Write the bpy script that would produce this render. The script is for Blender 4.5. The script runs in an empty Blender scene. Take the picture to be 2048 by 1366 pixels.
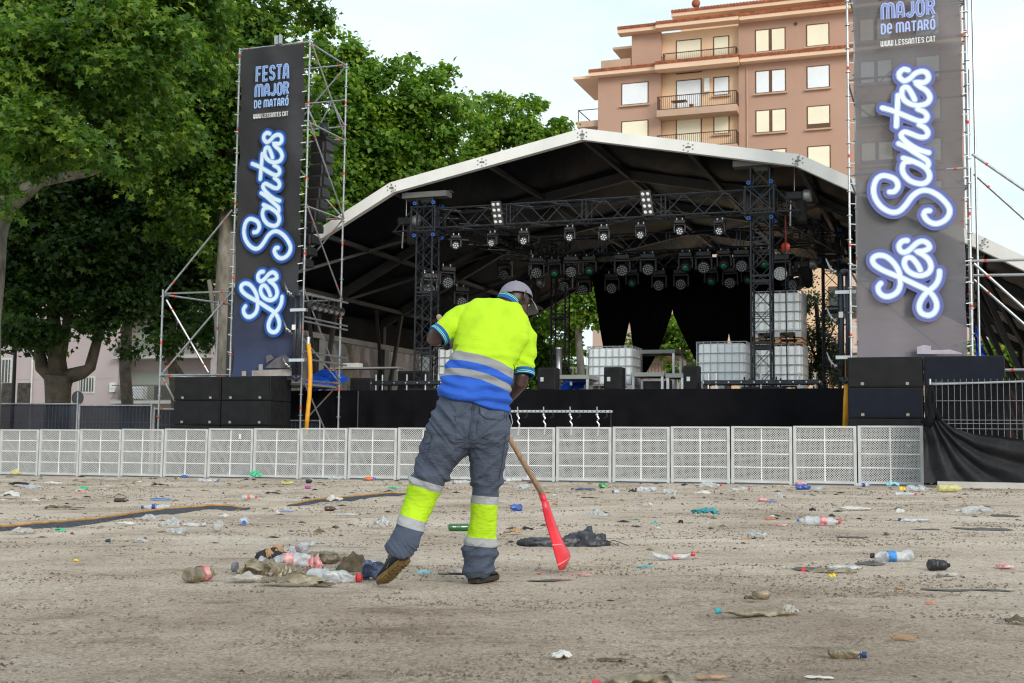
import bpy, bmesh, math, random
import numpy as np
from mathutils import Vector, Matrix
R = math.radians
rnd = random.Random(7)
scene = bpy.context.scene
col = scene.collection
# ------------------------------------------------------------------ camera
FPX = 2430.0; PITCH = math.atan((885.0 - 683.0) / FPX); ROLL = 0.0113
CAM = Vector((0, 0, 0.8))
FW = Vector((0, math.cos(PITCH), math.sin(PITCH)))
_U0 = Vector((0, -math.sin(PITCH), math.cos(PITCH)))
RT = Vector((1, 0, 0)) * math.cos(ROLL) + _U0 * math.sin(ROLL)
UP = Vector((1, 0, 0)) * -math.sin(ROLL) + _U0 * math.cos(ROLL)
cd = bpy.data.cameras.new('camera'); cam = bpy.data.objects.new('camera', cd); col.objects.link(cam)
M = Matrix.Identity(4)
for i in range(3):
    M[i][0] = RT[i]; M[i][1] = UP[i]; M[i][2] = -FW[i]; M[i][3] = CAM[i]
cam.matrix_world = M
cd.sensor_width = 36; cd.lens = 36 * FPX / 2048; cd.clip_end = 3000; cd.clip_start = 0.1
cd.dof.use_dof = True; cd.dof.focus_distance = 7.0; cd.dof.aperture_fstop = 11.0
scene.camera = cam
# ------------------------------------------------------------------ sky, sun, exposure
w = bpy.data.worlds.new('World'); scene.world = w; w.use_nodes = True
nt = w.node_tree; nt.nodes.clear(); N = nt.nodes.new; L = nt.links.new
out = N('ShaderNodeOutputWorld'); bg = N('ShaderNodeBackground'); sky = N('ShaderNodeTexSky')
sky.sky_type = 'NISHITA'; sky.sun_disc = False
SUN_EL, SUN_AZ = 24.0, 150.0      # low early sun behind the camera, to the right
sky.sun_elevation = R(SUN_EL); sky.sun_rotation = R(SUN_AZ); sky.air_density = 1.0; sky.dust_density = 1.5
tc = N('ShaderNodeTexCoord'); mp = N('ShaderNodeMapping'); mp.inputs['Scale'].default_value = (1.0, 1.0, 3.2)
nz = N('ShaderNodeTexNoise'); nz.inputs['Scale'].default_value = 2.2; nz.inputs['Detail'].default_value = 8; nz.inputs['Roughness'].default_value = .55
rp = N('ShaderNodeValToRGB'); rp.color_ramp.elements[0].position = .36; rp.color_ramp.elements[0].color = (.52, .52, .52, 1)
rp.color_ramp.elements[1].position = .62; rp.color_ramp.elements[1].color = (.97, .97, .97, 1)
mx = N('ShaderNodeMix'); mx.data_type = 'RGBA'
mx.inputs[7].default_value = (6.3, 7.25, 7.5, 1)     # thin bright cloud veil
L(tc.outputs['Generated'], mp.inputs[0]); L(mp.outputs[0], nz.inputs['Vector']); L(nz.outputs[0], rp.inputs[0])
L(rp.outputs[0], mx.inputs[0]); L(sky.outputs[0], mx.inputs[6]); L(mx.outputs[2], bg.inputs[0])
bg.inputs[1].default_value = 0.105; L(bg.outputs[0], out.inputs[0])
sd = bpy.data.lights.new('sun', 'SUN'); sd.energy = 1.3; sd.angle = R(22); sd.color = (1, .93, .83)
so = bpy.data.objects.new('sun', sd); col.objects.link(so)
az = R(SUN_AZ); so.rotation_euler = (R(90 - SUN_EL), 0, math.pi - az)
scene.view_settings.view_transform = 'Standard'; scene.view_settings.look = 'None'
scene.view_settings.exposure = 0.68; scene.view_settings.gamma = 1.0; scene.view_settings.use_curve_mapping = False
scene.render.engine = 'CYCLES'
try:
    scene.cycles.max_bounces = 6; scene.cycles.transparent_max_bounces = 14; scene.cycles.diffuse_bounces = 3
    scene.cycles.glossy_bounces = 2; scene.cycles.pixel_filter_type = 'BLACKMAN_HARRIS'; scene.cycles.filter_width = 1.15; scene.cycles.transmission_bounces = 4
except Exception: pass
# ------------------------------------------------------------------ coordinates
def ray(px, py): return FW + RT * ((px - 1024) / FPX) + UP * ((683 - py) / FPX)
def gz(x): return 0.0109 * x                       # the square tilts a little
def G(px, py, h=0.0):                              # point of the ground seen at a pixel
    d = ray(px, py); k = (h - CAM.z) / (d.z - 0.0109 * d.x); return CAM + d * k
def PP(px, py, D):                                 # point seen at a pixel, D metres ahead
    d = ray(px, py); return CAM + d * (D / d.y)
TH = R(-20.0); UX, UY = math.cos(TH), math.sin(TH); VX, VY = -math.sin(TH), math.cos(TH)
OX, OY = 1.66, 29.0
def S(u, v, z): return Vector((OX + UX * u + VX * v, OY + UY * u + VY * v, z))   # stage-aligned frame of the square
def uz(px, py, v):
    d = ray(px, py); n = Vector((VX, VY, 0)); P0 = S(0, v, 0.8)
    k = (P0 - CAM).dot(n) / d.dot(n); q = CAM + d * k
    return ((q.x - P0.x) * UX + (q.y - P0.y) * UY, q.z)
def gS(u, v): return gz(S(u, v, 0).x)
# ------------------------------------------------------------------ materials
MATS = {}
def mat(name, c, rough=.7, metal=0.0, var=.12, scale=3.0, bump=0.0, bscale=None, alpha=1.0, spec=.4, trans=0.0, emit=0, c2=None, stretch=(1, 1, 1), sheen=0.0):
    if name in MATS: return MATS[name]
    m = bpy.data.materials.new(name); m.use_nodes = True; nt = m.node_tree; b = nt.nodes['Principled BSDF']
    N = nt.nodes.new; L = nt.links.new
    b.inputs['Roughness'].default_value = rough; b.inputs['Metallic'].default_value = metal
    b.inputs['Specular IOR Level'].default_value = spec; b.inputs['Alpha'].default_value = alpha
    if trans: b.inputs['Transmission Weight'].default_value = trans
    if emit: b.inputs['Emission Color'].default_value = (*c, 1); b.inputs['Emission Strength'].default_value = emit
    tc = N('ShaderNodeTexCoord'); mp = N('ShaderNodeMapping'); mp.inputs['Scale'].default_value = stretch
    L(tc.outputs['Object'], mp.inputs[0])
    nz = N('ShaderNodeTexNoise'); nz.inputs['Scale'].default_value = scale; nz.inputs['Detail'].default_value = 7; nz.inputs['Roughness'].default_value = .6
    L(mp.outputs[0], nz.inputs['Vector'])
    rp = N('ShaderNodeValToRGB'); rp.color_ramp.elements[0].position = .32; rp.color_ramp.elements[1].position = .68
    a = tuple(max(0, x * (1 - var)) for x in c); d = tuple(min(1, x * (1 + var)) for x in c) if c2 is None else c2
    rp.color_ramp.elements[0].color = (*a, 1); rp.color_ramp.elements[1].color = (*d, 1)
    L(nz.outputs[0], rp.inputs[0]); L(rp.outputs[0], b.inputs['Base Color'])
    mr = N('ShaderNodeMapRange'); mr.inputs[3].default_value = max(.03, rough - .12); mr.inputs[4].default_value = min(1, rough + .12)
    L(nz.outputs[0], mr.inputs[0]); L(mr.outputs[0], b.inputs['Roughness'])
    if bump:
        n2 = N('ShaderNodeTexNoise'); n2.inputs['Scale'].default_value = bscale or scale * 6; n2.inputs['Detail'].default_value = 6
        L(mp.outputs[0], n2.inputs['Vector'])
        bp = N('ShaderNodeBump'); bp.inputs['Strength'].default_value = bump; bp.inputs['Distance'].default_value = .02
        L(n2.outputs[0], bp.inputs['Height']); L(bp.outputs[0], b.inputs['Normal'])
    MATS[name] = m; return m
def srgb(r, g, b): return tuple((x / 255 / 12.92 if x / 255 <= .04045 else ((x / 255 + .055) / 1.055) ** 2.4) for x in (r, g, b))
# ------------------------------------------------------------------ mesh builder
WORG = {}
class MB:
    def __init__(s, f=None): s.v = []; s.f = []; s.fn = f; s.mi = []; s.cur = 0
    def add(s, vs, fs):
        o = len(s.v)
        for p in vs: s.v.append(s.fn(*p) if s.fn else Vector(p))
        for q in fs: s.f.append([i + o for i in q]); s.mi.append(s.cur)
        return s
    def box(s, x0, x1, y0, y1, z0, z1):
        return s.add([(x0, y0, z0), (x1, y0, z0), (x1, y1, z0), (x0, y1, z0), (x0, y0, z1), (x1, y0, z1), (x1, y1, z1), (x0, y1, z1)],
                     [(3, 2, 1, 0), (4, 5, 6, 7), (0, 1, 5, 4), (1, 2, 6, 5), (2, 3, 7, 6), (3, 0, 4, 7)])
    def bar(s, a, b, w, h=None, up=(0, 0, 1)):        # rectangular bar between two points
        h = h or w; a = Vector(a); b = Vector(b); d = (b - a).normalized(); up = Vector(up)
        if abs(d.dot(up)) > .98: up = Vector((0, 1, 0))
        x = d.cross(up).normalized() * w / 2; y = x.cross(d).normalized() * h / 2
        vs = [a - x - y, a + x - y, a + x + y, a - x + y, b - x - y, b + x - y, b + x + y, b - x + y]
        return s.add(vs, [(3, 2, 1, 0), (4, 5, 6, 7), (0, 1, 5, 4), (1, 2, 6, 5), (2, 3, 7, 6), (3, 0, 4, 7)])
    def tube(s, pts, r, n=8, caps=True):             # tube through points, r scalar or list
        pts = [Vector(p) for p in pts]; k = len(pts); rs = r if isinstance(r, (list, tuple)) else [r] * k
        t0 = (pts[1] - pts[0]).normalized(); up = Vector((0, 0, 1)) if abs(t0.z) < .9 else Vector((0, 1, 0))
        x = t0.cross(up).normalized(); vs = []; fs = []
        for i, p in enumerate(pts):
            t = (pts[min(i + 1, k - 1)] - pts[max(i - 1, 0)]).normalized()
            x = (x - t * x.dot(t)); x = x.normalized() if x.length > 1e-6 else t.orthogonal().normalized(); y = t.cross(x)
            for j in range(n):
                a = 2 * math.pi * j / n; vs.append(p + (x * math.cos(a) + y * math.sin(a)) * rs[i])
        for i in range(k - 1):
            for j in range(n): fs.append((i * n + j, i * n + (j + 1) % n, (i + 1) * n + (j + 1) % n, (i + 1) * n + j))
        if caps: fs.append(tuple(range(n - 1, -1, -1))); fs.append(tuple((k - 1) * n + j for j in range(n)))
        return s.add(vs, fs)
    def lathe(s, prof, n=16, org=(0, 0, 0), ax=(0, 0, 1), flat=1.0, caps=True):   # prof: (radius, height) along ax
        ax = Vector(ax).normalized(); x = ax.orthogonal().normalized(); y = ax.cross(x); o = Vector(org); vs = []; fs = []
        for r, h in prof:
            for j in range(n):
                a = 2 * math.pi * j / n; vs.append(o + ax * h + x * (r * math.cos(a)) + y * (r * math.sin(a) * flat))
        k = len(prof)
        for i in range(k - 1):
            for j in range(n): fs.append((i * n + j, i * n + (j + 1) % n, (i + 1) * n + (j + 1) % n, (i + 1) * n + j))
        if caps: fs.append(tuple(range(n - 1, -1, -1))); fs.append(tuple((k - 1) * n + j for j in range(n)))
        return s.add(vs, fs)
    def sphere(s, c, r, nu=14, nv=9, sc=(1, 1, 1)):
        c = Vector(c); vs = []; fs = []
        for i in range(nv + 1):
            t = math.pi * i / nv
            for j in range(nu):
                a = 2 * math.pi * j / nu; vs.append(c + Vector((math.sin(t) * math.cos(a) * sc[0], math.sin(t) * math.sin(a) * sc[1], math.cos(t) * sc[2])) * r)
        for i in range(nv):
            for j in range(nu): fs.append((i * nu + j, (i + 1) * nu + j, (i + 1) * nu + (j + 1) % nu, i * nu + (j + 1) % nu))
        return s.add(vs, fs)
    def poly(s, pts): return s.add(pts, [tuple(range(len(pts)))])
    def build(s, name, m, parent=None, smooth=False, org=None, bevel=0):
        if parent is not None: base = WORG.get(parent.name, Vector((0, 0, 0)))
        elif org is not None: base = Vector(org)
        else:
            xs = [p.x for p in s.v]; ys = [p.y for p in s.v]; base = Vector(((min(xs) + max(xs)) / 2, (min(ys) + max(ys)) / 2, min(p.z for p in s.v)))
        me = bpy.data.meshes.new(name); me.from_pydata([tuple(p - base) for p in s.v], [], s.f)
        for mm in (m if isinstance(m, (list, tuple)) else [m]): me.materials.append(mm)
        if any(s.mi): me.polygons.foreach_set('material_index', s.mi)
        if smooth: me.polygons.foreach_set('use_smooth', [True] * len(me.polygons))
        me.update()
        o = bpy.data.objects.new(name, me); col.objects.link(o)
        if parent is not None: o.parent = parent
        else: o.location = base
        WORG[o.name] = base
        if bevel:
            b = o.modifiers.new('bevel', 'BEVEL'); b.width = bevel; b.segments = 2; b.limit_method = 'ANGLE'
        return o
def tag(o, label=None, cat=None, group=None, kind=None):
    for k, x in (('label', label), ('category', cat), ('group', group), ('kind', kind)):
        if x: o[k] = x
    return o
def thing(name, label, cat, loc=(0, 0, 0), group=None):
    o = bpy.data.objects.new(name, None); col.objects.link(o); o.location = loc; WORG[o.name] = Vector(loc); o.empty_display_size = .2
    return tag(o, label, cat, group)
def copy_tree(o, parent=None):
    c = o.copy(); col.objects.link(c)
    if parent is not None: c.parent = parent
    for ch in [x for x in ALLCH.get(o.name, [])]: copy_tree(ch, c)
    return c
ALLCH = {}
def index_children():
    ALLCH.clear()
    for x in bpy.data.objects:
        if x.parent: ALLCH.setdefault(x.parent.name, []).append(x)
def clone(o, loc, rot=None, label=None, group=None, scale=None):
    if o.name not in ALLCH: index_children()
    c = copy_tree(o); c.location = loc
    if rot is not None: c.rotation_euler = rot
    if scale: c.scale = (scale,) * 3
    if label: c['label'] = label
    if group: c['group'] = group
    return c
def fset(me, vs, faces_flat, counts):
    nv = len(vs); nf = len(counts)
    me.vertices.add(nv); me.vertices.foreach_set('co', np.asarray(vs, dtype=np.float32).ravel())
    me.loops.add(len(faces_flat)); me.loops.foreach_set('vertex_index', np.asarray(faces_flat, dtype=np.int32))
    me.polygons.add(nf); st = np.zeros(nf, dtype=np.int32); st[1:] = np.cumsum(counts)[:-1]
    me.polygons.foreach_set('loop_start', st); me.polygons.foreach_set('loop_total', np.asarray(counts, dtype=np.int32))
    me.update(calc_edges=True); me.validate()
def pieces_of(me):
    nv = len(me.vertices); par = list(range(nv))
    def find(a):
        while par[a] != a: par[a] = par[par[a]]; a = par[a]
        return a
    for e in me.edges:
        a, b = find(e.vertices[0]), find(e.vertices[1])
        if a != b: par[a] = b
    roots = {}; isl = np.array([roots.setdefault(find(i), len(roots)) for i in range(nv)]); k = len(roots)
    if k < 2 or k > 500: return None
    co = np.empty(nv * 3, np.float32); me.vertices.foreach_get('co', co); co = co.reshape(-1, 3); lo = np.full((k, 3), 1e9); hi = -lo.copy()
    np.minimum.at(lo, isl, co); np.maximum.at(hi, isl, co); sz = (hi - lo).max(1); gap = np.maximum(0, np.maximum(lo[:, None] - hi[None], lo[None] - hi[:, None]))
    near = np.sqrt((gap ** 2).sum(2)) <= np.maximum(.02, .5 * np.maximum(sz[:, None], sz[None])); pp = list(range(k))
    def f2(a):
        while pp[a] != a: a = pp[a]
        return a
    for a, b in zip(*np.nonzero(np.triu(near, 1))):
        a, b = f2(a), f2(b)
        if a != b: pp[a] = b
    lab = {}; pc = np.array([lab.setdefault(f2(i), len(lab)) for i in range(k)]); return len(lab), pc[isl]
def autosplit(objs, most=90):          # far-apart pieces that share a mesh become parts of their own
    for o in objs:
        if o.type != 'MESH' or o.parent is None or o.data.users > 1 or len(o.data.vertices) > 20000 or o.get('kind'): continue
        if any(c.parent == o for c in ALLCH.get(o.name, [])): continue
        got = pieces_of(o.data)
        if not got or got[0] < 2 or got[0] > most: continue
        n, pc = got; me = o.data; V = [v.co.copy() for v in me.vertices]
        for q in range(n):
            idx = np.nonzero(pc == q)[0]; mp = {int(a): i for i, a in enumerate(idx)}; fs = [[mp[v] for v in f.vertices] for f in me.polygons if int(f.vertices[0]) in mp]
            m2 = bpy.data.meshes.new(me.name); m2.from_pydata([tuple(V[int(a)]) for a in idx], [], fs)
            for mm in me.materials: m2.materials.append(mm)
            if len(me.polygons) and me.polygons[0].use_smooth: m2.polygons.foreach_set('use_smooth', [True] * len(m2.polygons))
            m2.update()
            if q == 0: keep = m2
            else:
                c = o.copy(); c.data = m2; col.objects.link(c); WORG[c.name] = WORG.get(o.name, Vector())
        o.data = keep
def vnoise(x, y, seed=0):
    def h(i, j):
        n = (i * 374761393 + j * 668265263 + seed * 974634777) & 0xffffffff
        n = ((n ^ (n >> 13)) * 1274126177) & 0xffffffff
        return ((n ^ (n >> 16)) & 0xffff) / 65535.0
    xi = np.floor(x).astype(np.int64); yi = np.floor(y).astype(np.int64); fx = x - xi; fy = y - yi
    fx = fx * fx * (3 - 2 * fx); fy = fy * fy * (3 - 2 * fy)
    return (h(xi, yi) * (1 - fx) + h(xi + 1, yi) * fx) * (1 - fy) + (h(xi, yi + 1) * (1 - fx) + h(xi + 1, yi + 1) * fx) * fy
# ------------------------------------------------------------------ ground
def axis(dense, lo, hi, step, far):
    a = list(np.arange(dense[0], dense[1], step)); s = step; x = dense[1]
    while x < hi: a.append(x); s *= 1.07; x += s
    a.append(far[1]); s = step; x = dense[0] - step
    while x > lo: a.insert(0, x); s *= 1.07; x -= s
    a.insert(0, far[0]); return np.array(a)
gx = axis((-6, 6), -60, 60, .045, (-700, 700)); gy = axis((3.2, 12), -20, 90, .045, (-300, 900))
XX, YY = np.meshgrid(gx, gy); fade = np.clip(1.3 - np.hypot(XX, YY) / 40, 0, 1)
ZZ = XX * .0109
dz = (vnoise(XX * 1.3, YY * 1.3, 1) - .5) * .03 + (vnoise(XX * 5, YY * 9, 2) - .5) * .012 + (vnoise(XX * 14, YY * 20, 3) - .5) * .007
near = np.clip((14 - YY) / 8, 0, 1)
ZZ = ZZ + dz * fade * (.35 + .65 * near) - .006
nx_, ny_ = len(gx), len(gy); V_ = np.stack([XX, YY, ZZ], -1).reshape(-1, 3)
ii, jj = np.meshgrid(np.arange(nx_ - 1), np.arange(ny_ - 1)); a_ = (jj * nx_ + ii).ravel()
F_ = np.stack([a_, a_ + 1, a_ + nx_ + 1, a_ + nx_], -1).ravel()
me = bpy.data.meshes.new('ground'); fset(me, V_, F_, np.full(len(a_), 4)); me.polygons.foreach_set('use_smooth', [True] * len(me.polygons))
ground = bpy.data.objects.new('ground', me); col.objects.link(ground); tag(ground, kind='structure')
m = bpy.data.materials.new('sandy_ground'); m.use_nodes = True; nt = m.node_tree; b = nt.nodes['Principled BSDF']; N = nt.nodes.new; L = nt.links.new
b.inputs['Roughness'].default_value = .92; b.inputs['Specular IOR Level'].default_value = .2
tc = N('ShaderNodeTexCoord')
def noise(scale, stretch=(1, 1, 1), det=6, rough=.6):
    mp = N('ShaderNodeMapping'); mp.inputs['Scale'].default_value = stretch; L(tc.outputs['Object'], mp.inputs[0])
    n = N('ShaderNodeTexNoise'); n.inputs['Scale'].default_value = scale; n.inputs['Detail'].default_value = det; n.inputs['Roughness'].default_value = rough
    L(mp.outputs[0], n.inputs['Vector']); return n.outputs[0]
def ramp(src, stops):
    r = N('ShaderNodeValToRGB'); e = r.color_ramp.elements
    while len(e) < len(stops): e.new(.5)
    for k, (p, c) in enumerate(stops): e[k].position = p; e[k].color = (*c, 1) if len(c) == 3 else c
    L(src, r.inputs[0]); return r.outputs[0]
def mixc(f, a, b_, mode='MIX', fac=None):
    x = N('ShaderNodeMix'); x.data_type = 'RGBA'; x.blend_type = mode
    if fac is None: L(f, x.inputs[0])
    else: x.inputs[0].default_value = fac
    for s_, i in ((a, 6), (b_, 7)):
        if isinstance(s_, tuple): x.inputs[i].default_value = (*s_, 1)
        else: L(s_, x.inputs[i])
    return x.outputs[2]
base = ramp(noise(.55, (1, 1.0, 1), 5, .6), [(.3, (.37, .295, .232)), (.50, (.555, .462, .378)), (.70, (.67, .585, .50))])
patch = ramp(noise(2.2, (.6, 1.5, 1), 8, .66), [(.30, (.50, .43, .36)), (.44, (.95, .94, .93)), (.58, (1, 1, 1)), (.74, (1.16, 1.17, 1.19))])
c1 = mixc(None, base, patch, 'MULTIPLY', .85)
crumb = ramp(noise(62, (1, .8, 1), 4, .85), [(.32, (.16, .13, .11)), (.46, (.95, .94, .93)), (.56, (1.02, 1.02, 1.02)), (.68, (1.75, 1.75, 1.72))])
c2 = mixc(None, c1, crumb, 'MULTIPLY', .9)
crumb2 = ramp(noise(23, (1, .6, 1), 5, .8), [(.34, (.50, .46, .42)), (.47, (1, 1, 1)), (.6, (1, 1, 1)), (.7, (1.22, 1.22, 1.22))])
c2 = mixc(None, c2, crumb2, 'MULTIPLY', .8)
clump = ramp(noise(20, (.45, 1.1, 1), 7, .75), [(.27, (.38, .33, .28)), (.40, (1, 1, 1))])
c3 = mixc(None, c2, clump, 'MULTIPLY', .75)
# trodden, damper soil close to the viewer, pale dry grit further out
sx = N('ShaderNodeSeparateXYZ'); L(tc.outputs['Object'], sx.inputs[0])
wob = N('ShaderNodeMath'); wob.operation = 'MULTIPLY_ADD'; L(noise(.7, (1, 1, 1), 4), wob.inputs[0]); wob.inputs[1].default_value = 3.2; L(sx.outputs[1], wob.inputs[2])
mr = N('ShaderNodeMapRange'); mr.inputs[1].default_value = 6.6; mr.inputs[2].default_value = 10.0; mr.interpolation_type = 'SMOOTHSTEP'; L(wob.outputs[0], mr.inputs[0])
dampc = ramp(mr.outputs[0], [(0, (.80, .775, .755)), (1, (1.06, 1.06, 1.05))])
c4 = mixc(None, c3, dampc, 'MULTIPLY', 1.0)
L(c4, b.inputs['Base Color'])
bp = N('ShaderNodeBump'); bp.inputs['Strength'].default_value = 1.0; bp.inputs['Distance'].default_value = .02; L(noise(48, (1, 1, 1), 8, .75), bp.inputs['Height'])
L(bp.outputs[0], b.inputs['Normal'])
me.materials.append(m)
def GZ(x, y):       # real height of the displaced sheet
    i = min(max(np.searchsorted(gx, x) - 1, 0), nx_ - 2); j = min(max(np.searchsorted(gy, y) - 1, 0), ny_ - 2)
    fx = (x - gx[i]) / (gx[i + 1] - gx[i]); fy = (y - gy[j]) / (gy[j + 1] - gy[j])
    return float((ZZ[j, i] * (1 - fx) + ZZ[j, i + 1] * fx) * (1 - fy) + (ZZ[j + 1, i] * (1 - fx) + ZZ[j + 1, i + 1] * fx) * fy)
def GP(px, py):
    p = G(px, py); p.z = GZ(p.x, p.y); return p
# grit and soil crumbs nobody could count, gathered in trodden drifts
rs = np.random.RandomState(3); n_ = 230000; d_ = 3.6 + 22 * rs.rand(n_) ** 1.6; x_ = (rs.rand(n_) - .5) * (d_ * .92 + .8)
cl_ = vnoise(x_ * 1.0 + d_ * .5, d_ * 2.6, 31) * .55 + vnoise(x_ * 2.8, d_ * 6.5, 32) * .3 + vnoise(x_ * 9, d_ * 16, 33) * .15
keep = rs.rand(n_) < np.where(cl_ > .60, .75, np.where(cl_ > .5, .18, .035)); d_ = d_[keep]; x_ = x_[keep]; cl_ = cl_[keep]; n_ = len(d_)
ii = np.clip(np.searchsorted(gx, x_) - 1, 0, nx_ - 2); jj = np.clip(np.searchsorted(gy, d_) - 1, 0, ny_ - 2); fx = (x_ - gx[ii]) / (gx[ii + 1] - gx[ii]); fy = (d_ - gy[jj]) / (gy[jj + 1] - gy[jj])
z_ = (ZZ[jj, ii] * (1 - fx) + ZZ[jj, ii + 1] * fx) * (1 - fy) + (ZZ[jj + 1, ii] * (1 - fx) + ZZ[jj + 1, ii + 1] * fx) * fy
sz = .0018 + .0075 * rs.rand(n_) ** 3.2 * (1 + d_ * .05); an = rs.rand(n_) * 6.28; tv = np.array([(1, 0, 0), (-.5, .87, 0), (-.5, -.87, 0), (.1, .1, .8)])
P_ = tv[None] * sz[:, None, None] * (1 + .5 * rs.rand(n_, 4, 1)); c_, s_ = np.cos(an)[:, None], np.sin(an)[:, None]
P_ = np.stack([P_[..., 0] * c_ - P_[..., 1] * s_ + x_[:, None], P_[..., 0] * s_ + P_[..., 1] * c_ + d_[:, None], P_[..., 2] + z_[:, None] - .001], -1).reshape(-1, 3)
fl = (np.arange(n_)[:, None, None] * 4 + np.array([(0, 1, 3), (1, 2, 3), (2, 0, 3)])[None]).ravel()
me = bpy.data.meshes.new('gravel'); fset(me, P_, fl, np.full(n_ * 3, 3)); me.materials.append(mat('grit', (.095, .068, .046), .9, scale=9, c2=(.30, .24, .18)))
o = bpy.data.objects.new('gravel', me); col.objects.link(o); tag(o, 'small brown stones and soil crumbs strewn over the sandy ground', 'gravel', kind='stuff')
# shallow wet hollows
wet = mat('wet_soil', (.075, .066, .055), .35, var=.25, scale=6, bump=.3, spec=.5)
for (px, py, hw, hh) in ((1618, 1137, 42, 4.5), (1855, 1059, 32, 2), (1965, 1056, 70, 2.6), (1745, 1126, 30, 4), (1895, 1180, 62, 2.6), (1990, 1180, 42, 2.2), (1700, 1072, 35, 1.6), (1100, 1160, 50, 2), (905, 1146, 34, 2.5), (2010, 1031, 28, 2.0)):
    c = G(px, py); A = G(px - hw, py); B = G(px, py - hh); mb = MB(); ring = []
    for j in range(22):
        a = 2 * math.pi * j / 22; q = .65 + .5 * rnd.random(); x = c.x + (A.x - c.x) * math.cos(a) * q; y = c.y + (B.y - c.y) * math.sin(a) * q
        ring.append((x, y, GZ(x, y) + .005))
    mb.add([(c.x, c.y, GZ(c.x, c.y) + .005)] + ring, [(0, 1 + j, 1 + (j + 1) % 22) for j in range(22)])
    tag(mb.build('puddle', wet), kind='structure')
# geotextile strip with an orange cord that pokes out of the ground
geo = mat('geotextile', (.018, .027, .045), .9, scale=30, bump=1.0, bscale=60, c2=(.085, .10, .13)); cord = mat('orange_tape', (.40, .22, .08), .8, var=.3, scale=8)
def strip(pts, wid, label):
    P_ = []
    for a, b2 in zip(pts[:-1], pts[1:]):
        for t in np.linspace(0, 1, 7)[:-1]: P_.append((a[0] + (b2[0] - a[0]) * t, a[1] + (b2[1] - a[1]) * t))
    P_.append(pts[-1]); t = thing('ground_fabric', label, 'ground fabric', G(*P_[0]), 'fabric edges in the ground'); mb = MB(); up = []; n = len(P_); vs = []
    for k, (x, y) in enumerate(P_):
        e = min(1, min(k, n - 1 - k) / 4 + .1); w_ = wid * e * (.3 + .8 * rnd.random()) * (.55 + .45 * math.sin(k * .55 + 1)); p = GP(x, y); q = GP(x + 1, y + w_)
        vs += [p + Vector((0, 0, .035 * e)), p.lerp(q, .5) + Vector((0, 0, .022)), q + Vector((0, 0, .004))]; up.append(p + Vector((0, .012, .042 * e + .003 * rnd.random())))
    mb.add(vs, [(3 * k + i, 3 * k + 3 + i, 3 * k + 4 + i, 3 * k + 1 + i) for k in range(n - 1) for i in (0, 1)]); mb.build('fabric', geo, t, smooth=True)
    mb = MB(); mb.tube(up, .014, 6); mb.build('cord', cord, t)
strip([(-30, 1068), (0, 1062), (120, 1052), (240, 1038), (330, 1024), (420, 1017), (500, 1018)], 6.5, 'dark fabric strip with orange edge leading in from the left border of the picture')
strip([(575, 1012), (640, 1003), (700, 998), (760, 992), (815, 988)], 5, 'short dark fabric strip with orange edge left of the sweeping man')
# ------------------------------------------------------------------ common materials
galv = mat('galvanised_steel', (.42, .44, .46), .42, .75, .18, 9)
redp = mat('red_collar_paint', (.62, .07, .03), .6, 0, .2, 20)
blackm = mat('black_painted_metal', (.022, .022, .025), .45, .3, .3, 6)
truss_m = mat('black_truss_paint', (.034, .037, .045), .32, .55, .5, 14)
alu = mat('aluminium', (.62, .63, .65), .35, .8, .12, 5)
whitealu = mat('white_coated_aluminium', (.78, .78, .765), .45, 0, .07, 1.2, bump=.05)
skirt_m = mat('black_skirt_cloth', (.0062, .0062, .0082), .95, 0, .35, 2, bump=.2, bscale=40, spec=.08)
deckm = mat('plywood_deck', (.05, .045, .04), .8, 0, .3, 3)
# ------------------------------------------------------------------ stage platform
st = thing('stage_platform', 'long raised stage platform hung with a plain black cloth skirt', 'stage', S(1, 4, gS(1, 4)))
MB(S).box(-6.9, 7.6, -.25, 12.5, 1.86, 2.04).build('deck', deckm, st)
mb = MB(S); n = 240; vs = []
for i in range(n + 1):
    u = -9.3 + 17.0 * i / n; f = .03 * math.sin(u * 5.1) + .025 * math.sin(u * 11.3 + 1) + .04 * (vnoise(np.array([u * 2.3]), np.array([.5]), 5)[0] - .5)
    for k, z in enumerate((2.07, 1.97, 1.3, .7, -.05)):
        g = gS(u, -.3); vs.append((u, -.30 + (.0, .02, .75, 1, 1.15)[k] * f * (1.6 if u < -3 else .6) - .02 * k, z if k < 4 else g - .02))
mb.add(vs, [(5 * i + k, 5 * i + k + 1, 5 * i + 5 + k + 1, 5 * i + 5 + k) for i in range(n) for k in range(4)])
mb.build('skirt', skirt_m, st, smooth=True)
mb = MB(S)
for u in (-5.75, 7.0): mb.box(u, u + .02, -.375, -.36, .1, 2.05)
mb.build('seam', mat('seam_grey', (.08, .08, .085), .8), st)
# ------------------------------------------------------------------ stage roof
pvc = mat('dark_roof_membrane', (.0045, .006, .010), .42, 0, .25, .7, bump=.7, bscale=2.2, spec=.05, stretch=(2.6, .5, 1.6))
greyal = mat('grey_roof_beam', (.06, .061, .063), .5, .3, .2, 3)
rf = thing('stage_roof', 'big arched stage roof of black membrane with a white aluminium front arch', 'stage roof', S(0, 5, gS(0, 5)))
PROF = [(-9.8, 4.87), (-9.0, 5.32), (-5.08, 7.42), (0, 8.42), (5.12, 7.42), (9.0, 5.32), (10.6, 4.42)]
def arch(mb, v, w, h, dz=0, pr=PROF):
    for a, b in zip(pr[:-1], pr[1:]):
        if abs(a[0]) == 9.0 and False: continue
        d = Vector((b[0] - a[0], 0, b[1] - a[1])).normalized() * .03
        mb.bar((a[0] - d.x, v, a[1] - h / 2 + dz - d.z), (b[0] + d.x, v, b[1] - h / 2 + dz + d.z), w, h)
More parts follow.
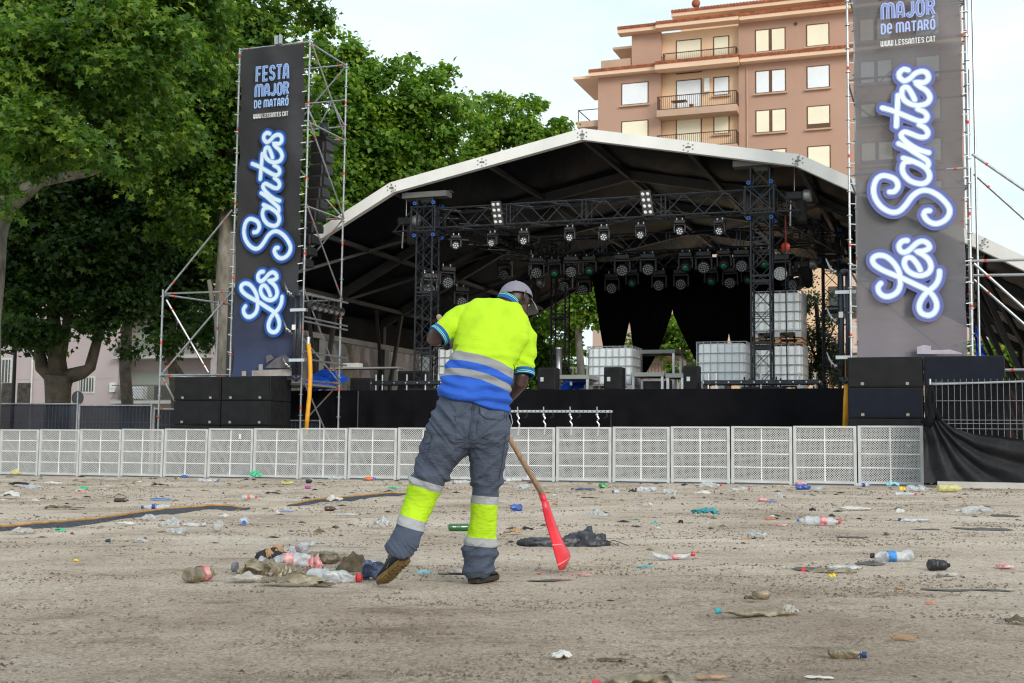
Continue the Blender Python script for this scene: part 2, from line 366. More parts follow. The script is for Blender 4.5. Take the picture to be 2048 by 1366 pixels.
ARV = [.05, 4.6, 9.1, 13.6, 18.0]
mb = MB(S); arch(mb, .05, .18, .275); mb.build('front_arch', whitealu, rf)
for v in ARV[1:]:
    mb = MB(S); arch(mb, v, .18, .26, -.05); mb.build('inner_arch', greyal, rf)
mb = MB(S)
for s in (-1, 1):
    for v in ARV: e_ = 10.6 if s > 0 else 9.75; mb.bar((s * e_, v, 4.42 if s > 0 else 4.85), (s * e_, v, gS(s * e_, v)), .2, .2)
mb.build('leg', greyal, rf)
# membrane, sagging a little between the arches
vs = []; fs = []; nu = 0; prs = []
for a, b in zip(PROF[:-1], PROF[1:]):
    for t in np.linspace(0, 1, 9)[:-1]: prs.append((a[0] + (b[0] - a[0]) * t, a[1] + (b[1] - a[1]) * t, math.sin(math.pi * t)))
prs.append((*PROF[-1], 0)); nv = 41
for i, (u, z, e) in enumerate(prs):
    for j in range(nv):
        v = .1 + 17.9 * j / (nv - 1); q_ = abs(math.sin(math.pi * (v - .05) / 4.5)); s_ = q_ * .16 * (.3 + .7 * e) + .035 * math.sin(i * 2.9 + 2) * (.3 + e) * q_
        vs.append((u, v, z - .04 - s_))
MB(S).add(vs, [(i * nv + j, i * nv + j + 1, (i + 1) * nv + j + 1, (i + 1) * nv + j) for i in range(len(prs) - 1) for j in range(nv - 1)]).build('membrane', pvc, rf, smooth=True)
for (u, z) in ((-9.0, 5.1), (-7.0, 6.15), (-5.08, 7.2), (-2.5, 7.75), (0, 8.2), (2.6, 7.7), (5.12, 7.2), (7.1, 6.15), (9, 5.1)):
    mb = MB(S); mb.bar((u, .15, z - .02), (u, 18.0, z - .02), .10, .12); mb.build('purlin', greyal, rf)
mb = MB(S)                                       # diagonal bracing inside the roof
for s in (-1, 1):
    for v in (.1, 4.6, 9.1, 13.6):
        mb.bar((s * 9, v + .2, 5.0), (s * 5.1, v + 4.4, 7.1), .08); mb.bar((s * (10.6 if s > 0 else 9.7), v + 4.5, .8), (s * 9.05, v + 4.5, 5.0), .1, .14)
        if v > 4: mb.bar((s * 5.1, v, 7.1), (s * 2.6, v, 6.6), .07); mb.bar((s * (10.6 if s > 0 else 9.7), v + .1, 2.2), (s * 9.0, v - 2.0, 5.0), .1)
mb.build('brace', greyal, rf)
mb = MB(S)                                        # corner plates with their bolts
for (u, z) in PROF[1:-1] + [(-2.6, 7.92), (2.6, 7.92)]:
    for (a, b) in ((-.11, .05), (.11, .05), (-.11, -.05), (.11, -.05), (0, .09), (0, -.09), (-.05, 0), (.05, 0)):
        mb.box(u + a - .012, u + a + .012, -.056, -.03, z - .16 + b - .012, z - .16 + b + .012)
    if abs(u) != 9: mb.box(u - .05, u + .05, -.062, -.03, z - .165, z - .135)
mb.build('bolt', mat('bolt_steel', (.18, .18, .18), .5, .5), rf)
# side wall of clear film under the left eave
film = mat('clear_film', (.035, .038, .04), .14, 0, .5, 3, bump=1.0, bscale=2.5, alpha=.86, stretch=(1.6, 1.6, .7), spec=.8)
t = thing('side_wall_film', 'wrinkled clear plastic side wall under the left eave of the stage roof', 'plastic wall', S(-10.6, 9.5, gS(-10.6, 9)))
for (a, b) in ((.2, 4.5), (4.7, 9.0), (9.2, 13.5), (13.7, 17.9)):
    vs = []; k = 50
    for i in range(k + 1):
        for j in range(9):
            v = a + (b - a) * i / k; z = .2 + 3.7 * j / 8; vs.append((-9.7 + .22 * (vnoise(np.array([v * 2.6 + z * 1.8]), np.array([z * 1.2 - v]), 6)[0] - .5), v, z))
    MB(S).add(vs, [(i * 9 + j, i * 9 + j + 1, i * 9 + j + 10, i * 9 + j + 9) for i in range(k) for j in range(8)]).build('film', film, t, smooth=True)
mb = MB(S); mb.box(-9.66, -9.54, .1, 18, 3.86, 4.02)
for v in (4.6, 9.1, 13.6, 17.95): mb.box(-9.6, -9.46, v - .07, v + .07, .2, 3.86)
mb.build('frame', mat('pale_grey_frame', (.42, .42, .41), .5, .2), t)
mb = MB(S); mb.add([(-9.78, .1, 4.0), (-9.78, 18, 4.0), (-9.78, 18, 4.88), (-9.78, .1, 4.88)], [(0, 1, 2, 3)]); mb.add([(10.62, .1, 2.6), (10.62, 18, 2.6), (10.62, 18, 4.5), (10.62, .1, 4.5)], [(0, 1, 2, 3)]); mb.build('side_valance', pvc, rf)
# ------------------------------------------------------------------ trusses
def boxtruss(mb, a, b, w=.5, h=.5, r=.024, rb=.010, seg=.5, cross=False):   # a, b centre-line ends in stage frame
    a = Vector(a); b = Vector(b); d = b - a; Ln = d.length; d.normalize(); up = Vector((0, 0, 1)) if abs(d.z) < .9 else Vector((0, 1, 0))
    x = d.cross(up).normalized(); y = x.cross(d).normalized(); C4 = [(-1, -1), (1, -1), (1, 1), (-1, 1)]
    ch = [x * (sx * w / 2) + y * (sy * h / 2) for sx, sy in C4]
    for c in ch: mb.tube([a + c, b + c], r, 6)
    n = max(1, round(Ln / seg))
    for k in range(4):
        c0, c1 = ch[k], ch[(k + 1) % 4]
        for i in range(n):
            p = a + d * (Ln * i / n); q = a + d * (Ln * (i + 1) / n)
            if cross: mb.bar(p + c0, q + c1, rb * 1.7); mb.bar(p + c1, q + c0, rb * 1.7)
            elif i % 2 == 0: mb.bar(p + c0, q + c1, rb * 2)
            else: mb.bar(p + c1, q + c0, rb * 2)
        m_ = max(1, round(Ln / 2.0))
        for i in range(m_ + 1):
            for e in (-.05, .05):
                p = a + d * min(max(Ln * i / m_ + e, .01), Ln - .01); mb.bar(p + c0, p + c1, rb * 2.2)
def towertruss(name, label, u, v, z0, z1):
    t = thing(name, label, 'truss tower', S(u, v, z0), 'black truss towers of the lighting rig')
    mb = MB(S); boxtruss(mb, (u, v, z0), (u, v, z1), .44, .44, .027, .0075, .46, True); mb.build('mast', truss_m, t)
    mb = MB(S)
    for z in np.arange(z0 + .95, z1 - .6, 1.55):
        mb.box(u - .24, u + .24, v - .245, v - .225, z, z + .05); mb.box(u - .24, u + .24, v - .245, v - .225, z + .12, z + .17)
        mb.box(u - .24, u + .24, v + .225, v + .245, z, z + .12)
    mb.build('collar_plate', blackm, t)
    mb = MB(S); mb.box(u - .42, u + .42, v - .42, v + .42, z0, z0 + .07)
    for a in (-1, 1):
        for b in (-1, 1): mb.tube([(u + a * .36, v + b * .36, z0 - .02), (u + a * .36, v + b * .36, z0 + .3)], .02, 6)
    mb.build('base_plate', blackm, t)
    zq = z1; mb = MB(S); mb.box(u - .62, u + .62, v - .30, v + .06, z1 - .02, z1 + .12); mb.box(u - .16, u + .16, v - .1, v + .1, z1 - .1, z1 + .17); mb.box(u - .66, u + .66, v - .1, v + .1, z1 + .13, z1 + .15)
    mb.build('head_beam', mat('head_beam_grey', (.16, .16, .16), .6, .3), t)
    return t
TV = .5; ZT, ZB = 6.72, 6.22
bluep = mat('blue_polyurethane_wheel', (.03, .12, .42), .5)
TW = [towertruss('truss_tower', 'front left truss tower left of the sweeping man', -4.28, TV, 2.06, 7.05),
      towertruss('truss_tower', 'front right truss tower standing before the stacked white tanks', 4.22, TV, 2.06, 7.3),
      towertruss('truss_tower', 'rear left truss tower seen past the sweeping man\'s cap', -2.9, 7.4, 2.06, 7.0),
      towertruss('truss_tower', 'rear right truss tower outlined against the pale building', 5.15, 7.4, 2.06, 7.6)]
def sleeve(u, v, label):
    t = thing('sleeve_block', label, 'truss sleeve', S(u, v, 6.2), 'sleeve blocks where trusses meet the towers')
    mb = MB(S)
    for a in (-.33, .33):
        for b in (-.33, .33): mb.tube([(u + a, v + b, 6.12), (u + a, v + b, 6.8)], .024, 6)
    for z in (6.15, 6.77):
        for b in (-.33, .33): mb.tube([(u - .36, v + b, z), (u + .36, v + b, z)], .022, 6)
        for a in (-.33, .33): mb.tube([(u + a, v - .36, z), (u + a, v + .36, z)], .022, 6)
    mb.bar((u - .3, v - .33, 6.2), (u + .3, v - .33, 6.74), .02); mb.bar((u + .3, v - .33, 6.2), (u - .3, v - .33, 6.74), .02)
    mb.build('frame', truss_m, t)
    for a in (-.26, .26):
        for z in (6.05, 6.88):
            for b in (-.28, .28):
                w_ = MB(S); w_.lathe([(.022, -.025), (.048, -.025), (.048, .025), (.022, .025)], 12, (u + a, v + b, z), (0, 1, 0), caps=False); w_.build('wheel', bluep, t)
sleeve(-4.28, TV, 'open frame block with blue wheels around the front left truss tower')
sleeve(4.22, TV, 'open frame block with blue wheels around the front right truss tower')
sleeve(5.15, 7.4, 'open frame block around the rear right truss tower')
def truss(label, a, b, grp='horizontal lighting trusses'):
    mb = MB(S); boxtruss(mb, a, b); c = (Vector(a) + Vector(b)) / 2
    return tag(mb.build('lighting_truss', truss_m, org=S(*c)), label, 'lighting truss', grp)
ZC = (ZT + ZB) / 2
truss('front lighting truss spanning between the two front towers with blinders on it', (-3.95, TV, ZC), (3.9, TV, ZC))
truss('middle lighting truss behind the front one carrying the big wash lights', (-2.9, 5.2, ZC - .06), (4.9, 5.2, ZC - .06))
truss('rear lighting truss above the black drapes', (-2.6, 7.4, ZC - .2), (4.85, 7.4, ZC - .2))
truss('left side truss running back from the front left tower', (-4.28, TV + .4, ZC), (-3.0, 7.1, ZC))
truss('right side truss running back from the front right tower', (4.22, TV + .4, ZC), (5.1, 7.1, ZC))
def wing(u, s, label):
    mb = MB(S)
    for v in (TV - .25, TV + .25):
        mb.tube([(u + s * .33, v, 6.74), (u + s * .86, v, 6.18)], .02, 6); mb.tube([(u + s * .33, v, 6.18), (u + s * .9, v, 6.18)], .022, 6); mb.tube([(u + s * .6, v, 6.18), (u + s * .6, v, 6.46)], .014, 6)
    mb.tube([(u + s * .88, TV - .27, 6.18), (u + s * .88, TV + .27, 6.18)], .02, 6)
    tag(mb.build('truss_bracket', truss_m), label, 'bracket', 'triangular end brackets of the front truss')
wing(-4.28, -1, 'triangular bracket sticking out left of the front left tower'); wing(4.22, 1, 'triangular bracket sticking out right of the front right tower')
# chain hoists
def hoist(u, v, z, label, dx=0):
    t = thing('chain_hoist', label, 'chain hoist', S(u, v, z), 'electric chain hoists at the rig')
    MB(S).box(u - .2, u + .2, v - .13, v + .13, z, z + .2).build('motor', blackm, t, bevel=.03)
    mb = MB(S); mb.lathe([(.13, -.1), (.15, -.05), (.15, .05), (.13, .1)], 14, (u + .3, v, z + .1), (1, 0, 0)); mb.build('gearbox', mat('worn_alu', (.35, .35, .36), .4, .6), t, smooth=True)
    mb = MB(S); mb.tube([(u, v, z + .2), (u, v, z + 1.1)], .012, 5); mb.tube([(u - .08, v, z), (u - .1, v, z - .6)], .02, 5); mb.build('chain', alu, t)
    mb = MB(S); mb.lathe([(.1, 0), (.13, -.15), (.12, -.5), (.02, -.55)], 10, (u + .16, v, z), (0, 0, 1)); mb.build('chain_bag', mat('chain_bag_black', (.02, .02, .02), .9), t)
hoist(-5.0, TV + .2, 6.42, 'black chain hoist at the left end of the front truss'); hoist(4.95, TV + .2, 6.5, 'black chain hoist at the right end of the front truss')
hoist(-3.55, 6.5, 5.5, 'chain hoist hanging inside the left part of the rig'); hoist(4.55, 5.6, 5.6, 'chain hoist hanging inside the right part of the rig')
# red status lamp on the right
mb = MB(S); mb.lathe([(.0, -.07), (.06, -.06), (.1, 0), (.1, .04), (.03, .08)], 14, (4.72, .9, 5.45), (0, -1, 0)); mb.tube([(4.72, .9, 5.5), (4.72, .9, 6.2)], .012, 6)
tag(mb.build('red_hook_block', mat('red_enamel', (.6, .05, .03), .35)), 'red round hook block hanging beside the front right tower', 'hook block')
# ------------------------------------------------------------------ lamps (hung heads)
headm = mat('lamp_housing_black', (.03, .03, .033), .42, 0, .3, 8, spec=.5)
lensm = mat('lamp_lens', (.50, .55, .60), .12, .3, .3, 40, spec=.9); lensd = mat('dark_lens', (.05, .06, .07), .08, .2, .3, 20, spec=.9); lensg = mat('green_coated_lens', (.03, .34, .18), .08, .2, .3, 20, spec=.9)
ledw = mat('white_led_lens', (.75, .78, .8), .2, 0, .1, 30, spec=.8)
def head(kind, name='moving_head'):
    t = thing(name, 'x', 'stage light', (0, 0, 0))
    k = {'small': .66, 'wash': 1.12, 'spot': 1.0, 'pale': 1.2}[kind]
    MB().box(-.19 * k, .19 * k, -.15 * k, .15 * k, -.17 * k, -.05 * k).build('base', headm, t, bevel=.02)
    mb = MB(); mb.tube([(-.1 * k, 0, -.05 * k), (-.1 * k, 0, .03)], .02, 6); mb.tube([(.1 * k, 0, -.05 * k), (.1 * k, 0, .03)], .02, 6); mb.build('clamp', alu, t)
    mb = MB(); mb.box(-.21 * k, .21 * k, -.08 * k, .08 * k, -.22 * k, -.17 * k); mb.box(-.215 * k, -.165 * k, -.07 * k, .07 * k, -.5 * k, -.22 * k); mb.box(.165 * k, .215 * k, -.07 * k, .07 * k, -.5 * k, -.22 * k); mb.build('yoke', headm, t, bevel=.012)
    # head aims out and down, towards the audience (-y)
    ax = Vector((0, -1, -.35)) if kind != 'spot' else Vector((.0, -.75, -.75)); ax.normalize(); c = Vector((0, 0, -.42 * k)); r = .155 * k
    mb = MB(); mb.lathe([(r * .5, -.2 * k), (r * .85, -.17 * k), (r, -.05 * k), (r, .09 * k), (r * .93, .11 * k)], 18, c, ax); hd = mb.build('head', headm, t, smooth=True)
    if kind == 'spot':
        mb = MB(); mb.lathe([(r * .62, .108 * k), (r * .55, .13 * k), (.002, .14 * k)], 16, c, ax); mb.build('lens', lensg, hd, smooth=True)
    else:
        mb = MB(); mb.lathe([(r * .9, .112 * k), (.002, .114 * k)], 18, c, ax); mb.build('lens', lensd if kind != 'pale' else ledw, hd)
        x = ax.orthogonal().normalized(); y = ax.cross(x); mb = MB(); rr = r * (.13 if kind != 'small' else .2)
        rings = [(0, 1), (.36, 6), (.7, 12)] if kind != 'small' else [(0, 1), (.55, 6)]
        for q, nn in rings:
            for j in range(nn):
                a = 2 * math.pi * j / nn; p = c + ax * (.117 * k) + (x * math.cos(a) + y * math.sin(a)) * r * q; mb.lathe([(rr, 0), (rr * .6, .008), (.001, .01)], 8, p, ax)
        mb.build('emitter', lensm if kind != 'small' else ledw, hd)
    return t
protos = {}
def lamp(kind, px, py, v, label, grp, ztop=None, yaw=0):
    u, z = uz(px, py, v); off = {'small': .26, 'wash': .42, 'spot': .45, 'pale': .45}[kind]
    loc = S(u, v, (z + off))
    if kind not in protos:
        t = head(kind); index_children(); autosplit([c for c in bpy.data.objects if c.parent == t]); protos[kind] = t; index_children(); t.location = loc; t.rotation_euler = (0, 0, TH + yaw); t['label'] = label; t['group'] = grp; return t
    return clone(protos[kind], loc, (0, 0, TH + yaw), label, grp)
G1 = 'small moving heads under the front truss'
for i, (x, y) in enumerate(((912, 489), (985, 484), (1048, 480), (1140, 473), (1208, 472), (1282, 468), (1359, 460), (1440, 460))):
    lamp('small', x, y, TV - .02, ['leftmost small moving head under the front truss', 'small moving head directly below the left blinder', 'small moving head right of the one under the left blinder', 'fourth small moving head from the left on the front truss',
        'small moving head under the middle of the front truss', 'small moving head below the right blinder', 'small moving head between the right blinder and the front right tower', 'rightmost small moving head under the front truss'][i], G1, yaw=(.25, -.2, .1, 0, .1, -.1, .2, -.25)[i])
G2 = 'big round wash lights under the middle truss'
for i, x in enumerate((1073, 1143, 1245, 1297, 1408, 1484)):
    lamp('wash', x, (541, 539, 536, 534, 530, 527)[i], 5.2, ['leftmost big wash light of the middle row', 'second big wash light from the left in the middle row', 'big wash light above the left edge of the drapes', 'big wash light in the centre of the middle row', 'big wash light right of centre in the middle row', 'big wash light of the middle row just left of the front right tower'][i], G2, yaw=(.3, .2, .15, .1, .1, .05)[i])
G3 = 'spot heads between the wash lights of the middle truss'
for i, (x, y) in enumerate(((1110, 546), (1180, 541), (1372, 534), (1449, 530), (1530, 528))):
    lamp('spot', x, y, 5.25, ['leftmost spot head of the middle row', 'spot head near the top left of the drapes', 'spot head with green lens over the gap of the drapes', 'spot head with green lens between two wash lights right of centre', 'spot head with green lens behind the front right tower'][i], G3)
G4 = 'lights of the rear row in front of the drapes'
for i, (k, x, y) in enumerate((('wash', 1225, 572), ('spot', 1265, 566), ('wash', 1319, 566), ('wash', 1363, 564), ('spot', 1423, 562), ('wash', 1461, 561), ('spot', 1497, 560), ('wash', 1010, 545), ('wash', 1168, 575), ('wash', 1130, 568))):
    lamp(k, x, y, 7.3, ['leftmost rear wash light before the drapes', 'rear spot head left of centre before the drapes', 'rear wash light left of the centre of the drapes', 'rear wash light at the centre of the drapes', 'rear spot head right of centre before the drapes', 'rear wash light right of centre before the drapes', 'rear spot head next to the front right tower', 'dark wash light hanging left of the man\'s cap', 'dark wash light hanging just left of the drapes', 'dark wash light hanging over the trees left of the drapes'][i], G4)
lamp('pale', 1562, 541, 3.0, 'big wash light with pale blue lens right of the front right tower', 'side lights on the right of the rig')
lamp('wash', 1592, 565, 4.4, 'dark side wash light right of the pale blue lens', 'side lights on the right of the rig', yaw=-.7)
lamp('wash', 1580, 590, 5.2, 'lowest dark side light at the right edge of the drapes', 'side lights on the right of the rig', yaw=-.9)
lamp('wash', 857, 575, 1.4, 'dark wash light clamped to the front left tower', 'side lights on the left of the rig', yaw=.6)
lamp('wash', 893, 560, 3.2, 'dark side light hanging right of the front left tower', 'side lights on the left of the rig', yaw=.8)
lamp('wash', 920, 600, 4.4, 'lowest dark side light left of the man\'s shoulder', 'side lights on the left of the rig', yaw=.9)
# blinders: eight lamp panels
def blinder(px, py, label):
    u, z = uz(px, py, TV - .35); t = thing('blinder', label, 'blinder', S(u, TV - .35, z), 'eight lamp blinder panels on the front truss')
    def T(x, y, zz):                       # panel tilted a little in its plane
        a = R(9); return S(u + x * math.cos(a) + zz * math.sin(-a) * -1 * -1, TV - .35 + y, z + x * math.sin(a) * 0 + zz)
    MB(T).box(-.13, .13, -.05, .06, -.31, .31).build('housing', headm, t, bevel=.015)
    mb = MB(T)
    for i in (-.062, .062):
        for j in range(4): mb.lathe([(.043, 0), (.036, -.02), (.001, -.028)], 12, (i, -.052, -.22 + j * .147), (0, 1, 0))
    mb.build('lamp', mat('frosted_lamp_glass', (.72, .70, .66), .3, 0, .15, 20, spec=.7), t)
    mb = MB(T); mb.box(-.16, -.14, -.03, .3, -.03, .03); mb.box(.14, .16, -.03, .3, -.03, .03); mb.build('bracket', headm, t)
blinder(995, 427, 'eight lamp blinder on the left half of the front truss'); blinder(1294, 407, 'eight lamp blinder on the middle of the front truss')
# cables looped along the trusses
cabm = mat('black_cable', (.012, .012, .012), .6)
def cable(pts, r, label, v=None):
    mb = MB(S); P_ = []
    for a, b in zip(pts[:-1], pts[1:]):
        for t in np.linspace(0, 1, 7)[:-1]:
            s_ = math.sin(math.pi * t); P_.append((a[0] + (b[0] - a[0]) * t, a[1] + (b[1] - a[1]) * t, a[2] + (b[2] - a[2]) * t - s_ * .09 * (Vector(b) - Vector(a)).length))
    P_.append(pts[-1]); mb.tube(P_, r, 6); tag(mb.build('cable', cabm), label, 'cable', 'cables of the lighting rig')
cable([(-3.5 + i * .9, 5.3, 6.1 + .1 * (i % 2)) for i in range(9)], .03, 'thick black cable sagging along the middle truss')
cable([(-3.2 + i * .8, 7.5, 5.95 + .12 * (i % 3)) for i in range(10)], .035, 'thick black cable sagging along the rear truss')
cable([(4.75, .5, 6.1), (4.78, .5, 2.2)], .014, 'thin black cable hanging right of the front right tower')
cable([(-3.7 + i * .95, TV + .1, 6.72) for i in range(9)], .018, 'thin black cable lying along the front truss')
# drape
drape = mat('black_drape', (.004, .004, .005), .95, 0, .3, 3, spec=.05)
def uvp(px, py, v=8.0): return uz(px, py, v)
def curtain(tops, bots, label):
    n = 26; vs = []; m_ = 12
    for i in range(n + 1):
        t = i / n; tx = tops[0][0] + (tops[1][0] - tops[0][0]) * t
        for j in range(m_ + 1):
            s_ = j / m_
            xs0 = np.interp(s_, [q[2] for q in bots], [q[0] for q in bots]); xs1 = np.interp(s_, [q[2] for q in bots], [q[1] for q in bots])
            u = xs0 + (xs1 - xs0) * t; z = tops[0][1] + (bots[-1][3] - tops[0][1]) * s_
            vs.append((u, 8.0 + .05 * math.sin(t * 40) + .02 * math.sin(t * 23 + s_ * 3), z))
    k = m_ + 1; mb = MB(S); mb.add(vs, [(i * k + j, i * k + j + 1, i * k + j + k + 1, i * k + j + k) for i in range(n) for j in range(m_)])
    tag(mb.build('stage_drape', drape, smooth=True), label, 'drape', 'black drapes at the back of the stage')
def cu(lst, zb):     # list of (y, xleft, xright)
    ztop = uz(1300, 520, 8.0)[1]; out = []
    for (y, a, b) in lst:
        ua, za = uz(a, y, 8.0); ub, _ = uz(b, y, 8.0); out.append((ua, ub, (ztop - za) / (ztop - zb), zb))
    out[0] = (out[0][0], out[0][1], 0, zb)
    return ((out[0][0], ztop), (out[0][1], ztop)), out
for lst, lab in (([(520, 1180, 1259), (640, 1197, 1259), (655, 1199, 1256), (700, 1207, 1246)], 'leftmost black drape with a narrow gathered foot'),
                 ([(520, 1256, 1346), (622, 1256, 1346), (700, 1266, 1318), (745, 1275, 1292)], 'black drape gathered to a point left of the widest gap'),
                 ([(520, 1343, 1459), (622, 1343, 1459), (672, 1366, 1458), (740, 1400, 1440)], 'black drape right of the widest gap, behind the middle white tank'),
                 ([(520, 1455, 1592), (672, 1457, 1576), (740, 1480, 1566)], 'rightmost black drape behind the stacked white tanks')):
    zb = uz(1300, lst[-1][0], 8.0)[1]; tops, bots = cu(lst, zb); curtain(tops, bots, lab)
# ------------------------------------------------------------------ tanks
plast = mat('white_tank_plastic', (.80, .85, .88), .45, 0, .06, 2, alpha=.97, spec=.4); cage = mat('tank_cage_steel', (.45, .46, .47), .45, .6); wood = mat('pallet_wood', (.42, .24, .12), .8, 0, .3, 9)
def ibc():
    t = thing('tank', 'x', 'water tank', (0, 0, 0)); W, D_, H = .6, .5, 1.0
    mb = MB(); mb.box(-W + .03, W - .03, -D_ + .03, D_ - .03, .14, H + .1)
    b = mb.build('container', plast, t, bevel=.07)
    mb = MB(); mb.lathe([(.09, H + .1), (.09, H + .14), (.02, H + .15)], 14); mb.build('lid', blackm, t)
    mb = MB()
    for z in (.16, .40, .63, .86, H + .13): 
        for y in (-D_, D_): mb.tube([(-W, y, z), (W, y, z)], .011, 6)
        for x in (-W, W): mb.tube([(x, -D_, z), (x, D_, z)], .011, 6)
    for i in range(8):
        x = -W + 2 * W * i / 7
        for y in (-D_, D_): mb.tube([(x, y, .1), (x, y, H + .13)], .009, 6)
    for i in range(1, 6):
        y = -D_ + 2 * D_ * i / 6
        for x in (-W, W): mb.tube([(x, y, .1), (x, y, H + .13)], .009, 6)
    mb.build('cage', cage, t)
    mb = MB()
    for x in (-.52, 0, .52): mb.box(x - .07, x + .07, -D_, D_, 0, .12)
    mb.box(-W, W, -D_, D_, .12, .14); mb.build('pallet', cage, t)
    return t
tk = ibc(); index_children(); autosplit([c for c in bpy.data.objects if c.parent == tk]); index_children()
def place_ibc(px, py, v, label, first=False, dz=0, yaw=.0):
    u, z = uz(px, py, v); loc = S(u, v, z + dz)
    if first: tk.location = loc; tk.rotation_euler = (0, 0, TH + yaw); tk['label'] = label; tk['group'] = 'caged white water tanks on the stage'; return tk
    return clone(tk, loc, (0, 0, TH + yaw), label, 'caged white water tanks on the stage')
place_ibc(1229, 783, 2.6, 'caged white water tank behind the black monitor left of the stage centre', True)
place_ibc(1450, 779, 1.9, 'caged white water tank standing left of the front right truss tower')
u0, z0_ = uz(1562, 783, 2.6)
place_ibc(1562, 783, 2.6, 'lower caged white tank of the stack of two behind the front right tower')
clone(tk, S(u0 - .03, 2.6, z0_ + 1.30), (0, 0, TH), 'upper caged white tank on the wooden pallet of the stack of two', 'caged white water tanks on the stage')
mb = MB(S); 
for z in (1.16, 1.25): 
    for i in range(7): mb.box(u0 - .6 + i * .17, u0 - .6 + i * .17 + .12, 2.08, 3.12, z0_ + z, z0_ + z + .022)
for x in (-.58, -.06, .46): mb.box(u0 + x, u0 + x + .12, 2.1, 3.1, z0_ + 1.182, z0_ + 1.25)
tag(mb.build('pallet', wood), 'wooden pallet between the two stacked white tanks', 'pallet')
place_ibc(921, 779, 3.4, 'caged white water tank half hidden behind the man\'s left side')
# monitors
cabm2 = mat('speaker_cabinet_paint', (.012, .012, .0135), .62, 0, .3, 5, bump=.15, bscale=120, spec=.25); grille = mat('speaker_grille', (.016, .016, .018), .6, .2, .35, 3, spec=.2, bump=.5, bscale=160)
def monitor(px0, px1, pytop, pybot, v, label):
    u0, z0 = uz(px0, pybot, v); u1, _ = uz(px1, pybot, v); _, z1 = uz(px0, pytop, v); t = thing('monitor_speaker', label, 'speaker', S((u0 + u1) / 2, v + .2, z0), 'black monitor speakers at the stage edge')
    MB(S).box(u0, u1, v, v + .4, z0, z1).build('cabinet', cabm2, t, bevel=.03)
    MB(S).box(u0 + .03, u1 - .03, v - .012, v - .002, z0 + .04, z1 - .04).build('front_grille', grille, t)
    MB(S).box(u0 + .09, u0 + .17, v - .02, v - .013, z0 + .22, z0 + .32).build('handle', alu, t)
monitor(1207, 1243, 734, 781, .1, 'black monitor speaker before the left white tank'); monitor(1366, 1396, 731, 781, .3, 'black monitor speaker between the risers and the middle white tank'); monitor(1074, 1110, 735, 781, .1, 'black monitor speaker close to the man\'s right elbow')
# risers
def riser(px0, px1, pytop, v, dep, label, pybot=781):
    u0, z1 = uz(px0, pytop, v); u1, _ = uz(px1, pytop, v); t = thing('riser', label, 'stage riser', S((u0 + u1) / 2, v, 2.05), 'aluminium stage risers')
    MB(S).box(u0, u1, v, v + dep, z1 - .1, z1).build('top', mat('riser_grey', (.33, .34, .33), .6, .2), t)
    for x in (u0 + .05, u1 - .05):
        for y in (v + .05, v + dep - .05): MB(S).box(x - .03, x + .03, y - .03, y + .03, 2.05, z1 - .1).build('leg', alu, t)
riser(1215, 1350, 701, 4.4, 1.0, 'tall grey riser behind the left white tank'); riser(1262, 1328, 745, 1.6, 1.0, 'low grey riser right of the left white tank'); riser(1331, 1368, 747, 1.5, 1.0, 'low grey riser behind the middle monitor speaker'); riser(1112, 1178, 750, 1.2, 1.2, 'low grey riser left of the left white tank')
MB(S)
t = thing('flight_case', 'low dark flight case under the low risers', 'flight case', S(2.1, 2.3, 2.05)); u0, _ = uz(1286, 775, 1.9); u1, _ = uz(1336, 775, 1.9)
MB(S).box(u0, u1, 1.9, 2.4, 2.05, 2.4).build('body', blackm, t, bevel=.01); mb = MB(S); mb.box(u0 - .01, u1 + .01, 1.89, 1.9, 2.37, 2.41); mb.build('edge', alu, t)
# tall silver duct
u, _ = uz(1117, 780, 4.0); t = thing('silver_post', 'upright silver tube standing behind the low riser right of the man', 'post', S(u, 4, 2.05))
mb = MB(S); mb.tube([(u, 4, 2.05), (u, 4, 3.38)], .085, 14); mb.build('tube', alu, t, smooth=True); mb = MB(S); mb.tube([(u, 4, 3.38), (u, 4, 3.42)], .1, 14); mb.tube([(u, 4, 2.05), (u, 4, 2.12)], .16, 14); mb.build('collar', alu, t)
# truss bars lying on the deck edge
def floorbar(px0, px1, py, v, label):
    u0, z = uz(px0, py, v); u1, _ = uz(px1, py, v); t = thing('floor_truss', label, 'truss', S((u0 + u1) / 2, v, z), 'truss bases lying on the stage edge')
    mb = MB(S); mb.box(u0, u1, v - .06, v + .06, z - .04, z + .06); mb.box(u0, u1, v + .35, v + .47, z - .04, z + .06); mb.build('beam', truss_m, t, bevel=.01)
    mb = MB(S); k = int((u1 - u0) / .28)
    for i in range(k + 1):
        x = u0 + (u1 - u0) * i / k
        mb.tube([(x, v - .07, z + .01), (x, v - .08, z + .01)], .018, 8)
    mb.build('pin', alu, t)
    mb = MB(S)
    for x in (u0 + .1, u0 + .28, (u0 + u1) / 2, u1 - .45, u1 - .1): mb.tube([(x, v, 2.05), (x, v, z + .22)], .02, 8); mb.tube([(x, v, 2.04), (x, v, 2.07)], .05, 8)
    mb.build('screw_foot', alu, t)
floorbar(1408, 1640, 766, .05, 'black truss base with steel pins at the foot of the front right tower'); floorbar(745, 884, 767, .05, 'black truss base with steel screw feet left of the man')
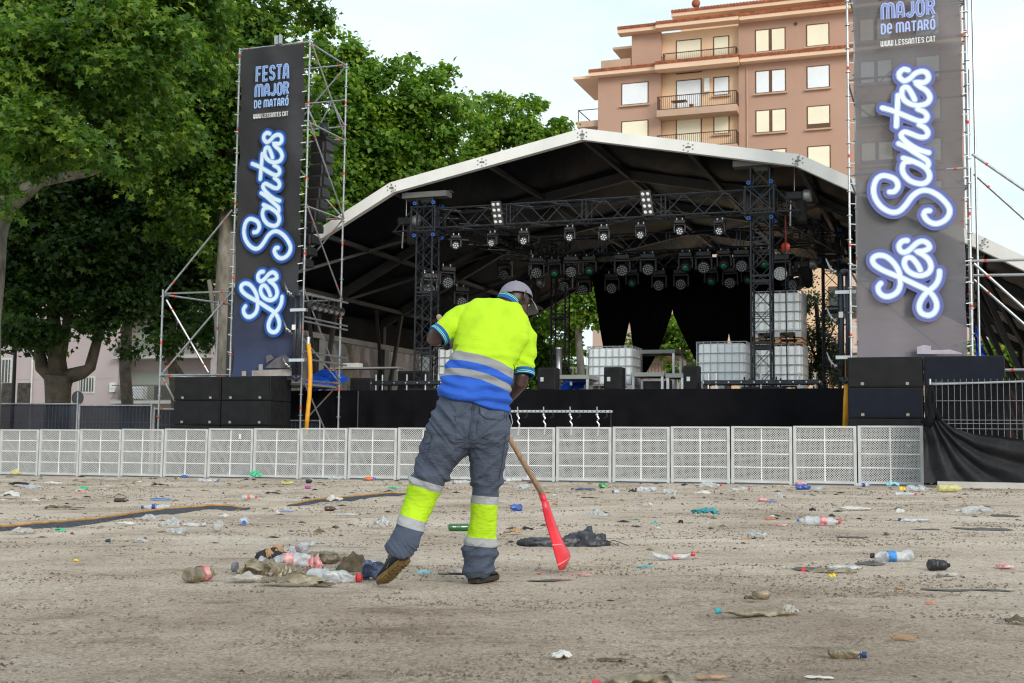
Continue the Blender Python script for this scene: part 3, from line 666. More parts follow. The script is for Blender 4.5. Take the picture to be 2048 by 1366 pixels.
# amp racks and dark things at stage left
for (x0, x1, y0, v, lab) in ((700, 742, 756, .8, 'black box on the stage beside the left scaffold'), (795, 850, 742, 1.0, 'black box on the stage behind the left truss base'), (1590, 1612, 748, 3.5, 'small black box beside the stacked tanks')):
    a, z1 = uz(x0, y0, v); b, _ = uz(x1, y0, v); t = thing('equipment_box', lab, 'equipment box', S((a + b) / 2, v, 2.05), 'black equipment boxes on the stage')
    MB(S).box(a, b, v, v + .5, 2.05, z1).build('case', blackm, t, bevel=.015); mb = MB(S); mb.box(a + .05, b - .05, v - .012, v - .002, 2.12, z1 - .06); mb.build('panel', grille, t)
# shelf of grey gear at far left of the deck
u0, z0_ = uz(660, 735, 1.0); u1, _ = uz(795, 745, 1.0); t = thing('work_table', 'narrow grey table with small pale devices at the left end of the stage', 'table', S((u0 + u1) / 2, 1.2, 2.05))
MB(S).box(u0, u1, 1.0, 1.5, z0_ - .04, z0_).build('top', mat('table_grey', (.3, .31, .31), .6), t)
for x in (u0 + .05, u1 - .05): MB(S).box(x - .02, x + .02, 1.1, 1.14, 2.05, z0_ - .04).build('leg', alu, t)
mb = MB(S); mb.box(u0 + .35, u0 + .8, 1.05, 1.35, z0_, z0_ + .12); tag(mb.build('device', mat('pale_case', (.55, .56, .55), .5), bevel=.01), 'pale rectangular device on the narrow grey table', 'device')
# strip of white balusters behind the stage and blue tarp under the riser
blue = mat('blue_tarpaulin', (.01, .07, .45), .38, 0, .3, 6, bump=.8, bscale=9, spec=.5)
def tarp(pts_fn, label):
    mb = MB(S); n = 18; vs = []
    for i in range(n):
        for j in range(n):
            s_, t_ = i / (n - 1), j / (n - 1); u, v, z = pts_fn(s_, t_); q = (vnoise(np.array([s_ * 7.]), np.array([t_ * 7.]), 11)[0] - .5); vs.append((u, v + q * .25, z + q * .12))
    mb.add(vs, [(i * n + j, i * n + j + 1, i * n + n + j + 1, i * n + n + j) for i in range(n - 1) for j in range(n - 1)])
    return tag(mb.build('tarpaulin', blue, smooth=True), label, 'tarpaulin', 'blue tarpaulins')
a, za = uz(606, 780, -.6); b, zb = uz(668, 738, -.6)
tarp(lambda s_, t_: (a + (b - a) * s_, -.6 + .8 * t_, za + (zb - za) * (t_ ** .5) * (1 - .45 * max(0, s_ - .55) / .45)), 'crumpled blue tarpaulin on the left scaffold deck')
a2, za2 = uz(1120, 780, 2.2); b2, zb2 = uz(1166, 758, 2.2)
tarp(lambda s_, t_: (a2 + (b2 - a2) * s_, 2.2 + .6 * t_, za2 + (zb2 - za2) * t_ ** .5), 'small blue tarpaulin heap under the riser right of the man')
a3, za3 = uz(1952, 716, -1.2); b3, zb3 = uz(1968, 650, -1.2)
tarp(lambda s_, t_: (a3 + (b3 - a3) * s_ * (1.2 - t_), -1.2 + .4 * t_, za3 + (zb3 - za3) * t_), 'blue tarpaulin bundle hanging behind the right banner')
# bar with pipe clamps in front of the stage skirt
u0, z0_ = uz(1000, 822, -1.4); u1, z1_ = uz(1225, 821, -1.4); t = thing('clamp_bar', 'perforated steel bar with hanging pipe clamps in front of the stage skirt', 'rigging bar', S((u0 + u1) / 2, -1.4, 1.2))
mb = MB(S); mb.box(u0, u1, -1.43, -1.37, z0_ - .03, z0_ + .02); mb.build('bar', alu, t)
mb = MB(S)
for i in range(26): x = u0 + (u1 - u0) * (i + .5) / 26; mb.box(x - .015, x + .015, -1.434, -1.431, z0_ - .015, z0_ + .008)
mb.build('hole', blackm, t)
for i, px in enumerate((1035, 1087, 1140, 1194)):
    x, _ = uz(px, 840, -1.4); mb = MB(S); mb.tube([(x, -1.4, z0_ + .1), (x, -1.4, z0_ - .06)], .014, 6); mb.sphere((x, -1.4, z0_ - .08), .035, 8, 6); mb.tube([(x, -1.4, z0_ - .1), (x + .04, -1.4, z0_ - .17), (x, -1.4, z0_ - .23), (x + .05, -1.4, z0_ - .3), (x + .02, -1.4, z0_ - .55)], .02, 6)
    mb.build('pipe_clamp', alu, t)
    mb = MB(S); mb.tube([(x + .22, -1.4, z0_ - .03), (x + .24, -1.4, z0_ - .12), (x + .17, -1.4, z0_ - .15)], .02, 6); mb.build('hook', blackm, t)
for x in (u0 + .05, u1 - .05): MB(S).tube([(x, -1.35, z0_), (x, -1.35, gS(x, -1.35))], .02, 6).build('stand', blackm, t)
# ------------------------------------------------------------------ scaffold pieces
def post(t, u, v, z0, z1, name='post', off=0):
    mb = MB(S); mb.tube([(u, v, z0), (u, v, z1)], .0242, 8)
    z = z0 + .45
    while z < z1: mb.lathe([(.024, -.012), (.055, -.008), (.055, .008), (.024, .012)], 8, (u, v, z), (0, 0, 1), caps=False); z += .5
    o = mb.build(name, galv, t, smooth=False)
    mb = MB(S); z = z0 + 1.1 + off
    while z < z1 - .2: mb.tube([(u, v, z), (u, v, z + .07)], .0265, 8); z += 1.85
    if mb.v: mb.build('red_mark', redp, o)
def ledger(t, a, b, name='ledger', r=.024, mark=.12):
    mb = MB(S); mb.tube([a, b], r, 8)
    o = mb.build(name, galv, t); A, B = Vector(a), Vector(b); L_ = (B - A).length
    if mark:
        mb = MB(S)
        for q in (mark, 1 - mark): mb.tube([A.lerp(B, q), A.lerp(B, q + .05 / L_)], r + .003, 8)
        mb.build('red_mark', redp, o)
def scaffold(u0, u1, v0, v1, ztop, label, lifts, basez=None):
    t = thing('scaffold_tower', label, 'scaffold tower', S((u0 + u1) / 2, (v0 + v1) / 2, gS((u0 + u1) / 2, v0)), 'scaffold towers carrying the banners')
    for i, (u, v) in enumerate(((u0, v0), (u1, v0), (u1, v1), (u0, v1))): post(t, u, v, gS(u, v) - .01, ztop, off=.5 * (i % 3))
    for k, z in enumerate(lifts):
        ledger(t, (u0, v0, z), (u1, v0, z)); ledger(t, (u1, v0, z - .03), (u1, v1, z - .03)); ledger(t, (u0, v1, z), (u1, v1, z)); ledger(t, (u0, v0, z - .03), (u0, v1, z - .03))
    for k, (a, b) in enumerate(zip(lifts[:-1], lifts[1:])):
        if k % 1 == 0:
            ledger(t, (u1 + .03, v0, b), (u1 + .03, v1, a), 'brace', .02, .15)
            if k % 2 == 0: ledger(t, (u0, v1 + .03, a), (u1, v1 + .03, b), 'brace', .02, .15)
            else: ledger(t, (u1, v1 + .03, a), (u0, v1 + .03, b), 'brace', .02, .15)
    return t
LIFT = [.3, 2.26, 4.36, 6.46, 8.52, 10.48]
TL = scaffold(-8.22, -6.24, -2.35, -.45, 10.52, 'left scaffold tower with red marked tubes beside the stage', LIFT)
# lattice girder at its top
mb = MB(S); za, zb = 9.55, 8.85
for v in (-.45,):
    mb.tube([(-8.2, v, za), (-6.25, v, za)], .022, 8); mb.tube([(-8.2, v, zb), (-6.25, v, zb)], .022, 8)
    for i in range(5): x = -8.2 + .39 * i; mb.bar((x, v, zb if i % 2 else za), (x + .39, v, za if i % 2 else zb), .03)
mb.build('lattice_girder', galv, TL)
TRz = [.3, 2.4, 4.4, 6.35, 8.35, 10.4, 12.4]
TR = scaffold(6.42, 8.72, -2.35, -.45, 12.6, 'right scaffold tower with red marked tubes beside the stage', TRz)
mb = MB(S); mb.tube([(8.86, -1.9, .1), (8.86, -1.9, 12.5)], .024, 8); mb.build('post', galv, TR)
# stabiliser frames
bt = thing('scaffold_buttress', 'low scaffold buttress left of the left banner', 'scaffold', S(-9.6, -2.3, 0))
u_a, _ = uz(322, 700, -2.35); u_m, _ = uz(434, 700, -1.2)
post(bt, u_a, -2.35, gS(u_a, -2.3), uz(328, 583, -2.35)[1] + .05, off=.3); post(bt, u_m, -1.2, 2.3, uz(436, 602, -1.2)[1], off=.2)
def pz(px, py, v): u, z = uz(px, py, v); return (u, v, z)
for (a, b, va, vb, nm) in (((330, 587), (458, 583), -2.35, -2.35, 'ledger'), ((330, 590), (462, 609), -2.35, -.6, 'ledger'), ((330, 585), (464, 420), -2.35, -2.35, 'brace'), ((322, 750), (464, 583), -2.35, -2.35, 'brace'),
                           ((333, 600), (417, 745), -2.33, -2.0, 'brace'), ((323, 750), (456, 750), -2.35, -2.35, 'ledger'), ((323, 752), (420, 756), -2.3, -1.2, 'ledger'), ((325, 755), (360, 822), -2.3, -2.0, 'brace'), ((318, 818), (358, 819), -2.3, -2.3, 'ledger')):
    ledger(bt, pz(*a, va), pz(*b, vb), nm)
br = thing('scaffold_buttress', 'scaffold struts and rails right of the right banner', 'scaffold', S(10.5, -2, 0.05))
for (a, b, va, vb, nm) in (((1944, 522), (2150, 517), -2.35, -2.35, 'ledger'), ((1944, 551), (2150, 548), -1.9, -1.9, 'ledger'), ((1944, 308), (2180, 470), -2.35, -2.35, 'brace'), ((1948, 348), (2180, 555), -1.2, -1.2, 'brace'),
                           ((1948, 527), (2180, 735), -2.35, -2.35, 'brace'), ((1948, 560), (2180, 765), -1.5, -1.5, 'brace'), ((2005, 740), (2150, 738), -2.0, -2.0, 'ledger')):
    ledger(br, pz(*a, va), pz(*b, vb), nm, .028)
post(br, uz(2150, 600, -2.35)[0], -2.35, gS(12, -2.35), 4.6)
# ------------------------------------------------------------------ banners
def banner_mat(name, c, alpha, foot):
    m = mat(name, c, .6, 0, .2, 1.1, bump=.9, bscale=1.6, stretch=(1, 1, 2.2), alpha=alpha, spec=.35)
    nt = m.node_tree; b = nt.nodes['Principled BSDF']; N = nt.nodes.new; L = nt.links.new
    tc = N('ShaderNodeTexCoord'); sx = N('ShaderNodeSeparateXYZ'); L(tc.outputs['Object'], sx.inputs[0]); r = N('ShaderNodeValToRGB'); e = r.color_ramp.elements
    mr = N('ShaderNodeMapRange'); mr.inputs[1].default_value = 0; mr.inputs[2].default_value = 8.2; L(sx.outputs[2], mr.inputs[0])
    e[0].position = 0; e[0].color = (*tuple(x * q for x, q in zip(c, foot)), 1); e[1].position = .3; e[1].color = (*c, 1)     # the print turns violet blue at its foot
    L(mr.outputs[0], r.inputs[0]); mx = N('ShaderNodeMix'); mx.data_type = 'RGBA'; mx.blend_type = 'MULTIPLY'; mx.inputs[0].default_value = .5
    old = [l for l in nt.links if l.to_socket == b.inputs['Base Color']][0].from_socket
    n2 = N('ShaderNodeGamma'); L(r.outputs[0], mx.inputs[6]); 
    n2.inputs[1].default_value = .15; L(old, n2.inputs[0]); L(n2.outputs[0], mx.inputs[7]); L(mx.outputs[2], b.inputs['Base Color'])
    return m
def cat(P_, step):      # Catmull-Rom through points
    out = []; n = len(P_)
    for i in range(n - 1):
        p0, p1, p2, p3 = (np.array(P_[max(i - 1, 0)]), np.array(P_[i]), np.array(P_[i + 1]), np.array(P_[min(i + 2, n - 1)]))
        k = max(2, int(np.linalg.norm(p2 - p1) / step))
        for t in np.linspace(0, 1, k, endpoint=False): out.append(.5 * ((2 * p1) + (-p0 + p2) * t + (2 * p0 - 5 * p1 + 4 * p2 - p3) * t * t + (-p0 + 3 * p1 - 3 * p2 + p3) * t ** 3))
    out.append(np.array(P_[-1])); return out
def ribbon(mb, P_, w, off, dv, grow=.004, caps=True):       # flat printed stroke standing 'off' in front of the cloth
    P_ = [np.array(p, float) for p in P_]; n = len(P_); vs = []; fs = []
    for i, p in enumerate(P_):
        a = p - P_[i - 1] if i else P_[1] - p; b = P_[i + 1] - p if i < n - 1 else a
        a = a / (np.linalg.norm(a) + 1e-9); b = b / (np.linalg.norm(b) + 1e-9); t = a + b; t = t / (np.linalg.norm(t) + 1e-9); nn = np.array([-t[1], t[0]])
        k = 1 / max(.45, abs(np.dot(nn, np.array([-a[1], a[0]])))); o = off + grow * i / n
        q1 = p + nn * w / 2 * k; q2 = p - nn * w / 2 * k; vs += [(q1[0], dv - o, q1[1]), (q2[0], dv - o, q2[1])]
    for i in range(n - 1): fs.append((2 * i, 2 * i + 1, 2 * i + 3, 2 * i + 2))
    mb.add(vs, fs)
    if caps:
        for e, (p, o) in enumerate(((P_[0], off), (P_[-1], off + grow))):
            d = (P_[0] - P_[1]) if e == 0 else (P_[-1] - P_[-2]); a0 = math.atan2(d[1], d[0]); c = [(p[0] + w / 2 * math.cos(a0 + t), dv - o - (.0003 if e else -.0003) , p[1] + w / 2 * math.sin(a0 + t)) for t in np.linspace(-math.pi / 2, math.pi / 2, 9)]
            mb.add(c, [tuple(range(9))])
SA, SB, SC = (1730, 120), (1730, 280), (1730, 460)
SCRIPT = [(SA, [(655, 165), (590, 150), (525, 200), (520, 265), (590, 325), (680, 290), (760, 215), (860, 180), (940, 210), (960, 290), (900, 350), (775, 350), (830, 410), (930, 475), (985, 570), (950, 655), (850, 695), (730, 690), (610, 630), (560, 540), (575, 440), (640, 425), (710, 520), (752, 612)]),
  (SA, [(500, 545), (488, 780), (475, 1015)]), (SA, [(265, 735), (450, 790), (620, 860), (800, 930), (900, 930), (943, 870), (900, 800), (800, 755)]),
  (SA, [(820, 990), (910, 1040), (953, 1110), (920, 1172), (830, 1178), (700, 1130), (600, 1100), (548, 1150), (590, 1220), (700, 1305), (830, 1375), (965, 1415)]),
  (SB, [(512, 62), (640, 122), (760, 200), (870, 270), (950, 330), (955, 400), (900, 420)]), (SB, [(580, 282), (700, 320), (850, 385), (945, 460), (980, 560), (935, 645), (840, 672), (700, 635), (600, 545), (565, 440), (600, 350), (690, 335)]),
  (SB, [(372, 797), (450, 785), (500, 705), (462, 610), (360, 560), (250, 552), (165, 620), (130, 760), (160, 900), (260, 1030), (400, 1102), (520, 1085), (620, 990), (720, 860), (830, 785), (950, 775), (1080, 830), (1200, 930), (1280, 1050), (1265, 1160), (1180, 1245), (1060, 1278), (950, 1230), (892, 1140), (925, 1085), (978, 1080)]),
  (SC, [(640, 165), (570, 175), (515, 240), (535, 320), (605, 345), (690, 295), (780, 210), (870, 175), (950, 210), (975, 275), (900, 320), (800, 335), (870, 375), (960, 450), (1002, 560), (960, 655), (850, 698), (730, 675), (640, 610), (595, 515), (625, 435), (705, 430), (790, 520), (838, 612)]),
  (SC, [(240, 815), (200, 870), (215, 950), (285, 1008), (380, 1010), (480, 955), (530, 860), (532, 740), (508, 620), (430, 500), (320, 410), (205, 390), (122, 435), (135, 520), (250, 605), (420, 680), (560, 735), (760, 830), (960, 930), (1060, 1050), (1088, 1170), (1040, 1268), (955, 1300), (860, 1268), (820, 1180), (850, 1070), (930, 960), (1060, 850), (1118, 740), (1130, 632)])]
def arc(cx, cy, rx, ry, a0, a1, n=8): return [(cx + rx * math.cos(R(a0 + (a1 - a0) * i / n)), cy + ry * math.sin(R(a0 + (a1 - a0) * i / n))) for i in range(n + 1)]
GL = {'F': [[(.92, .95), (.15, .95), (.15, 0)], [(.15, .5), (.8, .5)]], 'E': [[(.92, .95), (.15, .95), (.15, .05), (.92, .05)], [(.15, .5), (.85, .5)]],
 'S': [arc(.5, .73, .36, .22, 0, 270, 12) + arc(.5, .27, .36, .22, 90, -180, 12)], 'T': [[(.02, .95), (.98, .95)], [(.5, .92), (.5, 0)]],
 'A': [[(.1, 0)] + arc(.5, .68, .3, .28, 180, 0, 8) + [(.9, 0)], [(.18, .3), (.82, .3)]], 'M': [[(.08, 0), (.08, .7)] + arc(.29, .72, .21, .24, 180, 0, 6) + [(.5, 0)], [(.5, .7)] + arc(.71, .72, .21, .24, 180, 0, 6) + [(.92, 0)]],
 'J': [[(.82, 1), (.82, .3)] + arc(.47, .3, .35, .26, 0, -175, 8)], 'O': [arc(.5, .68, .36, .28, 0, 180, 8) + arc(.5, .3, .36, .28, 180, 360, 8) + [(.86, .68)]],
 'R': [[(.14, 0), (.14, .95)] + arc(.5, .72, .34, .22, 90, -90, 8) + [(.2, .5)], [(.5, .5), (.88, 0)]], 'D': [[(.14, .03), (.14, .97)] + arc(.45, .7, .4, .27, 90, 0, 5) + arc(.45, .3, .4, .27, 0, -90, 5) + [(.14, .03)]],
 'e': [[(.15, .5), (.84, .5), (.84, .68)] + arc(.5, .7, .35, .26, 0, 180, 8) + arc(.5, .3, .36, .27, 180, 330, 8)], 'W': [[(.08, 1), (.08, .28)] + arc(.29, .28, .21, .25, 180, 360, 6) + [(.5, 1)], [(.5, .28)] + arc(.71, .28, .21, .25, 180, 360, 6) + [(.92, 1)]],
 'L': [[(.15, 1), (.15, .05), (.9, .05)]], 'N': [[(.12, 0), (.12, .7)] + arc(.5, .7, .38, .27, 180, 0, 8) + [(.88, 0)]], 'C': [arc(.5, .7, .36, .27, 10, 180, 7) + arc(.5, .3, .36, .27, 180, 350, 7)], '.': [[(.3, .04), (.6, .04)]]}
WD = {'M': 1.45, 'W': 1.35, '.': .45, ' ': .45, 'J': .95}
def textline(txt, u0, u1, z0, z1, ratio, layers, dv, mbs):
    tot = sum(WD.get(c.replace('Ó', 'O'), 1) for c in txt); cell = (u1 - u0) / tot; x = u0
    for c in txt:
        g = 'O' if c == 'Ó' else c; wd = WD.get(g, 1) * cell
        strokes = [] if c == ' ' else list(GL[g])
        if c == 'Ó': strokes = strokes + [[(.4, 1.1), (.8, 1.32)]]
        for li, (wf, off) in enumerate(layers):
            for si, sgm in enumerate(strokes):
                inset = .09 * cell; P_ = [(x + inset + p[0] * (wd - 2 * inset), z0 + ratio * 0 + p[1] * (z1 - z0)) for p in sgm]
                ribbon(mbs[li], P_, wf * cell, off + si * .0015, dv, .001, False)
        x += wd
def banner(u0, u1, dv, zb, zt, label, m, mapf, cols, tx):
    t = thing('banner', label, 'banner', S((u0 + u1) / 2, dv, zb), 'printed festival banners')
    n, k = 16, 60; vs = []
    for i in range(n + 1):
        for j in range(k + 1):
            s_, r_ = i / n, j / k; wv = .03 * math.sin(s_ * 9 + r_ * 14) * s_ + .055 * abs(math.sin(r_ * 15 + s_ * 1.2 + 2 * s_ * s_)) ** .35 + .03 * math.sin(r_ * 31 - s_ * 5) + .09 * (vnoise(np.array([s_ * 4.]), np.array([r_ * 13.]), 8)[0] - .5)
            ed = .012 * math.sin(r_ * 40) * (1 if i in (0, n) else 0)
            vs.append((u0 + (u1 - u0) * s_ + ed, dv + .03 + wv, zb + (zt - zb) * r_))
    MB(S).add(vs, [(i * (k + 1) + j, (i + 1) * (k + 1) + j, (i + 1) * (k + 1) + j + 1, i * (k + 1) + j + 1) for i in range(n) for j in range(k)]).build('cloth', m, t, smooth=True)
    mb = MB(S)
    for j in range(int((zt - zb) / .42)):
        for u in (u0 - .0, u1): mb.bar((u, dv + .01, zb + .2 + j * .42), (u + (-.12 if u == u0 else .12), dv + .04, zb + .2 + j * .42 + .02), .018)
    mb.build('tie', mat('white_cable_tie', (.7, .7, .7), .5), t)
    for li, (wd, off, mm) in enumerate(((.24 if u0 < 0 else .262, .018, cols[0]), (.136, .028, cols[1]), (.09, .038, cols[2]))):
        mb = MB(S)
        for si, (o_, pts) in enumerate(SCRIPT):
            P_ = [mapf(*uz(o_[0] + x / 7.589, o_[1] + y / 7.589, -2.5)) for x, y in pts]
            ribbon(mb, cat(P_, .03), wd, off + (si * .0006 if li else si * .0009), dv, .004)
        mb.build('script_lettering', mm, t)
    mbs = [MB(S), MB(S), MB(S)]
    for (txt, a, b, z0, z1, kind) in tx:
        if kind == 'big': textline(txt, a, b, z0, z1, 1, ((.34, .016), (.13, .022), (.045, .027)), dv, mbs)
        elif kind == 'mid': textline(txt, a, b, z0, z1, 1, ((.27, .016),), dv, [mbs[0]])
        else:
            mw = MB(S); textline(txt, a, b, z0, z1, 1, ((.24, .018),), dv, [mw]); mw.build('web_address', whitep, t)
    for q, (mb, mm) in enumerate(zip(mbs, (cols[3], cols[4], cols[3]))): mb.build('block_lettering', mm, t)
    return t
whitep = mat('white_print', (.78, .8, .82), .6, 0, .04)
CL = [mat('blue_print', (.015, .075, .34), .6, 0, .1), mat('mid_blue_print', (.17, .36, .78), .6, 0, .06), mat('pale_print', (.66, .80, .93), .6, 0, .04), mat('light_blue_print', (.36, .55, .95), .6, 0, .06), mat('dark_line_print', (.07, .13, .36), .6)]
CR = [mat('violet_print', (.13, .145, .40), .6, 0, .1), mat('sky_print', (.35, .52, .88), .6, 0, .06), mat('bright_print', (.80, .88, .95), .6, 0, .04), mat('lavender_print', (.42, .52, .92), .6, 0, .06), mat('violet_line_print', (.13, .16, .4), .6)]
def lines(pts):     # rows measured where they stand on the cloth
    return pts
DVL = -2.52
u_l = uz(482, 300, DVL)[0]; u_r = uz(614, 300, DVL)[0]
BL = (-8.1, -6.33); BRR = (6.55, 8.62)
# left banner: same print; script scaled to this cloth
s0 = uz(1863, 135, -2.5); s1 = uz(1840, 640, -2.5); d0 = uz(552, 265, DVL); d1 = uz(535, 672, DVL)
kz = (d0[1] - d1[1]) / (s0[1] - s1[1])
xl = uz(1742, 400, -2.5)[0]; xr = uz(1907, 400, -2.5)[0]; yl = uz(486, 470, DVL)[0]; yr = uz(588, 490, DVL)[0]; kx = (yr - yl) / (xr - xl)
mapL = lambda u, z: (yl + (u - xl) * kx, d1[1] + (z - s1[1]) * kz)
mapR = lambda u, z: (u, z)
def rowL(py0, py1, pxl=511, pxr=579):
    return uz(pxl, py0, DVL)[0], uz(pxr, py0, DVL)[0], uz(pxl, py0, DVL)[1], uz(pxl, py1, DVL)[1]
a, b, z0, z1 = rowL(164, 135); R1 = ('FESTA', a, b, z0, z1, 'big'); a, b, z0, z1 = rowL(195, 171, 509, 579); R2 = ('MAJOR', a, b, z0, z1, 'big')
a, b, z0, z1 = rowL(217, 202, 508, 578); R3 = ('De MATARÓ', a, b, z0, z1, 'mid'); a, b, z0, z1 = rowL(238, 229, 507, 577); R4 = ('WWW.LESSANTES.CAT', a, b, z0, z1, 'web')
banner(BL[0], BL[1], DVL, 2.28, 10.42, 'dark festival banner with blue script on the left scaffold tower', banner_mat('left_banner_cloth', (.040, .040, .046), .985, (1, 1.5, 3.2)), mapL, CL, (R1, R2, R3, R4))
def rowR(py0, py1, pxl=1761, pxr=1872): return uz(pxl, py0, -2.5)[0], uz(pxr, py0, -2.5)[0], uz(pxl, py0, -2.5)[1], uz(pxl, py1, -2.5)[1]
a, b, z0, z1 = rowR(40, 9); Q2 = ('MAJOR', a, b, z0, z1, 'big'); Q1 = ('FESTA', a, b, z1 + .10, z1 + .50, 'big'); a, b, z0, z1 = rowR(69, 49); Q3 = ('De MATARÓ', a, b, z0, z1, 'mid'); a, b, z0, z1 = rowR(94, 83); Q4 = ('WWW.LESSANTES.CAT', a, b, z0, z1, 'web')
banner(BRR[0], BRR[1], -2.5, 2.58, 12.1, 'greyish see-through festival banner with pale script on the right scaffold tower', banner_mat('right_banner_cloth', (.158, .155, .168), .90, (1.05, 1.04, 1.2)), mapR, CR, (Q1, Q2, Q3, Q4))
# printed stone building at the banner feet
pr = mat('stone_print', (.34, .30, .29), .7, 0, .25, 4)
def footprint(dv, pts_list, mm, par):
    mb = MB(S)
    for pl in pts_list: mb.add([(uz(x, y, dv)[0], dv - .012, uz(x, y, dv)[1]) for x, y in pl], [tuple(range(len(pl)))])
    mb.build('printed_skyline', mm, par)
bs = [o for o in bpy.data.objects if o.name.startswith('banner') and o.parent is None]
footprint(DVL - .005, [[(484, 742), (493, 742), (493, 752), (484, 752)], [(504, 752), (504, 741), (518, 741), (518, 729), (526, 728), (526, 740), (560, 739), (584, 738), (584, 752)]], pr, bs[0])
footprint(DVL - .012, [[(531, 736), (550, 718), (570, 709), (584, 720), (584, 737)], [(533, 712), (542, 709), (549, 716), (533, 726)]], mat('dark_stone_print', (.12, .11, .12), .7, 0, .2, 4), bs[0])
footprint(-2.505, [[(1834, 708), (1834, 694), (1848, 690), (1862, 692), (1862, 700), (1878, 700), (1900, 699), (1924, 706), (1924, 708)]], mat('violet_stone_print', (.42, .38, .46), .7, 0, .15, 4), bs[1])
# ------------------------------------------------------------------ stacked subwoofers
def sub(name, label, u0, u1, v, dep, z0, z1, grp, blue=False):
    t = thing(name, label, 'speaker', S((u0 + u1) / 2, v + dep / 2, z0), grp)
    MB(S).box(u0, u1, v, v + dep, z0, z1).build('cabinet', cabm2, t, bevel=.012)
    MB(S).box(u0 + .03, u1 - .03, v - .014, v - .003, z0 + .03, z1 - .03).build('front_grille', mat('blue_black_grille', (.008, .011, .021), .55, .2, .3, 3, spec=.2, bump=.5, bscale=160) if blue else grille, t)
    mb = MB(S)
    for q in (.2, .8):
        x = u0 + (u1 - u0) * q; mb.box(x - .03, x + .03, v - .03, v - .015, z0 + .045, z0 + .10)
    mb.build('latch', mat('latch_metal', (.35, .32, .27), .5, .3), t)
    mb = MB(S)
    for y in (.25, .6):
        for z in (.28, .6): mb.box(u1 + .001, u1 + .012, v + y * dep, v + y * dep + .08, z0 + z * (z1 - z0), z0 + z * (z1 - z0) + .1)
    mb.build('side_handle', blackm, t)
rows = [(1.71, 2.28), (1.13, 1.70), (.55, 1.12), (-.12, .54)]
nm = ['top', 'second', 'third', 'bottom']
for c, (u0, u1) in enumerate(((-9.28, -7.98), (-7.95, -6.62))):
    for i, (z0, z1) in enumerate(rows): sub('subwoofer', '%s black subwoofer of the %s column under the left banner' % (nm[i], ('left', 'right')[c]), u0, u1, -3.1, .95, z0 if i < 3 else gS(u0, -3) - .01, z1, 'black subwoofers stacked at the left banner')
rows = [(1.955, 2.55), (1.35, 1.95), (.75, 1.345), (.05, .745)]
for c, (u0, u1) in enumerate(((6.40, 7.80), (7.83, 9.28))):
    for i, (z0, z1) in enumerate(rows): sub('subwoofer', '%s black subwoofer of the %s column under the right banner' % (nm[i], ('left', 'right')[c]), u0, u1, -3.05, .9, z0, z1 + .0, 'black subwoofers stacked at the right banner', blue=(i + c) % 2 == 1)
# ------------------------------------------------------------------ line array
la = mat('array_box_black', (.02, .021, .024), .5, 0, .3, 10)
LA0, LA1 = uz(619, 400, -1.25)[0], uz(651, 400, -1.25)[0]; zt_ = uz(635, 282, -1.25)[1]
for i in range(11):
    dh = .30; a = .0085 * i * i * .55; z = zt_ - i * dh; v = -1.25 - .004 * i * i; t = thing('line_array_speaker', 'x', 'speaker', S((LA0 + LA1) / 2, v, z - .28)); ofs = -.0028 * i * i
    ordn = ['first', 'second', 'third', 'fourth', 'fifth', 'sixth', 'seventh', 'eighth', 'ninth', 'tenth', 'eleventh'][i]
    tag(t, '%s speaker from the top of the curved line array beside the left banner' % ordn, None, 'hanging line array behind the left banner')
    q0, q1 = LA0 + ofs, LA1 + ofs
    MB(S).add([(q0, v, z - dh + .03), (q1, v, z - dh + .03 + .03), (q1, v + .4, z - dh + .07), (q0, v + .4, z - dh + .07), (q0, v, z), (q1, v, z - .01), (q1, v + .4, z - .05), (q0, v + .4, z - .05)], [(3, 2, 1, 0), (4, 5, 6, 7), (0, 1, 5, 4), (1, 2, 6, 5), (2, 3, 7, 6), (3, 0, 4, 7)]).build('cabinet', la, t, bevel=.015)
    MB(S).box(q1 - .11, q1 - .07, v - .03, v - .004, z - .27, z - .03).build('side_plate', mat('array_bracket', (.09, .09, .10), .5, .3), t)
    MB(S).box(q0 + .02, q1 - .13, v - .012, v - .002, z - .25, z - .03).build('front_grille', grille, t)
t = thing('array_frame', 'black hanging frame above the line array', 'rigging frame', S(-6.5, -1.1, zt_ + .05)); MB(S).box(LA0, LA1, -1.3, -.6, zt_ + .03, zt_ + .11).build('bumper', blackm, t); mb = MB(S); mb.tube([((LA0 + LA1) / 2, -1.0, zt_ + .11), ((LA0 + LA1) / 2, -1.0, zt_ + .5)], .12, 10); mb.build('motor', blackm, t, smooth=True)
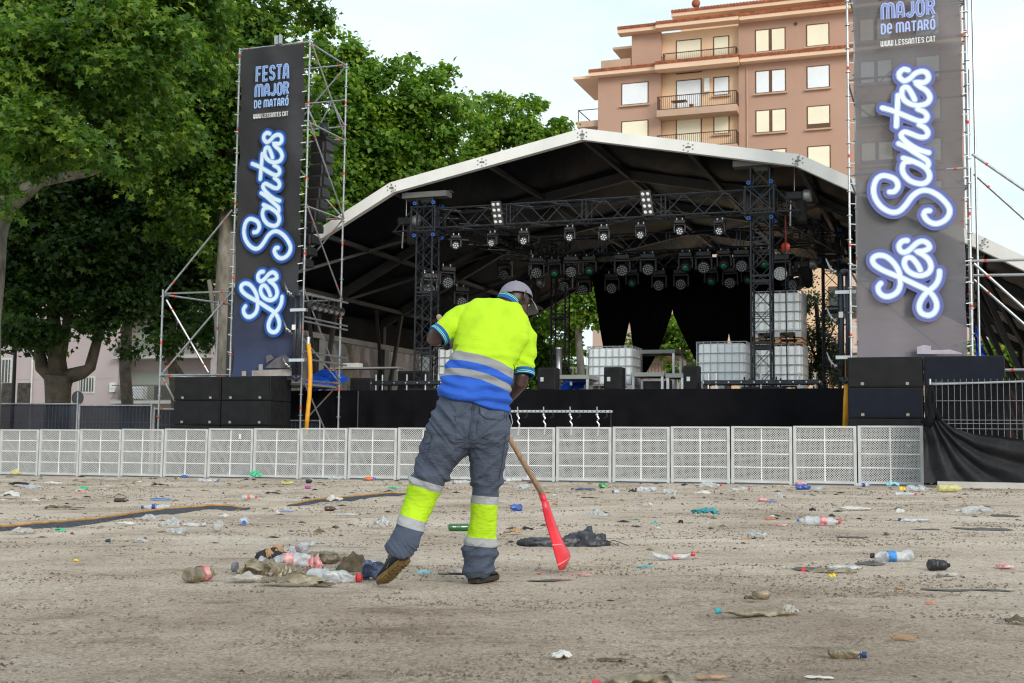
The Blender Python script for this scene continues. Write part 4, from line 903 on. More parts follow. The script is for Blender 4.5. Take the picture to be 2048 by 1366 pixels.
# ------------------------------------------------------------------ water pipes, hoses, PAR row
pipe_m = mat('dark_pipe', (.035, .04, .055), .3, .3, .2, 5); hosem = mat('orange_hose', (.72, .33, .02), .5, 0, .12, 5)
def pipes(px, pyt, pyb, v, label, s=1):
    u, zt = uz(px, pyt, v); _, zb = uz(px, pyb, v); t = thing('water_manifold', label, 'water pipe', S(u, v, zb), 'dark upright water pipes with nozzles')
    for o in (0, .13): MB(S).tube([(u + o, v, zb + .06), (u + o, v, zt)], .05, 12).build('pipe', pipe_m, t, smooth=True)
    mb = MB(S); mb.tube([(u, v, zb + .08), (u + .01, v, zb + .02), (u + .065, v, zb - .02), (u + .12, v, zb + .02), (u + .13, v, zb + .08)], .055, 12); mb.build('elbow', pipe_m, t, smooth=True)
    mb = MB(S); mb.sphere((u + .065, v, zt), .11, 12, 8, (1, .8, .7)); mb.build('top_cap', pipe_m, t, smooth=True)
    for q in (.95, .5, .08):
        z = zb + (zt - zb) * q + .05; mb = MB(S); mb.tube([(u - .05, v - .02, z), (u - .22, v - .04, z + .16), (u - .3, v - .04, z + .36)], [.03, .028, .016], 8); mb.sphere((u - .12, v - .04, z + .07), .05, 8, 6); mb.tube([(u - .2, v - .06, z + .05), (u - .2, v - .06, z + .2)], .02, 6); mb.build('nozzle', mat('chrome_fitting', (.3, .3, .3), .25, .9, .3, 30), t, smooth=True)
    MB(S).box(u - .05, u + .04, v - .07, v - .055, zt - (zt - zb) * .42, zt - (zt - zb) * .42 + .12).build('tag', mat('white_tag', (.75, .75, .75), .6), t)
    mb = MB(S)
    for q in (.2, .8):
        z = zb + (zt - zb) * q; mb.box(u - .12, u + .3, v - .055, v + .055, z, z + .07)
    mb.build('pipe_clamp', alu, t)
pipes(592, 590, 757, -2.6, 'dark twin water pipe with brass nozzles on the left tower')
pipes(1682, 545, 762, -2.0, 'dark upright water pipe with nozzles left of the right banner')
def hose(pts, label, r=.055):
    mb = MB(S); mb.tube([Vector((*uz(x, y, v), 0)) and (uz(x, y, v)[0], v, uz(x, y, v)[1]) for x, y, v in pts], r, 12); tag(mb.build('hose', hosem, smooth=True), label, 'hose', 'orange hoses')
hose([(617, 688, -2.75), (620, 715, -2.78), (621, 750, -2.8), (619, 790, -2.8), (615, 830, -2.8), (612, 870, -2.8)], 'orange hose hanging in front of the left scaffold tower', .05)
mb = MB(S); u, z = uz(617, 684, -2.75); mb.tube([(u, -2.75, z + .12), (u, -2.75, z - .05)], .04, 10); tag(mb.build('hose_coupling', alu), 'metal coupling at the top of the left orange hose', 'coupling')
hose([(1696, 690, -1.9), (1695, 760, -1.9), (1692, 800, -1.9), (1690, 870, -1.9)], 'orange hose running down left of the right subwoofers', .055)
g = thing('lamp_row', 'row of black par lamps on a tube across the left scaffold tower', 'lamp row', S(-6.1, -1.3, 4.2)); mb = MB(S)
mb.tube([(-6.2, -2.3, 4.28), (-6.05, -.45, 4.28)], .025, 8); mb.build('tube', galv, g)
for i in range(6):
    v = -2.1 + i * .28; mb = MB(S); mb.lathe([(.05, .12), (.1, .06), (.11, -.1), (.1, -.12), (.001, -.06)], 12, (-6.15, v, 4.05), (-.9, .5, .35)); mb.tube([(-6.15, v, 4.26), (-6.15, v, 4.05)], .015, 6); mb.build('par_lamp', headm, g)
for (z) in (3.72, 3.62, 2.9, 2.72):
    mb = MB(S); mb.tube([(-6.22, -2.3, z + .02), (-6.05, -.45, z - .03)], .024, 8); tag(mb.build('scaffold_tube', galv), 'loose scaffold tube across the left tower below the par lamps' , 'scaffold tube', 'extra tubes across the left tower')
mb = MB(S); mb.box(-8.1, -6.3, -2.2, -.5, 2.12, 2.17); tag(mb.build('scaffold_board', mat('board_grey', (.2, .2, .19), .8)), 'scaffold board deck on the left tower under the blue tarpaulin', 'scaffold board')
# small bracket on top of left banner
u, z = uz(554, 88, -2.4); mb = MB(S); mb.box(u - .05, u + .05, -2.45, -2.35, z - .02, z + .2); mb.box(u + .08, u + .12, -2.45, -2.35, z, z + .22); tag(mb.build('cable_clamp', galv), 'small clamp on the upper edge of the left banner', 'clamp')
# ------------------------------------------------------------------ crowd barrier
def perf(name, c):
    m = mat(name, c, .5, .2, .1, 4); nt = m.node_tree; b = nt.nodes['Principled BSDF']; N = nt.nodes.new; L = nt.links.new
    tc = N('ShaderNodeTexCoord'); sx = N('ShaderNodeSeparateXYZ'); L(tc.outputs['Object'], sx.inputs[0])
    def sn(i, k):
        a = N('ShaderNodeMath'); a.operation = 'MULTIPLY'; a.inputs[1].default_value = k; L(sx.outputs[i], a.inputs[0]); q = N('ShaderNodeMath'); q.operation = 'SINE'; L(a.outputs[0], q.inputs[0]); return q.outputs[0]
    k = 2 * math.pi / .046; mu = N('ShaderNodeMath'); mu.operation = 'MULTIPLY'; L(sn(0, k), mu.inputs[0]); L(sn(2, k), mu.inputs[1])
    g = N('ShaderNodeMath'); g.operation = 'GREATER_THAN'; g.inputs[1].default_value = -.10; L(mu.outputs[0], g.inputs[0])
    g2 = N('ShaderNodeMath'); g2.operation = 'MAXIMUM'; g2.inputs[1].default_value = 0.0; L(g.outputs[0], g2.inputs[0]); L(g2.outputs[0], b.inputs['Alpha'])
    return m
bwhite = mat('barrier_white_metal', (.56, .565, .565), .5, .25, .12, 2.5); bperf = perf('perforated_sheet', (.55, .55, .545)); bdark = mat('barrier_foot_steel', (.3, .3, .3), .6, .4)
def barrier():
    t = thing('crowd_barrier', 'x', 'crowd barrier', (0, 0, 0)); W, H = 1.17, 1.13
    mb = MB(); mb.box(0, .055, -.02, .02, 0.02, H); mb.box(W - .055, W, -.02, .02, .02, H); mb.box(.055, W - .055, -.02, .02, H - .035, H); mb.box(.055, W - .055, -.02, .02, .04, .085); mb.build('frame', bwhite, t)
    MB().add([(.055, 0, .085), (W - .055, 0, .085), (W - .055, 0, H - .035), (.055, 0, H - .035)], [(0, 1, 2, 3)]).build('perforated_panel', bperf, t)
    mb = MB(); mb.box(W / 2 - .014, W / 2 + .014, .004, .03, .085, H - .035)
    for z in (.34, .60, .86): mb.box(.055, W - .055, .006, .028, z - .012, z + .012)
    mb2 = MB(); mb2.box(W / 2 - .013, W / 2 + .013, -.008, -.003, .085, H - .035)
    for z in (.34, .60, .86): mb2.box(.055, W / 2 - .014, -.008, -.003, z - .011, z + .011); mb2.box(W / 2 + .014, W - .055, -.008, -.003, z - .011, z + .011)
    mb.build('rear_rib', bdark, t); mb2.build('front_rib', mat('rib_white', (.74, .74, .73), .5), t)
    for x in (.1, W - .1): MB().bar((x, .02, H - .15), (x, .95, .05), .04).build('brace', bdark, t)
    MB().box(.02, W - .02, 0.03, 1.0, .015, .03).build('rear_plate', bdark, t); MB().box(0, W, -.42, -.02, .004, .012).build('foot_plate', mat('tread_plate', (.36, .34, .31), .6, .3, .25, 5), t)
    return t
bp_ = barrier(); index_children(); autosplit([c for c in bpy.data.objects if c.parent == bp_]); index_children(); BV = -3.95; pos = ['rightmost', 'second', 'third', 'fourth', 'fifth', 'sixth', 'seventh', 'eighth', 'ninth', 'tenth', 'eleventh', 'twelfth', 'thirteenth', 'fourteenth', 'fifteenth', 'sixteenth', 'seventeenth', 'eighteenth', 'nineteenth']
bxs = [1850, 1727, 1597, 1473, 1355, 1241, 1133, 1030]
urt = uz(1851, 972, BV)[0]
print('barrier widths', [round(uz(bxs[i], 900, BV)[0] - uz(bxs[i + 1], 900, BV)[0], 3) for i in range(7)], [round(uz(x, 900, BV)[0], 2) for x in (790, 700, 610, 520, 435, 355, 280, 203, 129, 58)])
for i in range(20):
    u = urt - 1.195 * (i + 1); p = S(u, BV, gS(u, BV) - .01); rz = (rnd.uniform(-.012, .006), rnd.uniform(-.004, .004), TH + rnd.uniform(-.012, .012))
    lab = ('rightmost white crowd barrier panel next to the black netting' if i == 0 else 'leftmost crowd barrier panel, cut by the left edge of the picture' if i == 19 else '%s white perforated crowd barrier panel counted from the right end' % (pos[i] if i < 19 else ''))
    if i == 0: bp_.location = p; bp_.rotation_euler = rz; bp_['label'] = lab; bp_['group'] = 'white perforated crowd barrier panels'
    else: clone(bp_, p, rz, lab, 'white perforated crowd barrier panels')
mb = MB(S)
a = uz(478, 868, BV - .03); mb.box(a[0], a[0] + .06, BV - .035, BV - .03, a[1] - .11, a[1]); o = mb.build('sticker', mat('sticker_white', (.75, .75, .72), .6)); tag(o, 'small white sticker on a barrier panel left of the orange hose', 'sticker')
# ------------------------------------------------------------------ mesh fence with dark netting on the right
net = mat('black_netting', (.007, .008, .010), .9, 0, .3, 4, bump=.5, bscale=60, alpha=.95, spec=.15)
t = thing('mesh_fence', 'galvanised mesh fence panel at the right border with black netting', 'fence', S(9.5, -4.6, gS(9.5, -4.6))); FV = -4.35
mb = MB(S); ua, za = uz(1860, 758, FV); ub = ua + 2.9; zb = gS(ua, FV) + .05; zt = za
mb.tube([(ua, FV, zb), (ua, FV, zt)], .02, 8); mb.tube([(ub, FV, zb), (ub, FV, zt)], .02, 8); mb.tube([(ua, FV, zt - .1), (ub, FV, zt - .02)], .02, 8); mb.tube([(ua, FV, zb + .05), (ub, FV, zb + .05)], .02, 8); mb.build('frame', galv, t)
mb = MB(S); k = 28
for i in range(1, k): x = ua + (ub - ua) * i / k; mb.bar((x, FV, zb + .05), (x, FV, zt), .007)
for z in (.06, .38, .71, .77, .86): mb.bar((ua, FV - .01, zt - z * 1.05), (ub, FV - .01, zt - z * 1.05), .008)
for z in (zb + .3, zb + .6): mb.bar((ua, FV - .01, z), (ub, FV - .01, z), .008)
mb.build('wire_mesh', mat('weathered_wire', (.26, .27, .29), .5, .5), t)
MB(S).box(ua + .1, ub, FV - .3, FV + .3, zb - .05, zb + .06).build('foot', mat('pale_concrete', (.5, .48, .45), .9), t)
# netting behind the mesh, and the torn front sheet draped down
MB(S).add([(ua + .05, FV + .04, zb), (ub, FV + .04, zb), (ub, FV + .04, zt - .12), (ua + .05, FV + .04, zt - .05)], [(0, 1, 2, 3)]).build('back_netting', net, t)
def Q(px, py, v=FV - .06): return uz(px, py, v)
TOPE = [(1843, 840), (1852, 780), (1866, 800), (1884, 850), (1918, 868), (1960, 905), (2000, 925), (2048, 945), (2110, 970)]
TOPE = [(1846, 850), (1862, 815), (1880, 836), (1905, 855), (1945, 868), (2000, 872), (2048, 880), (2120, 890)]
BOTE = [(1849, 965), (1870, 966), (1900, 969), (1940, 972), (1980, 974), (2010, 975), (2048, 978), (2120, 984)]
n = 70; k = 34; vs = []
for i in range(n + 1):
    q = i / n * 7; i0 = min(int(q), 6); f = q - i0
    tx_, ty_ = TOPE[i0][0] + (TOPE[i0 + 1][0] - TOPE[i0][0]) * f, TOPE[i0][1] + (TOPE[i0 + 1][1] - TOPE[i0][1]) * f
    bx_, by_ = BOTE[i0][0] + (BOTE[i0 + 1][0] - BOTE[i0][0]) * f, BOTE[i0][1] + (BOTE[i0 + 1][1] - BOTE[i0][1]) * f
    ut, zt_ = Q(tx_, ty_); ub_, zb_ = Q(bx_, by_)
    for j in range(k + 1):
        s_ = j / k; u = ut + (ub_ - ut) * s_; z = zt_ + (zb_ - zt_) * s_
        # folds fan out from the tied corner
        ang = math.atan2(zt_ - z + .3 * s_, max(.02, u - ua + .15)); rr = math.hypot(u - ua, z - za)
        fold = .085 * (abs(math.sin(ang * 9 + .5 * math.sin(rr * 3))) ** 1.5) * min(1, rr) + .04 * (vnoise(np.array([u * 3.]), np.array([z * 6.]), 4)[0] - .5)
        vs.append((u, FV - .05 - fold - .1 * s_ * s_, z))
MB(S).add(vs, [(i * (k + 1) + j, i * (k + 1) + j + 1, (i + 1) * (k + 1) + j + 1, (i + 1) * (k + 1) + j) for i in range(n) for j in range(k)]).build('draped_netting', mat('black_sheet', (.0075, .008, .011), .6, 0, .3, 3, bump=.8, bscale=9, spec=.3), t, smooth=True)
mb = MB(S); p0 = pz(1862, 770, FV - .08); mb.tube([p0, pz(1858, 800, FV - .1), pz(1864, 830, FV - .12), pz(1852, 850, FV - .1)], [.03, .05, .07, .12], 10); mb.tube([p0, pz(1868, 790, FV - .1), pz(1866, 812, FV - .1), pz(1880, 838, FV - .12)], [.03, .04, .035, .06], 8); mb.build('knotted_net', net, t, smooth=True)
# ------------------------------------------------------------------ dark screened fences on the far left
def heras(pxa, pxb, pyt, v, label):
    u0, z1 = uz(pxa, pyt, v); u1, _ = uz(pxb, pyt, v); z0 = gS(u0, v) + .02; t = thing('site_fence', label, 'fence', S((u0 + u1) / 2, v, z0), 'site fences with dark screening on the left')
    mb = MB(S)
    for u in (u0, u1): mb.tube([(u, v, z0), (u, v, z1 + .05)], .022, 8)
    mb.tube([(u0, v, z1), (u1, v, z1)], .02, 8); mb.build('frame', galv, t)
    MB(S).add([(u0, v + .04, z0), (u1, v + .04, z0), (u1, v + .04, z1), (u0, v + .04, z1)], [(0, 1, 2, 3)]).build('screen', mat('dark_blue_screen', (.014, .02, .034), .8, 0, .5, 2, alpha=.93), t)
    mb = MB(S); n = int((u1 - u0) / .115)
    for i in range(1, n): x = u0 + (u1 - u0) * i / n; mb.bar((x, v - .005, z0 + .05), (x, v - .005, z1), .006)
    for q in (.25, .5, .75): mb.bar((u0, v - .008, z0 + (z1 - z0) * q), (u1, v - .008, z0 + (z1 - z0) * q), .006)
    mb.build('wire_mesh', mat('dull_wire', (.12, .13, .15), .5, .6), t)
heras(-70, 155, 808, -1.0, 'dark screened site fence at the far left border'); heras(159, 303, 811, -1.0, 'dark screened site fence left of the scaffold buttress'); heras(309, 372, 818, -1.0, 'dark screened site fence piece behind the scaffold buttress'); heras(375, 640, 840, -.6, 'dark screened site fence hidden behind the left subwoofers')
# ------------------------------------------------------------------ the sweeping man
def evalmesh(objs, name, voxel, smooth_it=0, sub=0):
    me = bpy.data.meshes.new('tmp'); bm = bmesh.new()
    for mb in objs:
        vs = [bm.verts.new(p) for p in mb.v]
        for f in mb.f:
            try: bm.faces.new([vs[i] for i in f])
            except ValueError: pass
    bmesh.ops.remove_doubles(bm, verts=bm.verts, dist=1e-5); bmesh.ops.recalc_face_normals(bm, faces=bm.faces); bm.to_mesh(me); bm.free()
    o = bpy.data.objects.new('tmp', me); col.objects.link(o)
    r = o.modifiers.new('r', 'REMESH'); r.mode = 'VOXEL'; r.voxel_size = voxel
    if smooth_it: s_ = o.modifiers.new('s', 'SMOOTH'); s_.iterations = smooth_it; s_.factor = .5
    dg = bpy.context.evaluated_depsgraph_get(); out = bpy.data.meshes.new_from_object(o.evaluated_get(dg)); bpy.data.objects.remove(o); out.name = name
    out.polygons.foreach_set('use_smooth', [True] * len(out.polygons)); return out
def link(me, name, m, parent):
    base = WORG.get(parent.name, Vector((0, 0, 0))); me.transform(Matrix.Translation(-base))
    for x in (m if isinstance(m, list) else [m]): me.materials.append(x)
    o = bpy.data.objects.new(name, me); col.objects.link(o); o.parent = parent; WORG[o.name] = base; return o
PXM = 1 / 357.0
def loft(rings, n=28, sup=2.4):        # rings: px, py, D, half width px, half depth m, tilt deg
    mb = MB(); vs = []; fs = []
    for (px, py, D, hw, hd, tl) in rings:
        c = PP(px, py, D); a = R(tl); x = (RT * math.cos(a) - UP * math.sin(a)) * hw * PXM * (D / 6.8)
        y = Vector((0, 1, 0)) * hd
        for j in range(n):
            t = 2 * math.pi * j / n; ct, s_ = math.cos(t), math.sin(t)
            vs.append(c + x * (abs(ct) ** (2 / sup)) * (1 if ct >= 0 else -1) + y * (abs(s_) ** (2 / sup)) * (1 if s_ >= 0 else -1))
    k = len(rings)
    for i in range(k - 1):
        for j in range(n): fs.append((i * n + j, i * n + (j + 1) % n, (i + 1) * n + (j + 1) % n, (i + 1) * n + j))
    fs.append(tuple(range(n - 1, -1, -1))); fs.append(tuple((k - 1) * n + j for j in range(n)))
    return mb.add(vs, fs)
def limb(pts, n=16):                   # (vector, radius) chain with rounded ends
    mb = MB(); (p0, r0), (p1, r1) = pts[0], pts[1]; d = (p0 - p1).normalized(); P_ = [p0 + d * r0 * .92, p0 + d * r0 * .6] + [p for p, r in pts]; Q_ = [r0 * .35, r0 * .8] + [r for p, r in pts]
    (pl, rl), (pm, _) = pts[-1], pts[-2]; d = (pl - pm).normalized(); P_ += [pl + d * rl * .6, pl + d * rl * .92]; Q_ += [rl * .8, rl * .35]
    return mb.tube(P_, Q_, n)
man = thing('person', 'man in yellow and blue work shirt, grey trousers and cap sweeping with a red scoop', 'person', GP(900, 1168))
skin = mat('brown_skin', (.040, .018, .012), .40, 0, .15, 14, bump=.12, bscale=90, spec=.5)
# landmarks
sL, eL, hL = PP(930, 630, 7.02), PP(868, 675, 6.93), PP(903, 674, 7.12)
sR, eR, hR = PP(1050, 672, 7.06), PP(1042, 764, 6.99), PP(988, 820, 7.30)
HT, HB = PP(878, 634, 7.10), PP(1086, 992, 7.52)
def onh(t): return HT.lerp(HB, t)
gL = onh(.115); gR = onh(.52); hd_ = (HB - HT).normalized()
f = Vector((.60, .55, -.52)).normalized(); up0 = Vector((.15, .45, .85)); lat = f.cross(up0).normalized(); hup = lat.cross(f).normalized()   # face, crown axes
hc = PP(1032, 597, 7.13)
def H(a, b, c): return hc + f * a + hup * b + lat * c
cu = (hup - f * .34).normalized(); cf = (f + hup * .34).normalized()
def HC(a, b, c): return hc + cf * a + cu * b + lat * c
def ellip(c, ax, n=20, m_=12):
    mb = MB(); vs = []; fs = []
    for i in range(m_ + 1):
        t = math.pi * i / m_
        for j in range(n):
            a = 2 * math.pi * j / n; vs.append(c + ax[0] * (math.sin(t) * math.cos(a)) + ax[1] * (math.sin(t) * math.sin(a)) + ax[2] * math.cos(t))
    for i in range(m_):
        for j in range(n): fs.append((i * n + j, (i + 1) * n + j, (i + 1) * n + (j + 1) % n, i * n + (j + 1) % n))
    return mb.add(vs, fs)
parts = [ellip(hc, (f * .090, lat * .075, hup * .086)), ellip(H(.035, -.05, 0), (f * .062, lat * .058, hup * .075)), ellip(H(.06, -.095, 0), (f * .034, lat * .034, hup * .03)),
         ellip(H(.098, -.025, 0), (f * .022, lat * .013, hup * .026)), ellip(H(.108, -.04, 0), (f * .014, lat * .018, hup * .012)), ellip(H(.088, -.072, 0), (f * .012, lat * .024, hup * .012)),
         ellip(H(.078, .018, .03), (f * .02, lat * .022, hup * .01)), ellip(H(.078, .018, -.03), (f * .02, lat * .022, hup * .01)),
         limb([(H(-.02, -.03, 0), .06), (PP(1014, 605, 7.09), .060), (PP(1000, 640, 7.05), .07)]),
         limb([(sL, .05), (eL.lerp(sL, .5), .048), (eL.lerp(sL, .08), .052), (eL, .050), (eL.lerp(gL, .35), .046), (eL.lerp(gL, .75), .032), (eL.lerp(gL, .9), .027)]),
         limb([(sR, .045), (eR.lerp(sR, .5), .041), (eR.lerp(sR, .1), .043), (eR, .043), (eR.lerp(gR, .35), .042), (eR.lerp(gR, .75), .030), (eR.lerp(gR, .9), .025)]),
         loft([(950, 800, 6.88, 60, .09, 13), (962, 735, 6.9, 56, .09, 15), (980, 680, 6.98, 60, .10, 17), (994, 640, 7.04, 56, .085, 18), (1006, 612, 7.07, 30, .06, 18)], 20, 2),
         loft([(945, 850, 6.88, 62, .09, 0), (948, 795, 6.88, 60, .09, 10)], 20, 2)]
for (chain) in ([(905, 880, 6.9, .07), (867, 934, 6.93, .06), (844, 985, 6.92, .05), (827, 1037, 6.85, .045), (805, 1095, 6.76, .034), (806, 1112, 6.74, .034)], [(972, 880, 6.92, .07), (973, 945, 6.95, .06), (969, 1000, 6.98, .05), (965, 1060, 6.99, .045), (957, 1135, 6.99, .034), (957, 1152, 7.0, .036)]):
    parts.append(limb([(PP(a, b, c), r) for a, b, c, r in chain]))
# hands: palm beside the handle, five fingers wrapped round it
def hand(g, el, sgn):
    out = []; ax = hd_; w_ = (el - g).normalized(); w_ = (w_ - ax * w_.dot(ax)).normalized(); n_ = ax.cross(w_) * sgn; R0 = .022
    pc = g + w_ * .045
    out.append(ellip(pc, (w_ * .045, ax * .043, n_ * .020))); out.append(limb([(g + w_ * .12, .026), (g + w_ * .06, .027)]))
    for i, (ln, o_) in enumerate(((.9, -.033), (1.0, -.011), (.97, .011), (.8, .032))):
        P_ = []
        for q in np.linspace(0, 1, 6):
            a = -.2 + q * 3.7 * ln; P_.append((g + ax * o_ + (w_ * math.cos(a) + n_ * math.sin(a)) * (R0 + .004), .0098 - .0022 * q))
        out.append(limb([(pc + ax * o_ * .9 + n_ * .005, .0105)] + P_, 8))
    P_ = [(pc - ax * .03 + w_ * .015, .013)]
    for q in np.linspace(0, 1, 4): a = -.5 - q * 1.9; P_.append((g - ax * .045 + ax * .02 * q + (w_ * math.cos(a) + n_ * math.sin(a)) * (R0 + .006), .0115 - .002 * q))
    out.append(limb(P_, 8)); return out
parts += hand(gL, eL, 1) + hand(gR, eR, -1)
body = link(evalmesh(parts, 'body', .0055, 3), 'body', skin, man)
# ear, eyes, mouth
for s_ in (-1, 1):
    P_ = [H(-.004 + .022 * math.cos(a) * .75, -.005 + .033 * math.sin(a), s_ * (.079 + .008 * math.cos(a) * -1)) for a in np.linspace(-.2, 5.2, 12)]
    mb = MB(); mb.tube(P_, .0062, 8); e_ = ellip(H(.0, -.005, s_ * .076), (f * .014, hup * .024, lat * .006)); mb.add(e_.v, e_.f); mb.build('ear', skin, man, smooth=True)
    e_ = ellip(H(.077, .002, s_ * .028), (f * .011, lat * .012, hup * .010)); o = e_.build('eye', mat('eye_white', (.7, .68, .64), .25, 0, .05), man, smooth=True)
    e_ = ellip(H(.0855, .002, s_ * .028), (f * .004, lat * .0055, hup * .0055)); e_.build('iris', mat('dark_iris', (.02, .012, .008), .2), o, smooth=True)
mb = MB(); mb.tube([H(.096, -.074, -.02), H(.101, -.072, 0), H(.096, -.074, .02)], .004, 6); mb.build('mouth', mat('lip_brown', (.09, .035, .03), .5), man, smooth=True)
# shirt
def pxm(px, py, D=6.8): return PP(px, py, D)
hiv = (.50, .86, .0); 
shirt = [loft([(947, 808, 6.87, 74, .128, 13), (950, 792, 6.87, 73, .130, 13), (953, 777, 6.88, 71.5, .130, 14), (960, 746, 6.9, 69, .128, 15), (967, 716, 6.94, 67, .130, 16), (981, 684, 6.98, 71, .138, 17), (988, 658, 7.01, 75, .133, 17), (994, 636, 7.04, 72, .118, 18), (1001, 616, 7.06, 55, .092, 17), (1010, 603, 7.08, 34, .068, 16)], 36, 2.5),
         limb([(PP(945, 628, 7.03), .070), (PP(925, 634, 7.01), .068), (PP(908, 647, 6.99), .067), (PP(893, 659, 6.965), .065), (PP(882, 668, 6.95), .064)], 22),
         limb([(PP(1040, 658, 7.05), .070), (PP(1052, 676, 7.055), .066), (PP(1052, 700, 7.04), .062), (PP(1051, 722, 7.02), .058), (PP(1049, 745, 7.0), .056)], 22)]
me = evalmesh(shirt, 'shirt', .0065, 5)
# cut the rounded sleeve ends, the hem and collar flat by pushing vertices; add cloth folds
cuffL_c, cuffL_n = PP(881, 668, 6.95), (PP(881, 668, 6.95) - PP(925, 634, 7.01)).normalized(); cuffR_c, cuffR_n = PP(1049, 743, 7.0), (PP(1049, 743, 7.0) - PP(1052, 676, 7.055)).normalized()
k = len(me.vertices); co = np.empty(k * 3, np.float32); me.vertices.foreach_get('co', co); co = co.reshape(-1, 3); no = np.empty(k * 3, np.float32); me.vertices.foreach_get('normal', no); no = no.reshape(-1, 3)
tw = co[:, 0] * .30 + co[:, 2]; al = co[:, 0] * -.95 + co[:, 2] * .3
zz = co[:, 2]; xx = co[:, 0]
def ss(a, b, x): t = np.clip((x - a) / (b - a), 0, 1); return t * t * (3 - 2 * t)
zw = PP(955, 700, 6.9).z; folds = np.sin(tw * 95 + 3.2 * np.sin(al * 11 + 1) + 2 * vnoise(co[:, 0] * 14, co[:, 2] * 14, 3)) * .0085 * ss(zw + .03, zw - .09, zz) * (.4 + .9 * vnoise(co[:, 0] * 9 + 3, co[:, 2] * 9, 9))
diag = (vnoise(tw * 9 + co[:, 0] * 13, al * 3.5, 21) - .5) * .020 + (vnoise(tw * 22 + 3, al * 8, 22) - .5) * .008 + np.abs(np.sin(co[:, 0] * 26 - zz * 17)) ** 3 * .007 * ss(zw + .02, zw + .12, zz)
co += no * (folds + diag)[:, None]
for c_, n_, rad in ((cuffL_c, cuffL_n, .16), (cuffR_c, cuffR_n, .14)):
    c_ = np.array(c_); n_ = np.array(n_); d_ = (co - c_) @ n_; near_ = np.linalg.norm(co - c_, axis=1) < rad
    msk = near_ & (d_ > 0); co[msk] -= (d_[msk, None] * n_) * 1.0
me.vertices.foreach_set('co', co.ravel()); me.update()
sm = bpy.data.materials.new('work_shirt'); sm.use_nodes = True; nt = sm.node_tree; b = nt.nodes['Principled BSDF']; N = nt.nodes.new; L = nt.links.new
b.inputs['Roughness'].default_value = .75; b.inputs['Specular IOR Level'].default_value = .25
mo = Vector(man.location)
tc = N('ShaderNodeTexCoord'); sx = N('ShaderNodeSeparateXYZ'); L(tc.outputs['Object'], sx.inputs[0])
def mth(op, a, b_=None, c_=None):
    q = N('ShaderNodeMath'); q.operation = op
    for i, s_ in enumerate((a, b_, c_)):
        if s_ is None: continue
        if isinstance(s_, (int, float)): q.inputs[i].default_value = s_
        else: L(s_, q.inputs[i])
    return q.outputs[0]
xc = PP(934, 703, 6.8).x - mo.x; zc_ = PP(934, 703, 6.8).z - mo.z
dx_ = mth('SUBTRACT', sx.outputs[0], xc); s1_ = mth('MULTIPLY_ADD', dx_, .15, sx.outputs[2]); s2_ = mth('MULTIPLY_ADD', mth('MULTIPLY', dx_, dx_), .80, s1_)
wn = N('ShaderNodeTexNoise'); wn.inputs['Scale'].default_value = 9; L(tc.outputs['Object'], wn.inputs['Vector']); s3_ = mth('MULTIPLY_ADD', mth('SUBTRACT', wn.outputs[0], .5), .02, s2_)
v_ = mth('MULTIPLY_ADD', mth('SUBTRACT', s3_, zc_), 1 / .4, .5)       # 0.4 m window
rp = N('ShaderNodeValToRGB'); rp.color_ramp.interpolation = 'CONSTANT'; e = rp.color_ramp.elements; T = lambda px: .5 - px * PXM / .4
yel, gry, blu = (.44, .70, .018), (.27, .28, .29), (.024, .105, .52)
e[0].position = 0; e[0].color = (*blu, 1); e[1].position = T(51); e[1].color = (*gry, 1)
for p_, c_ in ((T(36), blu), (T(19), gry), (T(0), yel)): q = e.new(p_); q.color = (*c_, 1)
L(v_, rp.inputs[0]); sh = N('ShaderNodeTexNoise'); sh.inputs['Scale'].default_value = 7; L(tc.outputs['Object'], sh.inputs['Vector']); r2 = N('ShaderNodeValToRGB'); r2.color_ramp.elements[0].color = (.86, .86, .86, 1); r2.color_ramp.elements[0].position = .3; r2.color_ramp.elements[1].position = .7; L(sh.outputs[0], r2.inputs[0])
mm = N('ShaderNodeMix'); mm.data_type = 'RGBA'; mm.blend_type = 'MULTIPLY'; mm.inputs[0].default_value = 1; L(rp.outputs[0], mm.inputs[6]); L(r2.outputs[0], mm.inputs[7]); L(mm.outputs[2], b.inputs['Base Color'])
w1 = N('ShaderNodeTexNoise'); w1.inputs['Scale'].default_value = 16; w1.inputs['Detail'].default_value = 5; w1.inputs['Distortion'].default_value = 1.2; mp = N('ShaderNodeMapping'); mp.inputs['Scale'].default_value = (.6, .6, 1.5); mp.inputs['Rotation'].default_value = (0, .35, 0); L(tc.outputs['Object'], mp.inputs[0]); L(mp.outputs[0], w1.inputs['Vector'])
bp = N('ShaderNodeBump'); bp.inputs['Strength'].default_value = .45; bp.inputs['Distance'].default_value = .015; L(w1.outputs[0], bp.inputs['Height']); L(bp.outputs[0], b.inputs['Normal'])
shirt_o = link(me, 'shirt', sm, man)
knit = mat('blue_knit', (.01, .09, .32), .8, 0, .1, 20); mint = mat('mint_stripe', (.25, .72, .50), .8, 0, .05)
